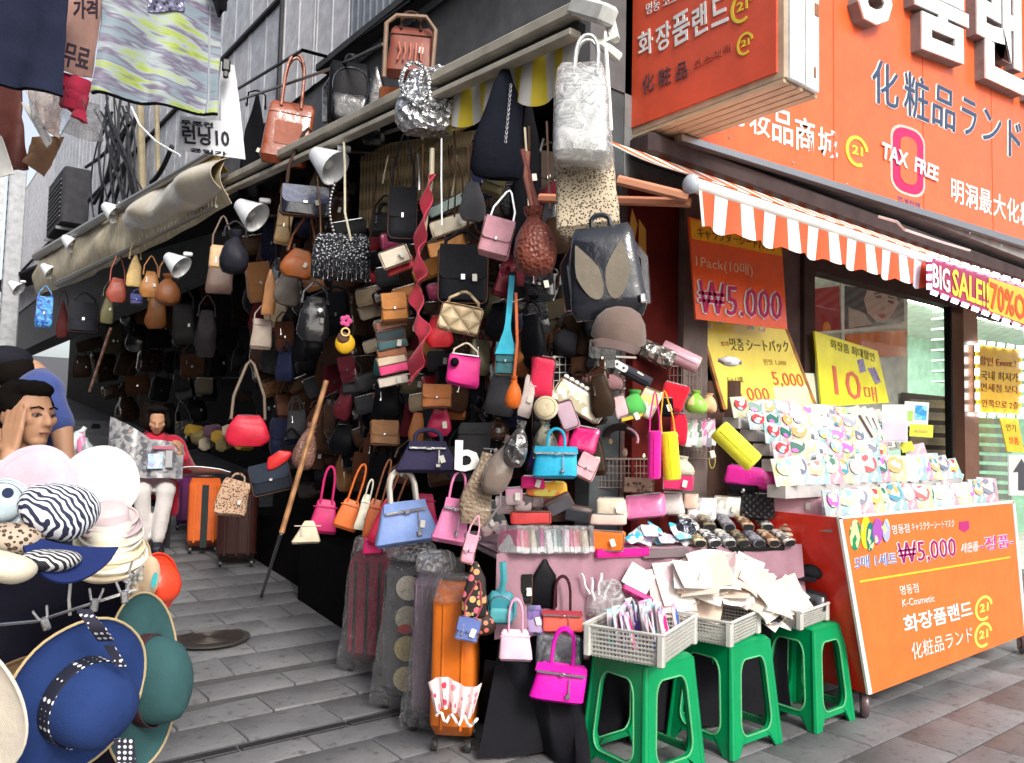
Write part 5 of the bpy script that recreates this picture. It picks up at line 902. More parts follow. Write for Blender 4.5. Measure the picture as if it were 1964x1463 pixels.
q = PT(1455, 1178, -.16); bc = thing('black_case', 'shiny black case lying across the middle basket', 'case', q, (R(6), R(-8), face(q))); mk('lower_shell', box(0, 0, -.02, .21, .09, .035, .014), mat('patent:.02,.02,.025'), bc); mk('lid', box(0, .003, .012, .2, .085, .03, .014), mat('gloss:.03,.03,.035'), bc); mk('latch', box(0, -.048, -.002, .03, .006, .014, .002), METAL, bc)
q = PT(1557, 1100, -.05); bh = thing('black_cap_pile', 'black rounded cap lying on a folded black item in the small basket', 'cap', q, (0, 0, face(q))); mk('crown', ball(.055, (0, 0, .01), 16, (1.1, 1, .7)), mat('fabric:.015,.016,.02'), bh); mk('brim', sheet(10, 4, lambda s, t: Vector(((s - .5) * .1 - .03, -.04 - .05 * t, -.01 - .015 * t)), .003), mat('fabric:.012,.012,.015'), bh)
q = PT(1562, 1150, -.08); solo('folded_black_bag', puff(.13, .09, .08, 4, .8, 1, .6, .01, 8, 8, 20, .2), mat('patent:.02,.02,.024'), 'folded glossy black bag under the black cap in the small basket', 'bag', q, (R(-10), R(14), face(q)))

# --- orange cart with sheet mask steps
CY = 2.02; CP = Plane((0, CY, 0), (1, 0, 0), (0, 0, 1))
ct = thing('display_cart', 'orange wheeled display cart with stepped shelves of sheet masks', 'cart', (4.75, CY + .25, 0))
ct['_off'] = 0.0
def cp(n, g, m, s=False): o = mk(n, g, m, ct, s); o.location = -ct.location; return o
cp('front_panel', CP.poly([(1603, 992), (1937, 962), (1960, 1216), (1662, 1330)], .02), ORG2)
cp('panel_frame', join(*[CP.poly(q, .012, .012) for q in ([(1600, 990), (1937, 959), (1937, 964), (1600, 995)], [(1600, 992), (1606, 992), (1664, 1328), (1657, 1330)], [(1934, 961), (1939, 961), (1962, 1214), (1957, 1216)])]), mat('gloss:.75,.72,.68'))
p0, p1 = CP.hit(1603, 992), CP.hit(1662, 1330); p2, p3 = CP.hit(1937, 962), CP.hit(1960, 1216)
cp('side_panel', ([p0, p1, Vector((p1.x, CY + .62, p1.z)), Vector((p0.x - .05, CY + .62, p0.z)), p0 + Vector((.02, 0, 0)), p1 + Vector((.02, 0, 0)), Vector((p1.x + .02, CY + .62, p1.z)), Vector((p0.x - .03, CY + .62, p0.z))], [(0, 3, 2, 1), (4, 5, 6, 7), (0, 1, 5, 4), (3, 7, 6, 2), (0, 4, 7, 3), (1, 2, 6, 5)]), mat('gloss:.72,.03,.015'))
cp('side_panel', box(p2.x + .25, CY + .45, .55, .5, .03, .85), mat('gloss:.55,.04,.015')); 
cp('deck', box((p0.x + p2.x) / 2, CY + .33, p0.z - .06, p2.x - p0.x - .04, .6, .03), mat('matte:.3,.28,.26'))
cp('undercarriage', join(box(4.85, CY + .1, .17, 2.0, .05, .04), box(4.85, CY + .55, .17, 2.0, .05, .04), box(3.95, CY + .33, .17, .05, .5, .04), box(5.8, CY + .33, .17, .05, .5, .04), box(4.9, CY + .62, .5, 2.0, .02, .7)), mat('matte:.03,.03,.03'))
for wx, wy in ((PZ(1668, 1378).x, CY + .03), (5.86, CY + .04), (3.95, CY + .55), (5.8, CY + .55)):
    wp = Vector((wx, wy, .062)); o = cp('caster', join(xf(lathe([(.03, -.014), (.058, -.016), (.062, -.008), (.062, .008), (.058, .016), (.03, .014)], 20), wp, (R(90), 0, R(35))), box(wp.x, wp.y, .13, .06, .05, .03, .005)), mat('gloss:.10,.06,.065'), True)
    h = mk('hub', xf(lathe([(.0, -.018), (.032, -.019), (.034, .019), (0, .018)], 16), wp, (R(90), 0, R(35))), mat('gloss:.3,.2,.2'), o)
LM = dict(w='gloss:white')
cp('yellow_rule', CP.poly([(1640, 1112), (1930, 1066), (1930, 1069), (1640, 1116)], .002, .021), mat('flat:.8,.5,.03'))
def cw_(txt, bl, br, tl, m, b=0): cp('lettering', CP.text(txt, bl, br, tl, .002, .022, b), mat(m))
cw_('명동점', (1703, 1024), (1736, 1020), (1701, 1006), 'gloss:white'); cw_('キャラクターシートマスク', (1740, 1018), (1822, 1010), (1739, 1002), 'gloss:.8,.7,.65')
def outc(txt, bl, br, tl, m, e=1.6):
    for k, (dx, dy) in enumerate(((-e, 0), (e, 0), (0, -e), (0, e))): cp('letter_outline', CP.text(txt, (bl[0] + dx, bl[1] + dy), (br[0] + dx, br[1] + dy), (tl[0] + dx, tl[1] + dy), .001, .0215 + .0003 * k, 0), mat('gloss:white'))
    cp('lettering', CP.text(txt, bl, br, tl, .0025, .0235, 0), mat(m))
outc('₩5,000', (1716, 1086), (1826, 1070), (1712, 1040), 'flat:.30,.0,.12'); outc('5매 1세트', (1632, 1090), (1712, 1080), (1630, 1066), 'flat:.12,.2,.5', 1); outc('사은품', (1836, 1060), (1868, 1055), (1836, 1042), 'flat:.6,.35,.3', 1); outc('-정품-', (1872, 1056), (1936, 1047), (1870, 1030), 'flat:.5,.02,.3', 1)
cw_('명동점', (1719, 1140), (1754, 1134), (1716, 1122), 'gloss:.8,.75,.7'); cw_('K-Cosmetic', (1722, 1162), (1784, 1152), (1721, 1148), 'gloss:.8,.75,.7'); cw_('화장품랜드', (1727, 1214), (1858, 1180), (1722, 1180), 'gloss:white', .02); cw_('化粧品ランド', (1742, 1264), (1858, 1228), (1738, 1232), 'gloss:.75,.72,.66')
for cx, cy in ((1879, 1165), (1878, 1216)):
    Y_ = mat('flat:.8,.65,.1'); cp('emblem_ring', CP.poly(ringpts(cx, cy, 17, 24, 60, 350, 20, -.3) + ringpts(cx, cy, 13, 19, 350, 60, 20, -.3), .002, .021), Y_); cp('emblem_text', CP.text('21', (cx - 8, cy + 9), (cx + 9, cy + 4), (cx - 8, cy - 7), .002, .021, .03), Y_)
for k, (cx, cy, c, w_, h_) in enumerate(((1632, 1025, '.02,.22,.08', 22, 60), (1652, 1020, '.75,.5,.02', 20, 64), (1660, 1028, '.01,.16,.14', 16, 56), (1674, 1018, '.35,.08,.4', 20, 50), (1690, 1016, '.35,.4,.65', 14, 44))):
    cp('pack_print', CP.poly([(cx + w_ / 2 * math.cos(a * .35), cy + h_ / 2 * math.sin(a * .35)) for a in range(18)], .001, .0215 + .0012 * k), mat('print:' + c + '/.5,.6,.3/' + c, scale=.8)) 
cp('purple_star', CP.poly([(1832, 1000), (1850, 998), (1852, 1012), (1842, 1020), (1832, 1014)], .001, .0215), mat('flat:.4,.02,.15'))
# steps and packs
PACKC = ['.55,.03,.04', '.02,.14,.10', '.62,.32,.08', '.7,.66,.6', '.3,.42,.5', '.62,.12,.45', '.55,.35,.15', '.14,.16,.22', '.75,.6,.1', '.35,.55,.35', '.05,.25,.35', '.72,.4,.4']
PNM = ['red', 'dark green', 'orange brown', 'cream', 'pale blue', 'magenta', 'caramel', 'charcoal', 'yellow', 'light green', 'teal', 'pink']
ROWS = [(955, 1590, 1905, 27, 46, 2.10, 'lowest'), (903, 1502, 1842, 30, 44, 2.19, 'second'), (866, 1490, 1700, 30, 30, 2.29, 'third'), (838, 1472, 1700, 30, 30, 2.38, 'fourth'), (814, 1446, 1696, 30, 28, 2.47, 'fifth'), (793, 1412, 1680, 30, 26, 2.56, 'top')]
PWS = [mat('print:' + q, rough=.15, scale=.8) for q in ('.46,.48,.48/.32,.40,.42/.50,.50,.48', '.26,.40,.42/.42,.48,.48/.22,.34,.38', '.46,.28,.34/.50,.44,.46/.40,.22,.30', '.42,.46,.28/.48,.50,.42/.46,.40,.22')]
for r, (cy, x0, x1, st_, ph, Y, nm) in enumerate(ROWS):
    n = int((x1 - x0) / (st_ * .74)); zb = PY((x0 + x1) / 2, cy + ph / 2, Y).z
    cp('step', box((PY(x0, cy, Y).x + PY(x1, cy, Y).x) / 2 + .02, Y + .05, zb - .03, PY(x1, cy, Y).x - PY(x0, cy, Y).x, .1, .06), mat('matte:.45,.43,.42'))
    xL, xR = PY(x0 + 12, cy, Y).x, PY(x1 - 8, cy, Y).x
    cyc = ''
    for i in range(n):
        x = xL + (xR - xL) * i / (n - 1) + rb.uniform(-.008, .008); hh = (.105 if r > 1 else .15) * rb.uniform(.86, 1.08); ww = .115 if r > 1 else .13; ci = (i * 1 + (0 if r > 1 else 5) + (r if r < 2 else 0)) % 12
        if 0: ci = (3, 3, 4, 11, 3, 9, 3, 4)[i % 8]
        t = thing('sheet_mask_pack', f"{PNM[ci]} sheet mask pack in the {nm} row of the cart, " + ('at its left end' if i == 0 else 'at its right end' if i == n - 1 else f"{('second', 'third', 'fourth', 'fifth', 'sixth', 'seventh', 'eighth', 'ninth', 'tenth', 'eleventh', 'twelfth', 'thirteenth', 'fourteenth', 'fifteenth', 'sixteenth', 'seventeenth', 'eighteenth')[min(i - 1, 16)]} from the left"), 'mask pack', (x, Y, zb), (R(-16 + rb.uniform(-6, 6)), R(rb.uniform(-7, 7)), R(-24 + rb.uniform(-22, 22))), 'sheet mask packs on the cart steps')
        if r == 0 and i > 0 and not i % 2: pass
        mk('pouch', sheet(3, 4, lambda s, q: Vector(((s - .5) * ww, -.008 * math.sin(3.1 * s) * math.sin(3.1 * q), q * hh)), .006), PWS[(i * 5 + r * 3) % 4], t); c = PACKC[ci]
        mk('print', slab(ell(ww * .72, hh * .62, 0, hh * .64, 12), .002, -.010), mat('print:' + c + '/' + c + '/' + PACKC[(ci + 4) % 12] + '/.7,.68,.62', scale=1.1), t, False)
        if i % 2 == 0: mk('mark', slab(ell(ww * .3, hh * .18, 0, hh * .62, 8), .002, -.0125), mat('flat:.75,.70,.62'), t, False)
# loose things on the cart's far side
def flatthing(nm, lab, cat, px, py, Y, w_, h_, m, roll=0, pitch=-15, parts=()):
    p = PY(px, py, Y); k = depth(p) / FPX; t = thing(nm, lab, cat, p, (R(pitch), R(roll), face(p))); mk('card', slab(rrect(w_ * k, h_ * k, .004), .006), mat(m), t, False)
    for i, (pn, x, z, ww, hh, mm) in enumerate(parts): mk(pn, slab(rrect(ww * k, hh * k, .002, x * k, -z * k), .002, -.0065 - .0003 * i), mat(mm), t, False)
    return t
for i in range(6): flatthing('bookmark_card', 'narrow white card with dark stripes fanned beside the yellow 10 board, ' + ('first', 'second', 'third', 'fourth', 'fifth', 'sixth')[i] + ' from the left', 'card', 1655 + i * 11, 812 + i * 3, 2.42 + .02 * i, 20, 74, 'gloss:.8,.8,.78', -28 + 4 * i, -15, (('stripe', 2, 8, 4, 50, 'flat:.12,.07,.06'),))
flatthing('clear_pack', 'clear pack with pale lilac card at the right end of the mask rows', 'pack', 1716, 812, 2.36, 44, 74, 'gloss:.72,.74,.76', 0, -12, (('lilac_card', 0, 17, 40, 34, 'gloss:.66,.60,.72'),))
flatthing('blue_green_pack', 'blue and lime green pack standing behind the small yellow tag', 'pack', 1757, 795, 2.34, 42, 50, 'gloss:.78,.82,.78', 4, -12, (('blue_patch', 8, -4, 20, 28, 'print:.05,.3,.65/.1,.5,.7/.3,.6,.8'), ('green_patch', -12, 4, 14, 20, 'gloss:.4,.65,.15')))
flatthing('yellow_tag', 'small bright yellow price tag at the right end of the mask rows', 'price tag', 1767, 826, 2.30, 40, 24, 'gloss:.82,.78,.10', 3, -8, (('ink', 0, 1, 22, 5, 'flat:.6,.5,.1'),)); flatthing('yellow_star_tag', 'small torn yellow tag above the lower mask rows', 'price tag', 1740, 857, 2.30, 22, 18, 'gloss:.82,.78,.10', -18, -8)
for i in range(4): flatthing('plush_pack', ('pink and white', 'white', 'pale blue', 'pale green')[i] + ' fluffy pack bunched at the right side of the mask rows', 'pack', 1758 + i * 22, 872 + i * 17, 2.26, 36, 40, ('print:.75,.5,.6/.8,.8,.8/.7,.6,.7', 'print:.8,.8,.78/.7,.75,.75/.5,.6,.6', 'print:.5,.65,.75/.8,.8,.8/.2,.4,.6', 'print:.4,.6,.45/.8,.8,.8/.6,.7,.6')[i], 10 * i - 15, -15)
# yellow sale boards behind the masks
YM = mat('gloss:.95,.76,.12'); YM2 = mat('gloss:.95,.88,.04')
Y1 = Plane((0, 2.74, 0), (1, 0, 0), (0, 0, 1)); s = sign('sale_board', 'yellow price board reading 5000 twice, leaning below the red price poster', Y1, [(1336, 607), (1501, 628), (1560, 784), (1388, 784)], YM, .012)
[put(s, 'wooden_edge', Y1.poly(q_, .016, -.002), mat('wood:.45,.2,.06')) for q_ in ([(1332, 605), (1337, 607), (1390, 786), (1384, 786)], [(1501, 628), (1506, 628), (1566, 784), (1560, 784)])]; put(s, 'pale_patch', Y1.poly([(1478, 742), (1545, 738), (1552, 776), (1486, 778)], .001, .0125), mat('gloss:.82,.78,.5'))
write(s, Y1, '맛춤 シートパック', (1398, 672), (1510, 676), (1394, 648), 'flat:.12,.10,.05'); write(s, Y1, '5,000', (1482, 742), (1540, 746), (1474, 712), 'flat:.68,.12,.06'); write(s, Y1, '5,000', (1412, 772), (1475, 772), (1404, 742), 'flat:.68,.12,.06'); write(s, Y1, '한장 1,000', (1462, 700), (1505, 702), (1459, 688), 'flat:.55,.4,.1'); write(s, Y1, '5+1매', (1392, 734), (1422, 734), (1389, 722), 'flat:.3,.25,.08'); write(s, Y1, '명동 특가', (1380, 664), (1394, 664), (1378, 655), 'flat:.5,.2,.05')
put(s, 'sticker', join(*[Y1.poly([(x, y), (x + 12, y), (x + 12, y + 8), (x, y + 8)], .001, .0125) for x, y in ((1352, 622), (1372, 614), (1430, 624), (1452, 628))]), mat('print:.8,.3,.2/.8,.75,.5/.3,.6,.6'))
Y2 = Plane((0, 2.72, 0), (1, 0, 0), (0, 0, 1)); s = sign('discount_board', 'bright yellow board with a big red 10 behind the mask packs', Y2, [(1559, 635), (1680, 673), (1702, 772), (1573, 780)], YM2, .012)
write(s, Y2, '10', (1598, 756), (1650, 770), (1592, 700), 'flat:.72,.16,.1', .0); write(s, Y2, '매', (1656, 768), (1680, 772), (1652, 738), 'flat:.7,.2,.1'); write(s, Y2, '화장품 최대할인', (1590, 668), (1674, 694), (1588, 650), 'flat:.15,.14,.05'); put(s, 'sticker', join(Y2.poly([(1640, 690), (1652, 688), (1658, 712), (1646, 716)], .001, .0125), Y2.poly([(1660, 706), (1674, 704), (1686, 732), (1676, 738)], .001, .0125)), mat('print:.2,.12,.35/.4,.3,.5/.25,.3,.3', scale=2)); put(s, 'back_card', Y2.poly([(1535, 714), (1566, 716), (1572, 782), (1548, 782)], .004, -.02), mat('gloss:.75,.76,.6'))
# ================================================================ GOODS ON AND AROUND THE TABLE
rg = random.Random(21)
rk = thing('wire_rack', 'white wire rack with baskets standing at the back of the goods table', 'rack', PT(1200, 900, .45))
RK = mat('gloss:.62,.60,.56'); RKD = mat('gloss:.22,.16,.14')
def rp(n, g, m=RK, s=True): o = mk(n, g, m, rk, s); o.location = -rk.location; return o
def wbasket(x0, x1, yt, yb, off, wd, m, n=14, rows=4):
    def q(px, py, o): return PT(px, py, o)
    g = []; a, b, c, d = q(x0, yt, off), q(x1, yt, off), q(x1, yb, off), q(x0, yb, off); bk = TN * wd
    for (s, e) in ((a, b), (b, b + bk), (b + bk, a + bk), (a + bk, a)): g.append(tube([s, e], .0055, 5))
    for (s, e) in ((d, c), (c, c + bk), (c + bk, d + bk), (d + bk, d)): g.append(tube([s, e], .0035, 4))
    for i in range(n + 1):
        t = i / n; g += [tube([a.lerp(b, t), d.lerp(c, t)], .0022, 4), tube([a.lerp(b, t) + bk, d.lerp(c, t) + bk], .0022, 4), tube([d.lerp(c, t), d.lerp(c, t) + bk], .0022, 4)]
    for i in range(1, rows): t = i / rows; g += [tube([a.lerp(d, t), b.lerp(c, t)], .0022, 4), tube([b.lerp(c, t), b.lerp(c, t) + bk], .0022, 4), tube([a.lerp(d, t), a.lerp(d, t) + bk], .0022, 4)]
    return rp('wire_basket', join(*g), m)
wbasket(1062, 1215, 684, 745, .3, .22, RK); wbasket(1222, 1345, 702, 755, .34, .2, RKD, 16, 3); wbasket(1130, 1250, 880, 935, .26, .2, RKD, 16, 4); wbasket(1240, 1370, 852, 880, .3, .2, RKD, 18, 2)
rp('curved_rail', tube([PT(1120, 650, .25), PT(1140, 668, .24), PT(1180, 684, .24), PT(1220, 686, .24)], .006, 6)); 
for x in (1065, 1212, 1340): rp('upright', tube([PT(x, 690, .5), PT(x, 1000, .5)], .009, 6), RKD)
rp('back_panel', join(*[tube([PT(1062 + 20 * k, 690, .52), PT(1062 + 20 * k, 960, .52)], .003, 4) for k in range(15)]), RKD)
kb = thing('brown_cloth', 'dark brown cloth backdrop hanging behind the wire rack', 'cloth', PT(1200, 980, .62)); o = mk('cloth', sheet(40, 8, lambda s, t: PT(1020 + 400 * s, 730 + 270 * t, .46 + .02 * math.sin(s * 50)) , .003), mat('fabric:.09,.05,.04'), kb); o.location = -kb.location
T = dict(at='T')
bag('clutch', 1040, 722, 46, 82, .1, 'leather:.72,.02,.08', 'red upright purse with pink edge above the straw roll', 'red upright purse', roll=8, **T); bag('tote', 1012, 760, 26, 80, .12, 'leather:.66,.55,.5', 'slim pale pouch left of the red upright purse', None, roll=14, **T)
t = thing('straw_hat_roll', 'round cream straw hat seen end on above the turquoise tote', 'hat', PT(1047, 782, .02), (R(80), 0, face(PT(1047, 782, .02)))); HERO.append((1047, 782, 50, 50, 'cream straw hat'))
add(t, 'crown', lathe([(.002, .02), (.012, .024), (.03, .02), (.048, .012), (.055, 0), (.05, -.02), (.04, -.05)], 26), 'fabric:.72,.62,.42'); 
for k in range(3): add(t, 'ridge', tube([((.014 + .014 * k) * math.cos(a * .3), (.014 + .014 * k) * math.sin(a * .3), .022 - .003 * k) for a in range(21)], .002, 4, closed=True), 'fabric:.55,.42,.2')
bag('drop', 1045, 845, 50, 84, .06, 'print:.1,.12,.1/.3,.28,.2/.05,.05,.05', 'dark patterned drawstring bag under the cream straw hat', None, **T); bag('clutch', 1088, 795, 34, 58, .06, mat('check:.62,.3,.42/.4,.42,.45', scale=2), 'pink and grey checked purse beside the straw hat', 'checked pink purse', roll=-20, **T)
b = bag('birkin', 1066, 886, 84, 62, -.06, 'leather:.02,.42,.66', 'bright turquoise tote with silver trim hanging at the table end', 'turquoise tote', hand=34, top=.95, d=.5, **T); bag('tote', 1030, 872, 30, 52, .1, 'leather:.04,.03,.12', 'dark violet tote behind the turquoise tote', None, **T)
bag('pouch', 1120, 843, 52, 52, .06, 'patent:.72,.02,.18', 'glossy hot pink pouch between the turquoise tote and the lower basket', 'glossy hot pink pouch', roll=10, **T); bag('flap', 1125, 895, 40, 48, .04, 'leather:.74,.42,.46', 'pale pink folded purse right of the turquoise tote', None, roll=24, **T); bag('pouch', 1082, 835, 20, 50, .1, 'leather:.62,.01,.1', 'narrow crimson purse behind the turquoise tote', None, **T)
bag('pouch', 1022, 925, 46, 26, .05, 'fabric:.75,.02,.2', 'hot pink cloth pouch on the table left of the turquoise tote', None, **T); bag('pouch', 1050, 938, 80, 30, .06, mat('print:.8,.4,.02/.75,.2,.05/.7,.6,.1'), 'orange and yellow patterned pouch under the turquoise tote', 'orange yellow pouch', **T)
# upper basket
b = bag('clutch', 1112, 768, 108, 52, .12, 'print:.75,.7,.55/.8,.78,.7/.5,.45,.3', 'cream lace topped purse lying slanted in the upper wire basket', 'cream lace purse', roll=30, **T)
for k in range(9): add(b, 'lace', ball(.012, (-b['_W'] * .42 + k * b['_W'] * .105, -.01, b['_H'] * .5), 7, (1.2, .8, 1)), 'fabric:white')
b = bag('drop', 1156, 722, 82, 52, .18, 'fabric:.26,.13,.14', 'mauve brown cap shaped purse in the upper wire basket', 'mauve cap purse', roll=12, **T); add(b, 'stripe', box(.0, -.06, .0, .05, .003, .004), 'flat:.7,.4,.4'); add(b, 'stripe', box(.005, -.06, -.012, .05, .003, .004), 'flat:.7,.4,.4')
t = thing('white_eyes_clip', 'white clip with two dark dots lying on the mauve purse', 'clip', PT(1190, 702, .1), (0, R(30), face(PT(1190, 702, .1)))); add(t, 'plate', slab(rrect(.075, .035, .012), .01), 'gloss:white'); 
for q in (-1, 1): add(t, 'dot', slab(ell(.012, .012, q * .018, 0, 10), .003, -.01), 'flat:.03,.03,.03', False)
bag('cyl', 1222, 722, 22, 60, .12, 'fabric:.05,.05,.065', 'charcoal zipped tube case right of the mauve purse', 'charcoal tube case', roll=-62, **T)
bag('drop', 1216, 775, 50, 52, .06, 'fabric:.08,.42,.08', 'green round purse in front of the charcoal tube case', 'green round purse', **T); bag('clutch', 1190, 778, 26, 44, .03, 'fabric:.7,.5,.52', 'pale pink pouch left of the green round purse', None, roll=-20, **T)
b = bag('clutch', 1243, 772, 36, 58, .05, 'print:.75,.65,.2/.7,.5,.4/.7,.75,.7', 'yellow and white striped pouch right of the green round purse', 'yellow striped pouch', roll=22, **T); bag('clutch', 1212, 800, 44, 8, .0, 'leather:.7,.5,.03', 'mustard yellow strap purse below the green round purse', None, roll=-16, **T)
bag('pouch', 1292, 760, 52, 52, .14, 'fabric:.7,.01,.03', 'bright red plush bag left of the green and cream plush', 'red plush bag', roll=14, **T); bag('drop', 1335, 770, 40, 46, .13, mat('print:.25,.55,.06/.7,.6,.3/.3,.6,.1', scale=.6), 'lime green and cream plush purse', 'lime plush purse', **T); bag('drop', 1358, 772, 30, 36, .13, 'fabric:.72,.45,.25', 'peach plush purse right of the lime plush purse', None, **T); bag('pouch', 1278, 780, 26, 36, .1, 'fabric:black', 'black plush purse under the red plush bag', None, **T); bag('pouch', 1300, 822, 34, 62, .16, 'fabric:.62,.01,.04', 'red upright pouch below the red plush bag', None, **T)
for k in range(7): bag('clutch', 1312 + 9 * k, 828 + (k % 2) * 3, 14, 52, .2, 'print:' + ('.1,.3,.5/.6,.7,.7', '.3,.45,.3/.7,.7,.7', '.7,.5,.55/.8,.8,.8', '.1,.15,.12/.5,.6,.5', '.7,.2,.4/.8,.6,.7', '.6,.6,.62/.3,.3,.35', '.65,.3,.45/.8,.8,.8')[k], ('blue', 'sage', 'pale pink', 'dark green', 'rose', 'grey', 'dusty rose')[k] + ' slim packet standing in the small brown basket right of the yellow tube', None, name='slim_packet', cat='packet', lo=True, at='T', group='slim packets in the small brown basket')
b = bag('cyl', 1255, 872, 26, 92, -.06, 'fabric:.8,.01,.30', 'neon pink tube pencil case hanging by a cord', 'neon pink tube', strap=76, **T); b = bag('cyl', 1286, 874, 34, 92, -.07, 'fabric:.80,.78,.02', 'neon yellow tube pencil case hanging by an orange cord', 'neon yellow tube', strap=80, strapm='fabric:.8,.4,.02', roll=-6, **T)
bag('cyl', 1412, 855, 44, 96, -.02, 'fabric:.86,.82,.05', 'bright yellow tube pencil case leaning at the cart corner', 'leaning yellow tube', roll=-46, **T); add(bag('cyl', 1366, 870, 5, 10, -.02, 'fabric:.4,.35,.05', 'small yellow loop cord hanging left of the leaning yellow tube', None, **T), 'loop', tube([(.014 * math.cos(a * .5), 0, -.03 + .04 * math.sin(a * .5)) for a in range(13)], .0025, 4, closed=True), 'fabric:.4,.35,.08')
bag('cyl', 1262, 680, 40, 66, .2, 'crinkle:.7,.68,.62', 'bundle of white wrapped rolls on top of the rack', 'white wrapped rolls', roll=-66, **T); b = bag('cyl', 1305, 684, 34, 80, .18, 'patent:.74,.42,.5', 'pale pink wrapped roll on top of the rack', 'pink wrapped roll', roll=-64, **T)
add(bag('cyl', 1400, 693, 8, 44, .2, 'matte:.3,.25,.28', 'silver grey brush lying across the yellow sale board edge', None, roll=-84, **T), 'bristles', ball(.045, (0, 0, .0), 10, (.6, .5, 1.2)), 'print:.7,.7,.7/.4,.4,.42/.8,.8,.8')
for k in range(11): 
    px, py = 1142 + (k % 6) * 20 + rg.uniform(-4, 4), 872 - (k // 6) * 22 + rg.uniform(-4, 4); c = ('.62,.52,.3', '.5,.35,.2', '.7,.6,.62', '.35,.25,.18', '.72,.68,.5', '.6,.3,.4')[k % 6]; q = PT(px, py, .3 + rg.uniform(0, .1))
    t = thing('coin_purse', ('straw yellow', 'brown', 'pale pink', 'dark brown', 'cream', 'dusty pink')[k % 6] + ' round coin purse in the low brown basket, ' + ('front' if k < 6 else 'back') + ' row', 'coin purse', q, (R(rg.uniform(-20, 20)), R(rg.uniform(-30, 30)), face(q)), 'round coin purses in the low brown basket')
    add(t, 'body', ball(.035, (0, 0, 0), 12, (1, .6, .85)), 'fabric:' + c); add(t, 'frame', tube([(-.024, -.004, .016), (0, -.006, .03), (.024, -.004, .016)], .003, 5), GOLD)
t = thing('headband_coil', 'dark headband with pink lining lying over the low brown basket', 'headband', PT(1190, 838, .22), (0, 0, face(PT(1190, 838, .22)))); add(t, 'band', tube([(.07 * math.cos(a * .35), 0, .05 * math.sin(a * .35)) for a in range(10)], .012, 7, 1.6), 'fabric:.04,.03,.03'); add(t, 'lining', tube([(.085 * math.cos(a * .3 - .3), -.01, .06 * math.sin(a * .3 - .3) - .01) for a in range(6)], .007, 6), 'fabric:.7,.35,.45')
bag('clutch', 1300, 925, 60, 30, .1, 'fabric:.72,.03,.14', 'hot pink folded pouch behind the white cases', 'folded hot pink pouch', **T); bag('drop', 1310, 895, 46, 40, .12, 'fabric:.6,.58,.45', 'white and olive cap under the yellow tube', None, **T); bag('flap', 1225, 930, 60, 30, .15, 'leopard:.3,.2,.15/.1,.05,.04', 'brown patterned purse behind the pink cosmetic pouch', None, **T)
# goods lying on the table top
bag('pouch', 1443, 915, 104, 40, .12, 'patent:.78,.03,.36', 'hot pink satin pouch on the black lattice pouch', 'hot pink satin pouch', roll=6, **T); bag('pouch', 1524, 965, 108, 58, .06, 'patent:.78,.45,.55', 'large pale pink satin pouch beside the cart', 'large pale pink pouch', **T); bag('pouch', 1452, 970, 66, 50, .1, mat('quilt:.03,.03,.035', scale=2.5), 'black lattice quilted pouch beside the pale pink pouch', 'black lattice pouch', d=.6, **T)
t = bag('flap', 1425, 940, 60, 20, .14, 'leather:black', 'black purse with crystal brooch under the hot pink satin pouch', None, **T); add(t, 'brooch', ball(.014, (0, -.03, 0), 8), METAL)
for k in range(5): c = ('.6,.5,.34', '.55,.42,.3', '.62,.58,.42', '.5,.36,.25', '.6,.54,.4')[k]; q = PT(1525, 1000 + 10 * k, .08); solo('folded_scarf', puff(.26, .028, .2, 6, 1, 1, 1, .006, 60 + k, 5, 22, .3), mat('fabric:' + c), ('straw', 'tan', 'pale olive', 'brown', 'sand')[k] + ' folded scarf in the pile under the pale pink pouch', 'scarf', q, (0, 0, R(TYAW)), 'folded scarves piled at the table end')
bag('pouch', 1236, 970, 82, 46, .1, 'patent:.75,.2,.42', 'shiny pink cosmetic pouch in the middle of the table', 'shiny pink cosmetic pouch', d=.8, roll=-8, **T); bag('pouch', 1172, 972, 62, 38, .12, 'patent:.72,.64,.5', 'cream cosmetic pouch left of the shiny pink one', 'cream cosmetic pouch', d=.7, **T); bag('pouch', 1168, 996, 70, 20, .04, 'patent:.74,.55,.48', 'peach flat pouch below the cream cosmetic pouch', None, **T)
bag('pouch', 1290, 965, 44, 44, .18, 'patent:.72,.68,.66', 'white frilly pouch right of the shiny pink pouch', None, **T); bag('pouch', 1345, 975, 60, 44, .18, 'print:.75,.7,.68/.4,.38,.4/.8,.78,.74', 'white printed pouch heaped behind the spectacle cases', None, **T); bag('pouch', 1395, 972, 56, 40, .18, 'print:.8,.78,.74/.55,.5,.4/.7,.7,.7', 'ivory printed pouch left of the black lattice pouch', None, **T); bag('pouch', 1325, 960, 30, 30, .2, 'patent:.72,.5,.4', 'peach round pouch between the white pouches', None, **T)
for (cx, cy, rl, c, lab) in ((1072, 966, -28, '.10,.10,.115', 'dark grey open wallet standing behind the second grey wallet'), (1108, 984, 8, '.07,.075,.09', 'dark grey thick wallet lying right of the open wallet')):
    q = PT(cx, cy, .04); t = thing('leather_wallet', lab, 'wallet', q, (R(38), R(rl), face(q))); HERO.append((cx, cy, 50, 34, lab.split(' behind')[0].split(' lying')[0])); add(t, 'cover', box(0, 0, 0, .125, .03, .085, .008), 'leather:.09,.06,.055'); add(t, 'leather_inlay', slab(rrect(.105, .065, .008), .004, -.016), 'leather:' + c, False); add(t, 'flap', box(-.02, .02, -.03, .12, .02, .07, .006), 'leather:.12,.07,.06')
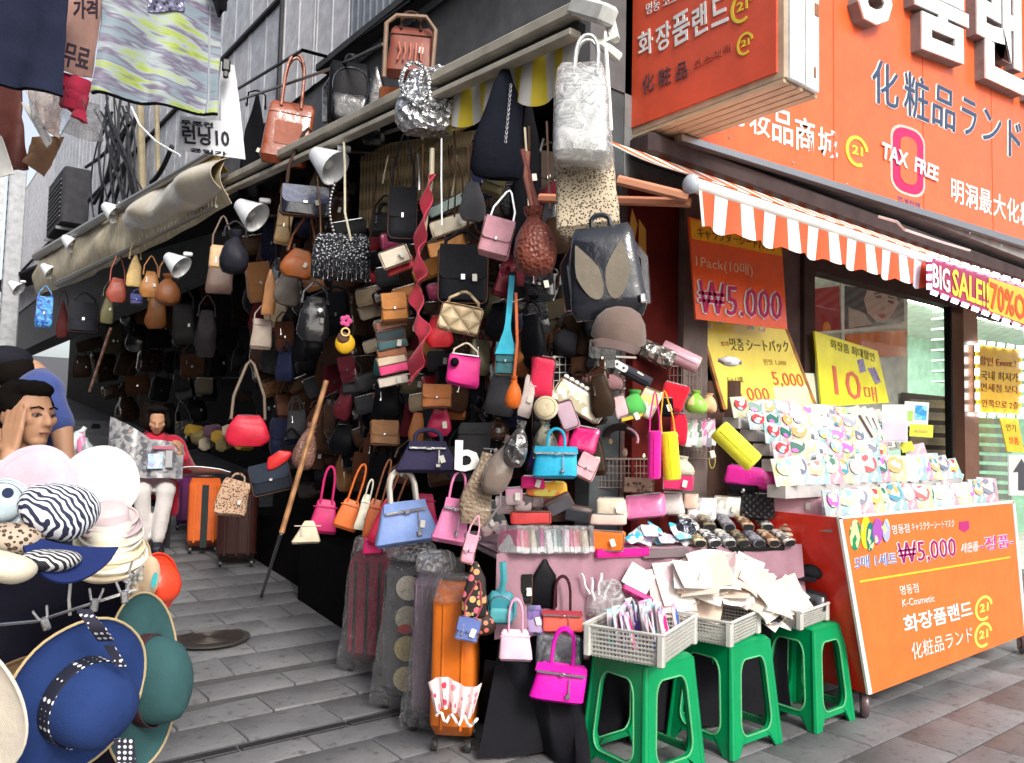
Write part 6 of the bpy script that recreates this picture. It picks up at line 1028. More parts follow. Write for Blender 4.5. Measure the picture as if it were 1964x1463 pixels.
bag('clutch', 1018, 992, 78, 26, .02, 'leather:.5,.04,.04', 'dark red long wallet lying in front of the pink boxes', 'dark red long wallet', d=.8, **T); bag('clutch', 1018, 1016, 74, 14, .0, 'leather:.3,.03,.04', 'burgundy long wallet under the dark red one', None, d=.8, **T)
for k, (px, py, c, n_) in enumerate(((985, 950, '.6,.3,.42', 'dusty pink'), (1005, 962, '.08,.06,.06', 'black'), (1025, 955, '.62,.5,.52', 'pale rose'), (1042, 962, '.35,.12,.1', 'brown'), (968, 968, '.7,.6,.62', 'white'), (955, 1000, '.05,.06,.06', 'dark'), (935, 1000, '.55,.12,.2', 'crimson'), (948, 985, '.2,.25,.22', 'green grey'))): bag('clutch', px, py, 34, 34 if k < 5 else 52, .1 + .02 * k, 'print:' + c + '/' + c + '/.5,.4,.4', n_ + ' patterned wallet standing at the left end of the table', None, name='wallet', cat='wallet', roll=rg.uniform(-20, 20), lo=True, **T)
# row of slim cases in clear sleeves along the front edge
CSL = [('.55,.03,.16', 'crimson'), ('.7,.3,.36', 'rose'), ('.6,.12,.18', 'cherry'), ('.5,.4,.28', 'khaki'), ('.62,.55,.42', 'beige'), ('.05,.07,.08', 'black'), ('.5,.06,.22', 'plum'), ('.45,.47,.5', 'silver grey'), ('.7,.72,.74', 'white'), ('.5,.6,.6', 'pale teal'), ('.12,.2,.2', 'dark teal'), ('.6,.08,.2', 'ruby'), ('.68,.6,.66', 'lilac white')]
for k in range(19):
    c, n_ = CSL[k % 13]; q = PT(978 + 7.6 * k, 1038 + (k % 3), -.03 + .004 * (k % 4)); t = thing('sleeved_case', f"{n_} slim case in a clear sleeve along the table edge" + (', right part' if k > 12 else ''), 'slim case', q, (R(-8), R(rg.uniform(-7, 7)), R(TYAW + 25 + rg.uniform(-10, 10))), 'slim cases in clear sleeves along the table edge')
    mk('case', box(0, 0, 0, .03, .12, .10, .004), mat('print:' + c + '/' + c + '/.7,.7,.7', scale=.5), t); mk('sleeve', box(0, 0, .008, .034, .125, .118, .004), PACKFILM, t, False)
b = bag('clutch', 1157, 1036, 82, 40, -.05, 'leather:.82,.16,.02', 'orange zip wallet standing on the magenta tray', 'orange zip wallet', roll=1, **T)
for k, (px, ln, m_, lab) in enumerate(((1190, .26, 'gloss:.68,.01,.24', 'magenta plastic tray under the orange wallet at the table edge'),)): q = PT(px, 1060, -.03); t = thing('plastic_tray', lab, 'tray', q, (0, 0, R(TYAW))); add(t, 'base', box(0, .05, -.01, ln, .16, .008), m_); [add(t, 'side', box(x, y, .008, sx, sy, .032, .002), m_) for x, y, sx, sy in ((0, -.03, ln, .006), (0, .13, ln, .006), (-ln / 2, .05, .006, .16), (ln / 2, .05, .006, .16))]
q = PT(1272, 1058, -.03); t = thing('plastic_tray', 'grey tray of blue and white sachets at the middle of the table edge', 'tray', q, (0, 0, R(TYAW))); add(t, 'tray', box(0, .04, -.005, .24, .14, .04, .004), 'gloss:.18,.14,.15')
for k in range(12): q = PT(1216 + 10 * k + rg.uniform(-3, 3), 1024 + rg.uniform(-12, 12), .0 + .02 * (k % 3)); solo('sachet', puff(.08, .06, .014, 4, 1, 1, .8, .004, k, 5, 14, .3), mat('print:' + ('.05,.45,.62/.75,.8,.8', '.7,.7,.72/.2,.5,.6', '.45,.4,.62/.8,.8,.8', '.75,.78,.76/.6,.6,.64')[k % 4]), ('turquoise', 'white', 'lavender', 'silver white')[k % 4] + ' sachet in the grey tray, ' + ('left', 'middle', 'right')[k // 4] + ' part', 'sachet', q, (R(-50 + rg.uniform(-15, 15)), R(rg.uniform(-40, 40)), R(TYAW)), 'sachets heaped in the grey tray')
# printed spectacle cases with dark open ends
for r in range(2):
    for k in range(7 if r == 0 else 5):
        px, py = (1332 + 28 * k, 1030 - r * 30) if r == 0 else (1318 + 36 * k, 1000); q = PT(px, py, -.0 + .1 * r); c = (('.68,.62,.45/.25,.2,.1', '.7,.7,.7/.1,.1,.12', '.7,.68,.6/.2,.22,.25', '.3,.25,.15/.05,.05,.04', '.12,.13,.16/.3,.3,.34', '.6,.45,.3/.2,.1,.06', '.66,.66,.62/.15,.15,.15'))[(k + 2 * r) % 7]
        t = thing('spectacle_case', ('cream', 'white', 'ivory', 'olive', 'charcoal', 'tan', 'pale grey')[(k + 2 * r) % 7] + ' printed soft case with dark open end, ' + ('front' if r == 0 else 'back') + ' row on the black tray', 'spectacle case', q, (R(18), R(rg.uniform(-6, 6)), R(TYAW - 8 + rg.uniform(-8, 8))), 'printed soft cases on the black tray')
        g = loft([(-.07, .030, .020, 2.3), (-.05, .032, .022, 2.3), (.05, .028, .018, 2.3), (.075, .02, .01, 2.3)], 16, .003, 12, k); mk('sleeve', xf(g, (0, 0, 0), (R(-90), 0, 0)), mat('print:' + c, scale=1.8), t); mk('dark_opening', xf(loft([(-.0735, .026, .016, 2.3), (-.069, .027, .017, 2.3)], 14), (0, 0, 0), (R(-90), 0, 0)), mat('flat:.01,.01,.012'), t)
q = PT(1425, 1050, -.01); t = thing('black_tray', 'black tray holding the printed soft cases at the table edge', 'tray', q, (0, 0, R(TYAW))); add(t, 'base', box(0, .08, -.01, .44, .22, .01), 'gloss:black'); add(t, 'lip', box(0, -.03, .0, .44, .006, .02, .002), 'gloss:black')
bag('hobo', 1315, 1015, 44, 40, .02, 'crinkle:.12,.13,.16', 'dark metallic rounded purse left of the printed cases', 'dark metallic purse', **T)
# hanging in front of the table
H_ = dict(at='T')
bag('sack', 908, 1130, 50, 100, -.10, mat('floral:.02,.012,.012/.6,.3,.12/.65,.15,.2/.55,.4,.15', scale=1.2), 'black floral bag with small flowers hanging at the table corner', 'black floral bag', hand=30, **H_); bag('drop', 925, 1185, 56, 60, -.07, mat('floral:.03,.012,.01/.5,.2,.1/.6,.15,.1', scale=1.6), 'dark floral pouch under the black floral bag', None, **H_)
bag('flap', 897, 1206, 48, 46, -.12, 'leather:.12,.17,.42', 'small slate blue trapeze bag hanging before the orange suitcase', 'small slate blue bag', top=.5, strap=70, strapm='leather:.35,.06,.08', roll=12, **H_)
b = bag('backpack', 960, 1165, 54, 62, -.10, 'leather:.03,.22,.27', 'teal leather mini backpack hanging from the table edge', 'teal mini backpack', trim='leather:.08,.33,.36', **H_); add(b, 'strap', tube([(0, 0, .05), (.01, -.02, .12), (.005, -.02, .19)], .012, 6, 1.4), 'leather:.06,.3,.34')
bag('tote', 988, 1236, 66, 62, -.16, 'leather:.76,.50,.62', 'pale pink little tote with tall handles hanging from the table', 'pale pink little tote', hand=56, top=.82, strapm='leather:.72,.36,.5', **H_)
bag('sack', 1042, 1120, 58, 92, -.06, 'leather:black', 'black folded cape like bag hanging on the pink cloth', 'black cape like bag', **H_); bag('flap', 1010, 1130, 22, 60, -.05, 'leather:.02,.02,.02', 'narrow black purse left of the black cape like bag', None, **H_)
b = bag('birkin', 1078, 1190, 78, 42, -.12, 'leather:.75,.12,.08', 'small coral red bag hanging on dark handles', 'small coral red bag', hand=64, trim='leather:.4,.04,.06', top=.96, strapm='leather:.05,.015,.02', **H_); b = bag('tote', 1072, 1252, 88, 72, -.10, 'patent:.02,.05,.07', 'dark navy glossy bag behind the magenta bag', 'dark navy glossy bag', top=.95, **H_); wrap(b, 1.05); bag('clutch', 1125, 1245, 12, 40, -.1, 'leather:.75,.45,.5', 'pink tag like purse at the basket edge', None, **H_)
bag('tote', 1025, 1185, 34, 60, -.06, 'print:.2,.12,.35/.1,.1,.2/.4,.3,.5', 'violet patterned bag between the pink and coral bags', None, **H_)
b = bag('birkin', 1074, 1308, 104, 74, -.22, 'leather:.68,.01,.42', 'vivid magenta handbag with silver buckle hanging lowest beside the stool', 'vivid magenta handbag', hand=66, top=.9, d=.4, roll=5, **H_)
for k in range(4): q = PT(1120 + 14 * k, 1120 + 10 * (k % 2), -.08); solo('hair_clip', tube([(.004 * math.sin(a), -.002 * a, .05 - .012 * a) for a in range(9)], .006, 5), mat('gloss:.7,.68,.72'), ('first', 'second', 'third', 'fourth')[k] + ' white beaded strand hanging at the left corner of the basket heap', 'strand', q, (0, R(20 * k - 20), 0), 'white strands at the basket corner')
# ---- wrapped suitcases
def suitcase(cx, top, bot, wpx, x, m, label, short, d=.24, film_=True, yaw=0, ribs=5, roll=0, tp=None):
    pt, pb = PX(cx, top, x), PX(cx, bot, x); g0 = gz(pb.y); h = pt.z - pb.z; k = depth(pb) / FPX; w = wpx * k; base = Vector((pb.x, pb.y, g0)); h = max(.3, pt.z - g0)
    t = thing('suitcase', label, 'suitcase', base, (0, R(roll), face(base) + R(yaw))); HERO.append((cx, (top + bot) / 2, wpx, bot - top, short)); mm = mat(m) if isinstance(m, str) else m
    mk('shell', xf(puff(w, h - .05, d, 7, 1, 1, 1, .0015, 3, 10, 28, .12), (0, 0, h / 2 + .025)), mm, t)
    for i in range(ribs): x_ = (-.5 + (i + .5) / ribs) * w * .86; mk('rib', box(x_, -d / 2 - .002, h / 2 + .02, w * .07, .012, h * .78, .005), mat(tp) if tp else mm, t)
    mk('top_handle', tube([(-.07, 0, h - .02), (-.06, 0, h + .015), (.06, 0, h + .015), (.07, 0, h - .02)], .009, 6), mat('gloss:.05,.05,.055'), t)
    for sx in (-1, 1):
        for sy in (-1, 1): mk('wheel', xf(lathe([(.0, -.012), (.024, -.012), (.026, 0), (.024, .012), (.0, .012)], 14), (sx * w * .38, sy * d * .35, .026), (0, R(90), 0)), mat('gloss:.03,.03,.03'), t)
    mk('seam', box(0, 0, h / 2 + .02, w * 1.006, .012, h * .8, .003), mat('metal:.3,.3,.32'), t)
    if film_:
        V, F = puff(w * 1.10, h * 1.06, d * 1.2, 5, .97, 1.03, .95, .004, len(HERO), 26, 72, .1)
        for v in V: a_ = math.atan2(v.y, v.x); q_ = .016 * noise.noise(Vector((a_ * 7, v.z * 2.2, len(HERO)))) + .010 * noise.noise(Vector((a_ * 2, v.z * 14 + a_ * 6, 3))) + (.02 * abs(noise.noise(Vector((a_ * 9, 1, 1)))) if v.z < -h * .45 else 0); v.x += q_ * math.cos(a_) * 1.4; v.y += q_ * math.sin(a_) * 1.4
        mk('plastic_cover', xf((V, F), (0, 0, h * .53)), film_, t); mk('gathered_plastic', xf(puff(w * 1.02, .10, d, 4, .8, 1.05, .8, .016, 9 + len(HERO), 8, 30, .3), (0, 0, h + .03)), FILM2, t)
    return t, w, h, d
SF = film('loose_plastic_cover', (.985, .985, .99), .03, 24)
suitcase(716, 1052, 1262, 84, 2.22, 'gloss:.36,.025,.06', 'charcoal and red flowered suitcase in clear plastic, leftmost of the wrapped row', 'leftmost wrapped suitcase', film_=SF, yaw=-22, ribs=3, tp='gloss:.03,.03,.035'); 
t, w_, h_, d_ = suitcase(785, 1066, 1305, 92, 2.12, 'gloss:.06,.06,.065', 'suitcase with beige flower print in clear plastic, second of the wrapped row', 'flower print wrapped suitcase', film_=SF, yaw=-14, ribs=0)
for i in range(4): mk('round_print', slab(ell(w_ * .52, w_ * .50, w_ * .06, h_ * (.22 + .2 * i), 18), .006, -d_ / 2 - .004), mat('matte:' + ('.6,.5,.3', '.55,.45,.2', '.5,.45,.35', '.66,.6,.5')[i]), t, False)
mk('red_print', slab(ell(w_ * .3, w_ * .2, w_ * .02, h_ * .55, 12), .003, -d_ / 2 - .012), mat('matte:.5,.05,.04'), t, False)
suitcase(830, 1085, 1350, 60, 2.06, 'gloss:.20,.14,.19', 'mauve grey suitcase in creased plastic left of the orange one', 'mauve wrapped suitcase', film_=SF, yaw=-20)
t, w_, h_, d_ = suitcase(872, 1112, 1372, 84, 2.02, 'gloss:.62,.15,.015', 'bright orange suitcase half wrapped in plastic beside the table', 'bright orange suitcase', film_=None, ribs=2, yaw=-8)
mk('plastic_cap', xf(puff(w_ * 1.15, .12, d_ * 1.2, 4, .9, 1.05, .9, .02, 8, 8, 30, .3), (0, 0, h_ - .03)), SF, t)
q = PX(872, 1352, 1.86); t = thing('floral_frill_cloth', 'red and white floral frilled cloth wrapped round the foot of the orange suitcase', 'cloth', q, (0, 0, face(q)))
add(t, 'frill', sheet(40, 6, lambda s, u: Vector(((s - .5) * .21 * (1 - .3 * u), -.03 - .015 * math.sin(s * 30) * (.4 + u) , .10 - .12 * u + .02 * math.sin(s * 6))), .003), mat('floral:.75,.6,.6/.65,.03,.08/.7,.2,.25', scale=1.3)); add(t, 'white_ribbon', tube([(-.07 + .01 * a, -.06 - .012 * math.sin(a * 2.2), -.02 + .018 * math.sin(a * 1.3) - .002 * a) for a in range(17)], .006, 6), 'fabric:white')
# hard suitcases by the far stall
t, w_, h_, d_ = suitcase(350, 912, 1062, 30, 2.3, 'gloss:.16,.03,.14', 'purple hard suitcase behind the orange hard suitcase', 'purple hard suitcase', film_=False, ribs=2)
t, w_, h_, d_ = suitcase(388, 915, 1076, 60, 2.2, 'gloss:.72,.14,.03', 'orange hard suitcase with dark band standing in the alley', 'orange hard suitcase', film_=False, ribs=3, d=.3, tp='gloss:.8,.18,.03'); mk('dark_band', box(0, -d_ / 2 - .01, h_ / 2, w_ * .2, .012, h_ * .84), mat('gloss:.02,.03,.03'), t, False)
t, w_, h_, d_ = suitcase(452, 930, 1085, 74, 2.3, 'gloss:.05,.015,.012', 'dark brown suitcase in the shade right of the orange hard suitcase', 'dark brown suitcase', film_=False, ribs=3, d=.3)
q = PX(392, 903, 2.2); solo('white_paper_sheets', sheet(10, 6, lambda s, t: Vector(((s - .5) * .42, (t - .5) * .3, .012 * math.sin(s * 5 + t * 3) - .12 * max(0, s - .8))), .006), mat('gloss:.78,.80,.84'), 'white plastic sheets lying on top of the orange hard suitcase', 'sheets', q, (R(-14), 0, face(q)))
# poles
a, b_, c_ = PX(626, 730, 1.98), PX(540, 1022, 1.75), PZ(495, 1163, gz(4.0) + .0)
pl_ = thing('leaning_pole', 'wooden pole with a black lower end leaning against the bag wall', 'pole', c_); o = mk('wooden_shaft', tube([a, b_], .015, 8), mat('wood:.42,.2,.08'), pl_); o.location = -c_; o = mk('black_end', tube([b_, c_], .011, 8), mat('gloss:.02,.02,.025'), pl_); o.location = -c_
a, b_ = PX(212, 630, 1.95), PX(172, 750, 1.95); solo('reaching_rod', tube([a, b_], .016, 6), mat('wood:.55,.3,.22'), 'thin pinkish wooden rod hanging in the dark far stall', 'rod')
# second red panel beside the cart
# ================================================================ HAT STAND (near, left)
def aim(z, up=None):   # rotation whose local Z points along z
    z = z.normalized(); return z.to_track_quat('Z', 'Y').to_matrix()
def vdir(r, u, f): return (RT * r + UP * u + FW * f).normalized()
def hat(px, py, dpt, brim, crown, ch, ax, label, short, cm, bandm, under=None, wave=.02, sx=1.0, name='sun_hat', tipm=None, edge=None, seed=0, squash=1.0):
    p = PD(px, py, dpt); k = dpt / FPX; br, cr, H_ = brim * k, crown * k, ch * k; t = thing(name, label, 'hat', p); Mx = aim(vdir(*ax)).to_4x4(); Mx.translation = p; t.matrix_world = Mx; HERO.append((px, py, brim, brim, short))
    t['label'] = label
    f = lambda q, a, r: Vector((q.x * squash, q.y, q.z + (wave * k * 50 * ((r / br) ** 2) * math.sin(2 * a + seed) if r > cr * 1.02 else 0))) + noise.noise_vector(q * 9 + Vector((seed, 0, 0))) * .004
    mk('brim', lathe([(cr * .98, 0), (cr * 1.2, -.004), (br * .8, -.01), (br * .96, -.008), (br, -.004), (br * .96, -.013), (br * .8, -.014), (cr * 1.2, -.010), (cr * .96, -.006)], 44, f, cap=False), mat(cm), t)
    mk('brim_edge', tube([f(Vector((br * math.cos(i * math.pi / 22), br * math.sin(i * math.pi / 22), -.004)), i * math.pi / 22, br) for i in range(44)], .003, 6, closed=True), mat(edge or cm), t)
    cap_ = [(cr * 1.0, -.002), (cr * 1.0, H_ * .25), (cr * .97, H_ * .5), (cr * .86, H_ * .74), (cr * .66, H_ * .9), (cr * .36, H_ * .985), (.001, H_)]
    mk('crown', lathe(cap_, 36, lambda q, a, r: Vector((q.x * squash, q.y, q.z)) + noise.noise_vector(q * 11 + Vector((seed, 3, 0))) * .005, cap=False), mat(tipm or cm), t)
    if bandm: mk('band', lathe([(cr * 1.012, .002), (cr * 1.03, .004), (cr * 1.03, H_ * .30), (cr * 1.008, H_ * .31)], 36, lambda q, a, r: Vector((q.x * squash, q.y, q.z)), cap=False), bandm if not isinstance(bandm, str) else mat(bandm), t)
    if under: mk('lining', lathe([(br * .97, -.016), (cr, -.014), (cr * .9, .0), (cr * .8, H_ * .5), (.001, H_ * .8)], 32, f, cap=False), mat(under), t)
    return t
hs_ = thing('hat_stand', 'hat display box draped in dark indigo cloth at the left edge', 'display stand', PD(60, 1300, 2.1)); 
def hp(n, g, m, s=True): o = mk(n, g, m, hs_, s); o.location = -hs_.location; return o
def draped(s, t): 
    a = PD(-160 + 400 * s, 1085 - 10 * math.sin(s * 5), 1.95 + .22 * s); g = Vector((a.x, a.y, 0)); p = a.lerp(g, t * .98); return p + FW * (.015 * math.sin(s * 30 + t * 4) * t)
hp('drape', sheet(50, 12, draped, .004), mat('fabric:.010,.010,.018')); a0, a1 = PD(-160, 1085, 1.95), PD(240, 1082, 2.17)
hp('top_cloth', sheet(12, 8, lambda s, t: a0.lerp(a1, s) + Vector((-.3, 1, 0)) * (.5 * t) + Vector((0, 0, .01 * math.sin(9 * s + 7 * t))), .004), mat('fabric:.010,.010,.018')); hp('side_drape', sheet(14, 10, lambda s, t: (a1 + Vector((-.3, 1, 0)) * (.5 * s)).lerp(Vector(((a1 + Vector((-.3, 1, 0)) * (.5 * s)).x, (a1 + Vector((-.3, 1, 0)) * (.5 * s)).y, .05)), t), .004), mat('fabric:.010,.010,.018'))
hp('hanging_wire', tube([PD(-20, 1200, 1.86), PD(70, 1192, 1.86), PD(200, 1150, 1.9), PD(262, 1130, 1.95)], .004, 5), METAL); hp('white_wire', tube([PD(120, 1092, 1.9), PD(136, 1105, 1.9), PD(132, 1150, 1.9), PD(134, 1180, 1.9)], .004, 5), mat('gloss:white'))
hp('yellow_hem', tube([PD(55, 1098, 1.9), PD(90, 1090, 1.9), PD(130, 1093, 1.9), PD(165, 1086, 1.93)], .006, 5), mat('matte:.6,.55,.05'))
DOTB = mat('dots:.012,.014,.03/.8,.8,.8', scale=2.6); DOTB2 = mat('dots:.02,.02,.04/.7,.7,.72', scale=3)
hat(150, 1340, 1.72, 152, 80, 114, (.885, -.13, -.45), 'blue felt hat with white polka dot band clipped at the front of the hat stand', 'polka dot blue hat', 'fabric:.015,.04,.155', DOTB, None, .02, edge='fabric:.55,.42,.22', seed=1, squash=1.0)
o = solo('polka_dot_ribbon', sheet(16, 3, lambda s, t: PD(160 + 42 * s, 1168 + 62 * s, 1.62 - .03 * math.sin(3 * s)) + RT * ((t - .5) * .032) , .004), DOTB2, 'black and white dotted ribbon tied over the blue felt hat', 'ribbon')
solo('polka_dot_ribbon', sheet(10, 3, lambda s, t: PD(208 + 24 * s, 1238 + 40 * s, 1.66) + RT * ((t - .5) * .02), .004), DOTB2, 'short end of dotted ribbon hanging between the blue and teal hats', 'ribbon'); solo('polka_dot_ribbon', sheet(10, 3, lambda s, t: PD(236 + 8 * s, 1418 + 60 * s, 1.66) + RT * ((t - .5) * .04), .004), DOTB2, 'dotted ribbon tail at the bottom edge below the blue felt hat', 'ribbon')
hat(274, 1304, 1.95, 164, 84, 98, (.95, .08, -.28), 'teal felt hat with brown band seen from the side behind the blue hat', 'teal felt hat', 'fabric:.032,.092,.096', 'fabric:.07,.035,.04', None, .012, edge='fabric:.5,.38,.2', seed=2.2, squash=.62)
hat(-78, 1355, 1.55, 150, 60, 60, (-.25, -.15, -.95), 'cream straw hat with wide brim cut by the bottom left corner', 'corner cream hat', 'fabric:.74,.66,.55', 'fabric:.5,.36,.2', None, .014, seed=4); hat(70, 1385, 1.92, 150, 70, 50, (.62, -.3, -.7), 'tan brown wide hat behind the blue felt hat', 'tan brown hat', 'fabric:.36,.22,.11', None, None, .02, seed=5)
hat(300, 1120, 2.25, 58, 38, 40, (.93, .05, -.33), 'orange red cap with turquoise mark hanging behind the hat stand', 'orange red cap', 'gloss:.75,.06,.02', None, None, .01, name='cap', seed=3); t = [o for o in sc.objects if o.name == 'cap'][0] if 'cap' in bpy.data.objects else None
p = PD(296, 1112, 2.1); solo('turquoise_badge', slab(ell(.014, .04), .004), mat('gloss:.05,.4,.42'), 'small turquoise badge on the orange red cap', 'badge', p, (0, R(8), face(p)))
hat(275, 1105, 2.15, 70, 40, 30, (.98, .0, -.15), 'cream hat brim edge hanging beside the orange red cap', 'cream edged hat', 'fabric:.6,.45,.3', None, None, .01, seed=7, squash=.4)
# hats heaped on top
hat(190, 928, 2.15, 68, 62, 14, (.05, .18, -.98), 'large plain white round hat standing on top of the hat heap', 'large white hat', 'fabric:.82,.82,.78', None, None, .004, seed=1.5, name='beret'); hat(62, 930, 2.05, 72, 66, 14, (.1, .25, -.96), 'pale lilac round hat behind the zebra cap', 'pale lilac hat', 'fabric:.62,.5,.58', None, None, .004, seed=6, name='beret')
hat(5, 965, 1.85, 46, 38, 30, (.2, .2, -.95), 'pale blue hat with dark dot at the left edge of the hat heap', 'pale blue hat', 'fabric:.52,.62,.66', 'fabric:.1,.12,.16', None, .004, seed=8, name='beret'); p = PD(15, 945, 1.7); solo('dark_button', slab(ell(.022, .022), .006), mat('fabric:.03,.04,.09'), 'dark round button on the pale blue hat', 'button', p, (0, 0, face(p)))
def newsboy(px, py, dpt, w_, h_, m, bm, label, roll=0, brim=None):
    p = PD(px, py, dpt); k = dpt / FPX; t = thing('flat_cap', label, 'cap', p, (0, R(roll), face(p))); mk('crown', xf(ball(.5, (0, 0, 0), 26, (w_ * k, w_ * k * .9, h_ * k)), (0, 0, 0)), m, t); [setattr(v, 'co', v.co + noise.noise_vector(v.co * 10) * .012) for v in t.children[0].data.vertices]
    if brim: mk('brim', sheet(22, 6, lambda s, q: Vector(((s - .5) * brim[0] * k + brim[2] * k, -.5 * w_ * k * .55 - brim[1] * k * .6 * q * math.sin(math.pi * s) ** .6, -h_ * k * .42 - brim[1] * k * .55 * q * (math.sin(math.pi * s) ** .6) - .012 * math.cos((s - .5) * 3))), .006), bm, t); mk('piping', tube([Vector(((s / 16 - .5) * brim[0] * k + brim[2] * k, -.5 * w_ * k * .56, -h_ * k * .41 - .012 * math.cos((s / 16 - .5) * 3))) for s in range(17)], .003, 5), bm, t)
    return t
newsboy(112, 980, 1.72, 150, 112, mat('zebra:.02,.025,.06/.78,.8,.84', scale=3.4), mat('fabric:.018,.03,.12'), 'blue and white zebra striped flat cap with navy visor on the hat heap', 12, (165, 105, 34)); HERO.append((112, 980, 150, 112, 'zebra striped cap'))
newsboy(28, 1032, 1.66, 110, 70, mat('leopard:.45,.36,.28/.05,.03,.02', scale=2), mat('fabric:.05,.03,.02'), 'leopard print cap tucked under the zebra cap', 8); newsboy(100, 1072, 1.64, 110, 44, mat('zebra:.012,.012,.015/.6,.6,.6', scale=3.4), mat('fabric:black'), 'black and white striped scarf cap below the leopard print cap', 6)
newsboy(10, 1085, 1.55, 120, 62, mat('fabric:.74,.66,.5'), mat('fabric:cream'), 'cream cap at the left edge above the dark drape', 20)
for k in range(7):
    c = ('.62,.5,.5', '.5,.4,.42', '.66,.6,.54', '.74,.70,.56', '.7,.62,.42', '.76,.74,.62', '.6,.5,.36')[k]; hat(208 + 3 * (k % 3), 990 + 14 * k, 1.95 - .012 * k, 52 + 2 * k, 36, 26 - 2 * k, (.15, .94 - .02 * k, -.3), ('dusty pink', 'mauve', 'pale beige', 'ivory', 'straw', 'off white', 'sand')[k] + ' hat in the stack right of the zebra cap', ('dusty pink', 'mauve', 'pale beige', 'ivory', 'straw', 'off white', 'sand')[k] + ' stacked hat', 'fabric:' + c, None, None, .006, seed=k)
for i, (px, py, rl) in enumerate(((84, 1188, -20), (182, 1152, 4), (238, 1136, -8), (252, 1100, 30))):
    p = PD(px, py, 1.7 + .05 * i); t = thing('metal_clip', 'silver clip holding a hat to the wire, ' + ('first', 'second', 'third', 'fourth')[i] + ' from the left', 'clip', p, (0, R(rl), face(p)), 'silver clips on the hat stand'); add(t, 'jaw', box(0, 0, -.01, .016, .012, .03, .003), METAL); [add(t, 'arm', xf(box(q * .007, 0, .016, .005, .012, .026, .001), (0, 0, 0), (0, R(q * 14), 0)), METAL) for q in (-1, 1)]
solo('pearl_cluster', join(*[ball(.008, PD(250 + 9 * (k % 3), 1100 + 9 * (k // 3), 2.0) + Vector((0, 0, 0)), 8) for k in range(8)]), mat('gloss:.7,.68,.6'), 'cluster of pearl beads beside the orange red cap', 'beads')['kind'] = 'stuff'

# ================================================================ PEOPLE
def caps(parts):
    g = []
    for q in parts:
        if q[0] == 'b': g.append(ball(1, q[1], 16, (q[2], q[3], q[4]) if len(q) > 3 else (q[2],) * 3))
        else:
            a, b, ra, rb_ = Vector(q[0]), Vector(q[1]), q[2], q[3]; n = 6; g.append(tube([a.lerp(b, i / n) for i in range(n + 1)], [ra + (rb_ - ra) * i / n for i in range(n + 1)], 14)); g.append(ball(ra, a, 12)); g.append(ball(rb_, b, 12))
    return join(*g)
def flesh(name, parts, m, parent, vox=.01, it=4, fold=0, fs=12):
    me = bpy.data.meshes.new(name); g = caps(parts); me.from_pydata([tuple(v) for v in g[0]], [], g[1]); o = bpy.data.objects.new(name, me); COL.objects.link(o)
    r = o.modifiers.new('r', 'REMESH'); r.mode = 'VOXEL'; r.voxel_size = vox; r.use_smooth_shade = True; s_ = o.modifiers.new('s', 'SMOOTH'); s_.factor = .6; s_.iterations = it
    m2 = bpy.data.meshes.new_from_object(o.evaluated_get(bpy.context.evaluated_depsgraph_get())); bpy.data.objects.remove(o)
    if fold:
        for v in m2.vertices: n_ = noise.noise(v.co * fs) + .5 * noise.noise(Vector((v.co.x * fs * 2, v.co.y * fs * 2, v.co.z * fs * .8))); v.co += v.normal * n_ * fold
    m2.materials.clear(); m2.materials.append(m); o = mk(name, m2, None, parent, False); m2.polygons.foreach_set('use_smooth', [True] * len(m2.polygons)); return o
SKIN = mat('flat:.50,.27,.16', rough=.5); SKIN.node_tree.nodes['Principled BSDF'].inputs['Subsurface Weight'].default_value = .15; SKIN.node_tree.nodes['Principled BSDF'].inputs['Subsurface Radius'].default_value = (.02, .008, .004)
HAIR = mat('fabric:.008,.006,.005')
def head_parts(c=(0, 0, 0), s=1.0):   # face towards -Y, c = centre of the skull
    c = Vector(c); f = lambda x, y, z: c + Vector((x, y, z)) * s
    return [('b', f(0, .012, .02), .076 * s, .094 * s, .092 * s), ('b', f(0, -.030, -.035), .060 * s, .062 * s, .070 * s), ('b', f(0, -.055, -.088), .034 * s, .030 * s, .026 * s), ('b', f(0, -.072, .018), .05 * s, .016 * s, .02 * s),
      (f(0, -.088, .008), f(0, -.106, -.028), .009 * s, .013 * s), ('b', f(-.012, -.096, -.032), .009 * s), ('b', f(.012, -.096, -.032), .009 * s), ('b', f(.042, -.062, -.018), .024 * s, .02 * s, .02 * s), ('b', f(-.042, -.062, -.018), .024 * s, .02 * s, .02 * s),
      ('b', f(0, -.088, -.058), .022 * s, .010 * s, .006 * s), ('b', f(0, -.086, -.068), .019 * s, .010 * s, .006 * s), ('b', f(.078, .012, -.012), .008 * s, .018 * s, .030 * s), ('b', f(-.078, .012, -.012), .008 * s, .018 * s, .030 * s), (f(0, .02, -.06), f(0, .035, -.14), .052 * s, .054 * s)]
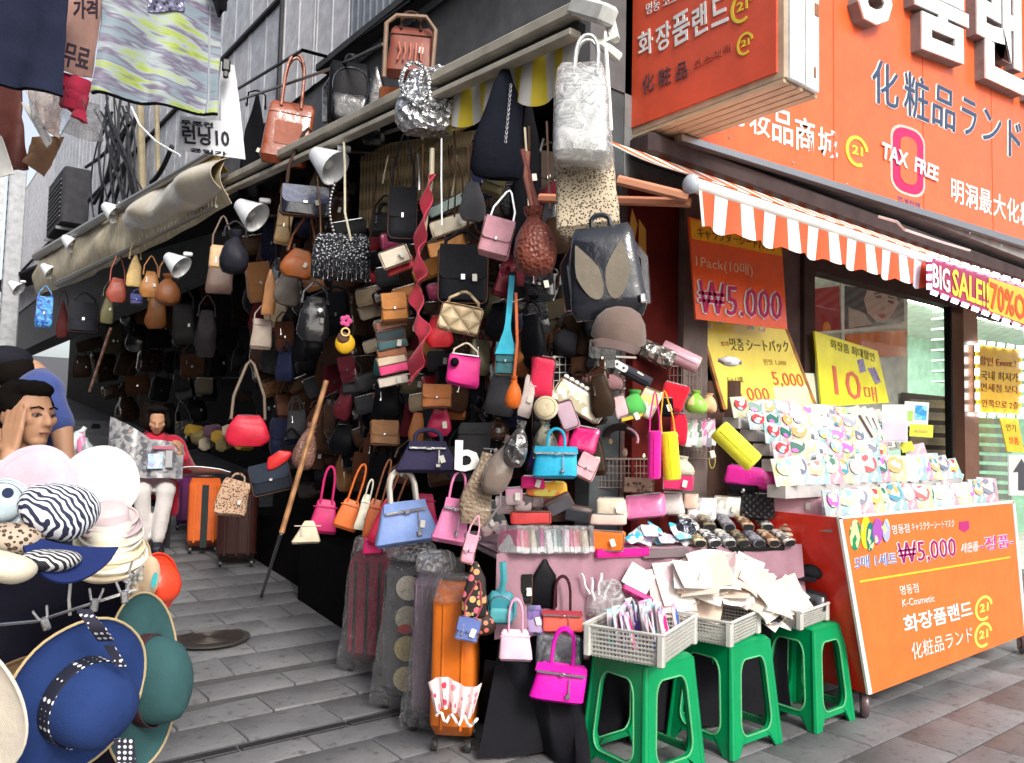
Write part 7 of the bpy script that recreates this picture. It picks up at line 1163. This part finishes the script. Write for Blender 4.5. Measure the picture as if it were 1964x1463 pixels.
def features(par, c=(0, 0, 0), s=1.0):
    c = Vector(c); f = lambda x, y, z: c + Vector((x, y, z)) * s
    for q in (-1, 1):
        mk('eye', ball(.012 * s, f(q * .030, -.080, .0), 10, (1.15, .5, .5)), mat('gloss:.35,.33,.31'), par); mk('iris', ball(.006 * s, f(q * .030, -.0855, -.001), 8, (1, .5, 1)), mat('gloss:.02,.01,.008'), par)
        mk('eyelid', tube([f(q * .014, -.086, -.001), f(q * .03, -.0895, .0065), f(q * .046, -.078, .001)], .0032 * s, 6), mat('flat:.16,.07,.045'), par); mk('eyebrow', tube([f(q * .012, -.091, .021), f(q * .03, -.091, .028), f(q * .052, -.078, .022)], .0042 * s, 6, .7), HAIR, par)
    mk('mouth', tube([f(-.022, -.092, -.063), f(0, -.0985, -.062), f(.022, -.092, -.063)], .0032 * s, 6), mat('flat:.22,.07,.055'), par)
def hand_parts(wr, d, nrm, s=1.0, curl=.3, side=1):
    """wrist point, finger direction, back-of-hand normal"""
    wr, d, nrm = Vector(wr), Vector(d).normalized(), Vector(nrm).normalized(); nrm = (nrm - d * nrm.dot(d)).normalized(); x = d.cross(nrm) * side; P = []
    for i, (off, ln) in enumerate(((-.030, .068), (-.010, .078), (.011, .073), (.030, .058))):
        a = wr + d * .085 * s + x * off * s; P.append((wr + d * .015 * s + x * off * .6 * s, a, .013 * s, .0105 * s)); b = a + (d * math.cos(curl * .4) - nrm * math.sin(curl * .4)).normalized() * ln * .5 * s; c = b + (d * math.cos(curl * 1.3) - nrm * math.sin(curl * 1.3)).normalized() * ln * .5 * s
        P += [(a, b, .0088 * s, .0080 * s), (b, c, .0080 * s, .0062 * s)]
    a = wr + d * .02 * s - x * .03 * s; b = a + (d * .6 - x * .7 - nrm * .3).normalized() * .042 * s; P += [(a, b, .014 * s, .010 * s), (b, b + (d * .95 - x * .2 - nrm * .2).normalized() * .034 * s, .0098 * s, .007 * s)]
    P.append(('b', wr + d * .05 * s, .03 * s, .03 * s, .03 * s)) if 0 else None; return P
# -- man at left resting his cheek on his hand, facing right
MP_ = PD(52, 806, 2.8); k_ = 2.45 / FPX
fd = vdir(.93, -.10, -.36); fd = Vector((fd.x, fd.y, 0)).normalized(); man = thing('person', 'person with short black hair and dark jacket, cheek resting on one hand', 'person', (MP_.x, MP_.y, 0), (0, 0, math.atan2(fd.x, -fd.y)))
hz_ = MP_.z + .02; Hc = Vector((0, 0, hz_)); ms_ = 1.0
body = head_parts(Hc, ms_) + [(Hc + Vector((0, .03, -.12)), Hc + Vector((0, .05, -.20)), .055, .065), (Hc + Vector((-.16, .05, -.24)), Hc + Vector((.16, .05, -.24)), .065, .065), (Hc + Vector((0, .07, -.26)), Hc + Vector((0, .12, -.62)), .12, .13), (Hc + Vector((0, .12, -.62)), Hc + Vector((0, .12, -.72)), .14, .14)]
for q in (-1, 1): body += [(Hc + Vector((q * .08, .1, -.74)), Hc + Vector((q * .12, -.34, -.72)), .075, .055), (Hc + Vector((q * .12, -.34, -.72)), Hc + Vector((q * .12, -.34, .06 - hz_)), .052, .038), ('b', Vector((q * .12, -.40, .04)), .045, .11, .035)]
# side of the body turned to the camera is the man's right (local -X is his right when facing -Y)
sd_ = 1 if (Matrix.Rotation(man.rotation_euler.z, 3, 'Z') @ Vector((1, 0, 0))).dot(FW) < 0 else -1
el = Hc + Vector((sd_ * .17, -.14, -.34)); wr_ = Hc + Vector((sd_ * .092, -.045, -.135)); sh_ = Hc + Vector((sd_ * .17, .05, -.24))
body += [(sh_, el, .05, .04), (el, wr_, .040, .027)]; body += hand_parts(wr_, (-.10 * sd_, .015, 1), (sd_, -.15, .1), 1.08, .12, -sd_)
o2 = Hc + Vector((-sd_ * .18, .05, -.25)); e2 = Hc + Vector((-sd_ * .2, -.05, -.5)); w2 = Hc + Vector((-sd_ * .05, -.25, -.52)); body += [(o2, e2, .05, .04), (e2, w2, .04, .028)] + hand_parts(w2, (.6 * sd_, -.8, 0), (0, 0, 1), 1, .4)
flesh('body', body, SKIN, man, .007, 3); features(man, Hc, ms_)
flesh('hair', [('b', Hc + Vector((0, .030, .048)), .086, .090, .078), ('b', Hc + Vector((0, .062, .0)), .080, .060, .085), ('b', Hc + Vector((0, -.018, .088)), .070, .068, .034), ('b', Hc + Vector((0, .08, -.06)), .06, .035, .04)] + [('b', Hc + Vector((q * .07, .0, .03)), .018, .04, .035) for q in (-1, 1)], HAIR, man, .008, 3, .004, 40)
JK = mat('fabric:.016,.02,.032'); jk = [(Hc + Vector((-.16, .05, -.245)), Hc + Vector((.16, .05, -.245)), .082, .082), (Hc + Vector((0, .06, -.20)), Hc + Vector((0, .07, -.22)), .085, .09), (Hc + Vector((0, .07, -.28)), Hc + Vector((0, .12, -.70)), .15, .165), (sh_, el, .066, .058), (el, el.lerp(wr_, .72), .057, .044), (o2, e2, .066, .056), (e2, e2.lerp(w2, .85), .056, .044)]
flesh('jacket', jk, JK, man, .012, 4, .006, 14); c1_, c2_ = el.lerp(wr_, .72), el.lerp(wr_, .82); mk('white_cuff', tube([c1_, c2_], .042, 16), mat('fabric:.75,.76,.78'), man)
flesh('trousers', [(Hc + Vector((q * .08, .1, -.74)), Hc + Vector((q * .12, -.34, -.72)), .092, .07) for q in (-1, 1)] + [(Hc + Vector((q * .12, -.34, -.72)), Hc + Vector((q * .12, -.34, .14 - hz_)), .066, .05) for q in (-1, 1)] + [('b', Hc + Vector((0, .12, -.74)), .17, .14, .1)], mat('fabric:.02,.02,.025'), man, .015, 3)
mk('seat_box', box(0, .12, (hz_ - .84) / 2, .4, .36, hz_ - .84), mat('matte:.05,.04,.03'), thing('wooden_crate', 'dark crate the person with the hand on the cheek sits on', 'crate', (MP_.x, MP_.y, 0), (0, 0, man.rotation_euler.z)))
# -- person in blue shirt bending forward behind
BP_ = PD(60, 780, 3.3); fd = vdir(-.9, 0, .2); fd = Vector((fd.x, fd.y, 0)).normalized(); m2_ = thing('person', 'person in a blue shirt and dark cap bending forward at the far left', 'person', (BP_.x, BP_.y, 0), (0, 0, math.atan2(fd.x, -fd.y)))
def L2(px, py, d=3.3): q = PD(px, py, d); return m2_.rotation_euler.to_matrix().transposed() @ (q - m2_.location)
hd = L2(12, 712, 3.25); nk = L2(50, 728); s1 = L2(78, 752, 3.2); s2 = L2(60, 740, 3.5); ch = L2(50, 800); hp_ = L2(60, 980); hz2 = hp_.z
b2 = [('b', hd, .075, .095, .09), ('b', hd + Vector((0, -.06, -.05)), .055, .05, .055), (hd, nk, .05, .055), (s1, s2, .07, .07), (nk, ch, .09, .13), (ch, hp_, .14, .14), (s1, L2(118, 820, 3.15), .055, .042), (L2(118, 820, 3.15), L2(128, 905, 3.1), .042, .03)] + hand_parts(L2(128, 905, 3.1), (0, -.2, -1), (0, -1, 0), 1, .3)
for q in (-1, 1): b2 += [(hp_ + Vector((q * .09, 0, -.05)), Vector((q * .1, -.03, .48)), .08, .055), (Vector((q * .1, -.03, .48)), Vector((q * .1, .02, .08)), .05, .035), ('b', Vector((q * .1, -.04, .045)), .045, .12, .04)]
flesh('body', b2, SKIN, m2_, .010, 3); flesh('hair', [('b', hd + Vector((0, .03, .0)), .082, .088, .08)], HAIR, m2_, .012, 3); flesh('dark_cap', [('b', hd + Vector((0, .0, .045)), .092, .10, .062), ('b', hd + Vector((0, -.12, .03)), .06, .06, .012)], mat('fabric:.018,.018,.025'), m2_, .010, 2)
flesh('blue_shirt', [(s1, s2, .09, .09), (nk.lerp(ch, .15), ch, .10, .155), (ch, hp_, .165, .165), (s1, s1.lerp(L2(118, 820, 3.15), .85), .075, .065)], mat('fabric:.05,.08,.26'), m2_, .014, 4, .008, 10)
flesh('trousers', [(hp_ + Vector((q * .09, 0, -.02)), Vector((q * .1, -.03, .5)), .105, .075) for q in (-1, 1)] + [(Vector((q * .1, -.03, .5)), Vector((q * .1, .02, .12)), .072, .055) for q in (-1, 1)], mat('fabric:.02,.02,.03'), m2_, .016, 3)
# -- woman in red reading a newspaper
fp0 = PX(276, 1000, 1.75); wy = fp0.y; g_ = gz(wy); WP = Vector((fp0.x + .10, wy + .18, g_)); dW = depth(WP); wm = thing('person', 'seated person in red jacket and white trousers reading a newspaper', 'person', WP, (0, 0, face(WP)))
sc_ = (PX(296, 745, 1.85).z - PX(300, 1020, 1.85).z) / 1.2
def V3(x, y, z): return Vector((x, y, z)) * sc_
wb = head_parts(V3(.01, -.04, 1.10), .98 * sc_); hrot = lambda v: V3(.01, -.02, 1.0) + Matrix.Rotation(R(24), 3, 'X') @ (Vector(v) - V3(.01, -.02, 1.0)); wb = [(q[0], hrot(q[1]), *q[2:]) if q[0] == 'b' else (hrot(q[0]), hrot(q[1]), *q[2:]) for q in wb]
wb = [q for q in wb]; hipz = .46
wb += [(V3(.01, .0, .99), V3(0, .02, .92), .05 * sc_, .055 * sc_), (V3(-.15, .02, .88), V3(.15, .02, .88), .055 * sc_, .055 * sc_), (V3(0, .03, .84), V3(0, .08, .52), .12 * sc_, .13 * sc_)]
shn = {}; 
for q in (-1, 1):
    E_ = V3(q * .27, -.10, .68); Wr = V3(q * .215 - (.03 if q < 0 else 0), -.30, .80 if q > 0 else .90); shn[q] = (V3(q * .17, .02, .87), E_, Wr); wb += [(V3(q * .17, .02, .87), E_, .048 * sc_, .038 * sc_), (E_, Wr, .036 * sc_, .024 * sc_)] + hand_parts(Wr, (-q * .25, -.3, .7), (q, -.5, 0), sc_, .9, q)
    kn = V3(q * .09 + .01, -.40, .50); ft = V3(q * .05 + .01, -.36 if q < 0 else -.42, .07); wb += [(V3(q * .09, .06, .50), kn, .08 * sc_, .058 * sc_), (kn, ft, .052 * sc_, .035 * sc_), ('b', ft + V3(0, -.06, -.03), .042 * sc_, .11 * sc_, .036 * sc_)]
flesh('body', wb, SKIN, wm, .008, 3); hc = V3(.01, -.09, 1.085)
flesh('hair', [('b', hc + V3(0, .03, .04), .098 * sc_, .098 * sc_, .09 * sc_), ('b', hc + V3(0, .05, -.03), .098 * sc_, .07 * sc_, .09 * sc_), ('b', hc + V3(0, -.03, .085), .08 * sc_, .075 * sc_, .036 * sc_), ('b', hc + V3(.085, -.01, -.02), .022 * sc_, .045 * sc_, .07 * sc_), ('b', hc + V3(-.085, -.01, -.02), .022 * sc_, .045 * sc_, .07 * sc_)], HAIR, wm, .012, 3, .006, 30)
RJ = mat('fabric:.55,.015,.05'); flesh('red_jacket', [(V3(-.15, .02, .88), V3(.15, .02, .88), .078 * sc_, .078 * sc_), (V3(0, .03, .86), V3(0, .07, .52), .15 * sc_, .165 * sc_), (V3(-.15, .08, .52), V3(-.17, .08, .36), .06 * sc_, .05 * sc_), (V3(.15, .08, .52), V3(.17, .08, .30), .06 * sc_, .05 * sc_)] + [(shn[q][0], shn[q][1], .07 * sc_, .062 * sc_) for q in (-1, 1)] + [(shn[q][1], shn[q][1].lerp(shn[q][2], .85), .06 * sc_, .045 * sc_) for q in (-1, 1)], RJ, wm, .014, 3, .008, 12)
flesh('pink_sweater', [('b', V3(0, -.075, .60), .10 * sc_, .07 * sc_, .12 * sc_)], mat('fabric:.7,.45,.5'), wm, .014, 3); WT = mat('fabric:.66,.62,.60')
flesh('white_trousers', [(V3(q * .09, .06, .50), V3(q * .09 + .01, -.40, .505), .098 * sc_, .074 * sc_) for q in (-1, 1)] + [(V3(q * .09 + .01, -.40, .50), V3(q * .05 + .01, -.36 if q < 0 else -.42, .14), .070 * sc_, .052 * sc_) for q in (-1, 1)], WT, wm, .013, 3, .005, 16)
for q in (-1, 1): ft = V3(q * .05 + .01, -.36 if q < 0 else -.42, .07); flesh('shoe', [('b', ft + V3(0, -.06, -.028), .05 * sc_, .125 * sc_, .042 * sc_), ('b', ft + V3(0, 0, .01), .045 * sc_, .05 * sc_, .04 * sc_)], mat('gloss:.015,.02,.03'), wm, .012, 2)
stl = thing('low_stool', 'low dark stool under the person reading a newspaper', 'stool', WP + Vector((0, 0, 0)), (0, 0, wm.rotation_euler.z)); mk('seat', box(0, .08 * sc_, .38 * sc_, .34, .34, .05, .01), mat('matte:.03,.03,.03'), stl); [mk('leg', box(x * .14, .08 * sc_ + y * .14, .17 * sc_, .035, .035, .34 * sc_), mat('matte:.03,.03,.03'), stl) for x in (-1, 1) for y in (-1, 1)]
NP = mat('print:.30,.30,.31/.2,.2,.22/.36,.36,.36/.12,.12,.14', scale=.9); nwp = thing('newspaper', 'open grey newspaper held up by the person in red', 'newspaper', WP + Matrix.Rotation(wm.rotation_euler.z, 3, 'Z') @ V3(0, -.34, .86), (R(-14), 0, wm.rotation_euler.z))
def page(x0, x1, top0, top1, bend): return sheet(10, 8, lambda s, t: V3(x0 + (x1 - x0) * s, bend * math.sin(math.pi * s) - .02 + .05 * abs(x0 + (x1 - x0) * s) / .25, (-.26 + (top0 + (top1 - top0) * s + .26) * t)), .002)
mk('left_page', page(-.34, -.03, .26, .06, -.07), NP, nwp); mk('right_page', page(-.03, .22, .06, .03, -.03), NP, nwp)
mk('photo_print', xf(slab(rrect(.11 * sc_, .12 * sc_, .004), .002), V3(.01, -.065, -.13)), mat('print:.2,.35,.6/.35,.5,.7/.15,.2,.4', scale=.7), nwp, False); mk('headline', xf(slab(rrect(.16 * sc_, .025 * sc_, .002), .002), V3(.07, -.07, -.02)), mat('flat:.4,.06,.12'), nwp, False)
[mk('text_column', xf(slab(rrect(.05 * sc_, .14 * sc_, .002), .002), V3(.11 + .0, -.062, -.11 - .0 * k)), mat('check:.25,.25,.27/.45,.45,.46', scale=3), nwp, False) for k in range(1)]
# box of odds right of the reader, and goods behind
for k in range(9): q = PX(372 + 12 * k, 826 + (k % 3) * 12, 2.5); solo('small_box', puff(.16, .12, .12, 6, 1, 1, 1, .006, k, 5, 14, .1), mat('matte:' + ('.4,.25,.03', '.25,.2,.08', '.5,.42,.3', '.15,.08,.12')[k % 4]), ('mustard', 'olive', 'sandy', 'plum')[k % 4] + ' small box in the dim heap right of the reading person, ' + ('left', 'middle', 'right')[k // 3] + ' part', 'box', q, (0, R(rg.uniform(-20, 20)), R(rg.uniform(0, 60))))
for k in range(6): q = PD(118 + 10 * k, 842 + (k % 3) * 12, 4.6); solo('plastic_bottle', loft([(-.07, .03, .03, 2), (.03, .034, .034, 2), (.06, .014, .014, 2), (.08, .014, .014, 2)], 12), mat('gloss:' + ('.5,.55,.55', '.6,.2,.35', '.3,.33,.35')[k % 3]), ('pale grey', 'pink', 'dark grey')[k % 3] + ' bottle beside the person with the blue shirt, ' + ('left' if k < 3 else 'right') + ' group', 'bottle', q, (0, R(rg.uniform(-30, 30)), 0))

# ================================================================ CLOTHES HANGING AT THE UPPER LEFT
CAMO = mat('camo:.10,.10,.14/.20,.26,.30/.13,.10,.16/.30,.35,.38/.30,.38,.05/.14,.14,.20/.34,.38,.46')
def hang(name, label, cat, quad, d0, d1, m, amp=.02, fr=20, th=.006, seed=0, nx=40, ny=20, group=None):
    tl, tr, br, bl = quad
    def fn(s, t):
        x = (tl[0] * (1 - s) + tr[0] * s) * (1 - t) + (bl[0] * (1 - s) + br[0] * s) * t; y = (tl[1] * (1 - s) + tr[1] * s) * (1 - t) + (bl[1] * (1 - s) + br[1] * s) * t; p = PD(x, y, d0 + (d1 - d0) * s)
        return p + FW * (amp * (math.sin(s * fr + seed + 2 * t) + .5 * noise.noise(Vector((s * 5, t * 6, seed)))) * (.3 + .7 * t))
    c = PD(tl[0], tl[1], d0); t_ = thing(name, label, cat, c, (0, 0, 0), group); o = mk('fabric', sheet(nx, ny, fn, th), m, t_); o.location = -c; return t_, fn, c
t1, fn, c = hang('camouflage_shorts', 'grey, purple and lime camouflage shorts with black hem hanging at the upper left', 'shorts', ((196, -60), (426, -60), (422, 222), (176, 176)), 1.9, 2.15, CAMO, .018, 14, seed=1)
o = mk('black_hem', tube([fn(i / 20, 1.0) for i in range(21)], .006, 6), mat('fabric:black'), t1); o.location = -c; o = mk('side_seam', tube([fn(.90, i / 10) + FW * -.005 for i in range(11)], .004, 5), mat('fabric:.3,.33,.36'), t1); o.location = -c; o = mk('waist_lining', sheet(10, 4, lambda s, t: fn(.40 + .32 * s, .2 + .13 * t) - FW * .012, .003), mat('sequin:.02,.02,.03/.2,.2,.3'), t1); o.location = -c
t1, fn, c = hang('navy_garment', 'dark navy garment covering the upper left corner', 'garment', ((-60, -60), (140, -60), (118, 182), (-60, 150)), 1.8, 1.85, mat('fabric:.018,.022,.045'), .012, 9, seed=2); o = mk('hem', tube([fn(i / 20, 1.0) for i in range(21)], .004, 6), mat('fabric:black'), t1); o.location = -c
t1, fn, c = hang('printed_cloth', 'brownish pink cloth with black letters between the navy garment and camouflage shorts', 'garment', ((138, -60), (205, -60), (180, 152), (120, 136)), 1.95, 2.0, mat('fabric:.33,.19,.16'), .008, 6, seed=3)
lp = Plane(PD(150, 110, 1.90), RT, UP); [mk('lettering', lp.text(q, bl, br, tl, .003, .02, .02), mat('flat:.02,.01,.02'), t1, False).__setattr__('location', -c) for q, bl, br, tl in (('무료', (128, 132), (176, 146), (136, 88)), ('가격', (150, 44), (196, 44), (150, 8)))]
t1, fn, c = hang('crimson_garment', 'crimson crumpled garment hanging below the brownish pink cloth', 'garment', ((124, 142), (178, 158), (164, 240), (118, 196)), 1.98, 2.0, mat('fabric:.42,.02,.06'), .02, 12, seed=4, th=.02)
t1, fn, c = hang('pale_pink_sheer', 'sheer pale pink cloth below the crimson garment', 'garment', ((56, 168), (190, 200), (205, 276), (60, 240)), 2.05, 2.1, FILM2, .02, 10, seed=5)
t1, fn, c = hang('beige_garment', 'beige pink garment hanging behind the crimson one', 'garment', ((50, 170), (124, 186), (120, 270), (70, 240)), 2.2, 2.2, mat('fabric:.55,.42,.38'), .02, 10, seed=6)
t1, fn, c = hang('brown_leather_coat', 'dark reddish brown leather garment at the left edge above the lilac hats', 'garment', ((-60, 150), (44, 160), (52, 330), (-60, 330)), 2.1, 2.2, mat('leather:.10,.035,.03'), .02, 9, seed=7, th=.02)
t1, fn, c = hang('brown_cardboard', 'brown folded cardboard flap pointing down at the left edge', 'flap', ((60, 262), (122, 262), (82, 338), (48, 312)), 2.15, 2.2, mat('matte:.25,.14,.08'), .01, 5, seed=8, th=.004); t1, fn, c = hang('white_card', 'bright white card wedge between the leather garment and pink cloth', 'card', ((42, 196), (66, 205), (100, 268), (92, 284)), 2.1, 2.1, mat('gloss:.85,.85,.83'), .003, 5, seed=9, th=.004)
t1, fn, c = hang('white_paper_sheet', 'bright white sheet curving at the far left edge below the brown leather', 'sheet', ((-40, 230), (4, 262), (30, 335), (-40, 345)), 2.0, 2.0, mat('gloss:.85,.85,.82'), .003, 5, seed=10, th=.004)
t1, fn, c = hang('black_knit', 'black knitted cloth hanging at the top right of the camouflage shorts', 'garment', ((396, -40), (450, -40), (432, 22), (418, 34)), 2.1, 2.1, mat('fabric:black'), .004, 5, seed=11, th=.01)
t1, fn, c = hang('white_sign_sheet', 'white cloth sign with black Korean letters hanging on a black clip', 'sign', ((424, 118), (452, 130), (472, 308), (342, 292)), 2.25, 2.25, mat('matte:.78,.80,.84'), .002, 5, seed=12, th=.003, nx=10, ny=10)
for o in list(t1.children): bpy.data.objects.remove(o)
lp = Plane(PD(410, 250, 2.25), RT, UP); o = mk('sheet', lp.poly([(424, 118), (450, 126), (460, 200), (471, 306), (342, 288), (346, 222), (424, 232)], .003), mat('matte:.78,.80,.84'), t1, False); o.location = -c
for q, bl, br, tl in (('런닝10', (352, 276), (442, 284), (350, 240)), ('무조건', (348, 240), (410, 246), (348, 230)), ('균일가', (366, 292), (436, 300), (366, 284))): o = mk('lettering', lp.text(q, bl, br, tl, .002, .004, .02), mat('flat:.02,.02,.03'), t1, False); o.location = -c
p = PD(434, 126, 2.2); t = thing('black_clip', 'black clip at the top of the white cloth sign', 'clip', p, (0, 0, face(p))); add(t, 'jaw', box(0, 0, 0, .022, .02, .035, .004), 'gloss:black'); add(t, 'arm', box(0, 0, -.025, .014, .016, .02, .003), 'gloss:black')
for o in list(sc.objects):
    if '_off' in o: del o['_off']
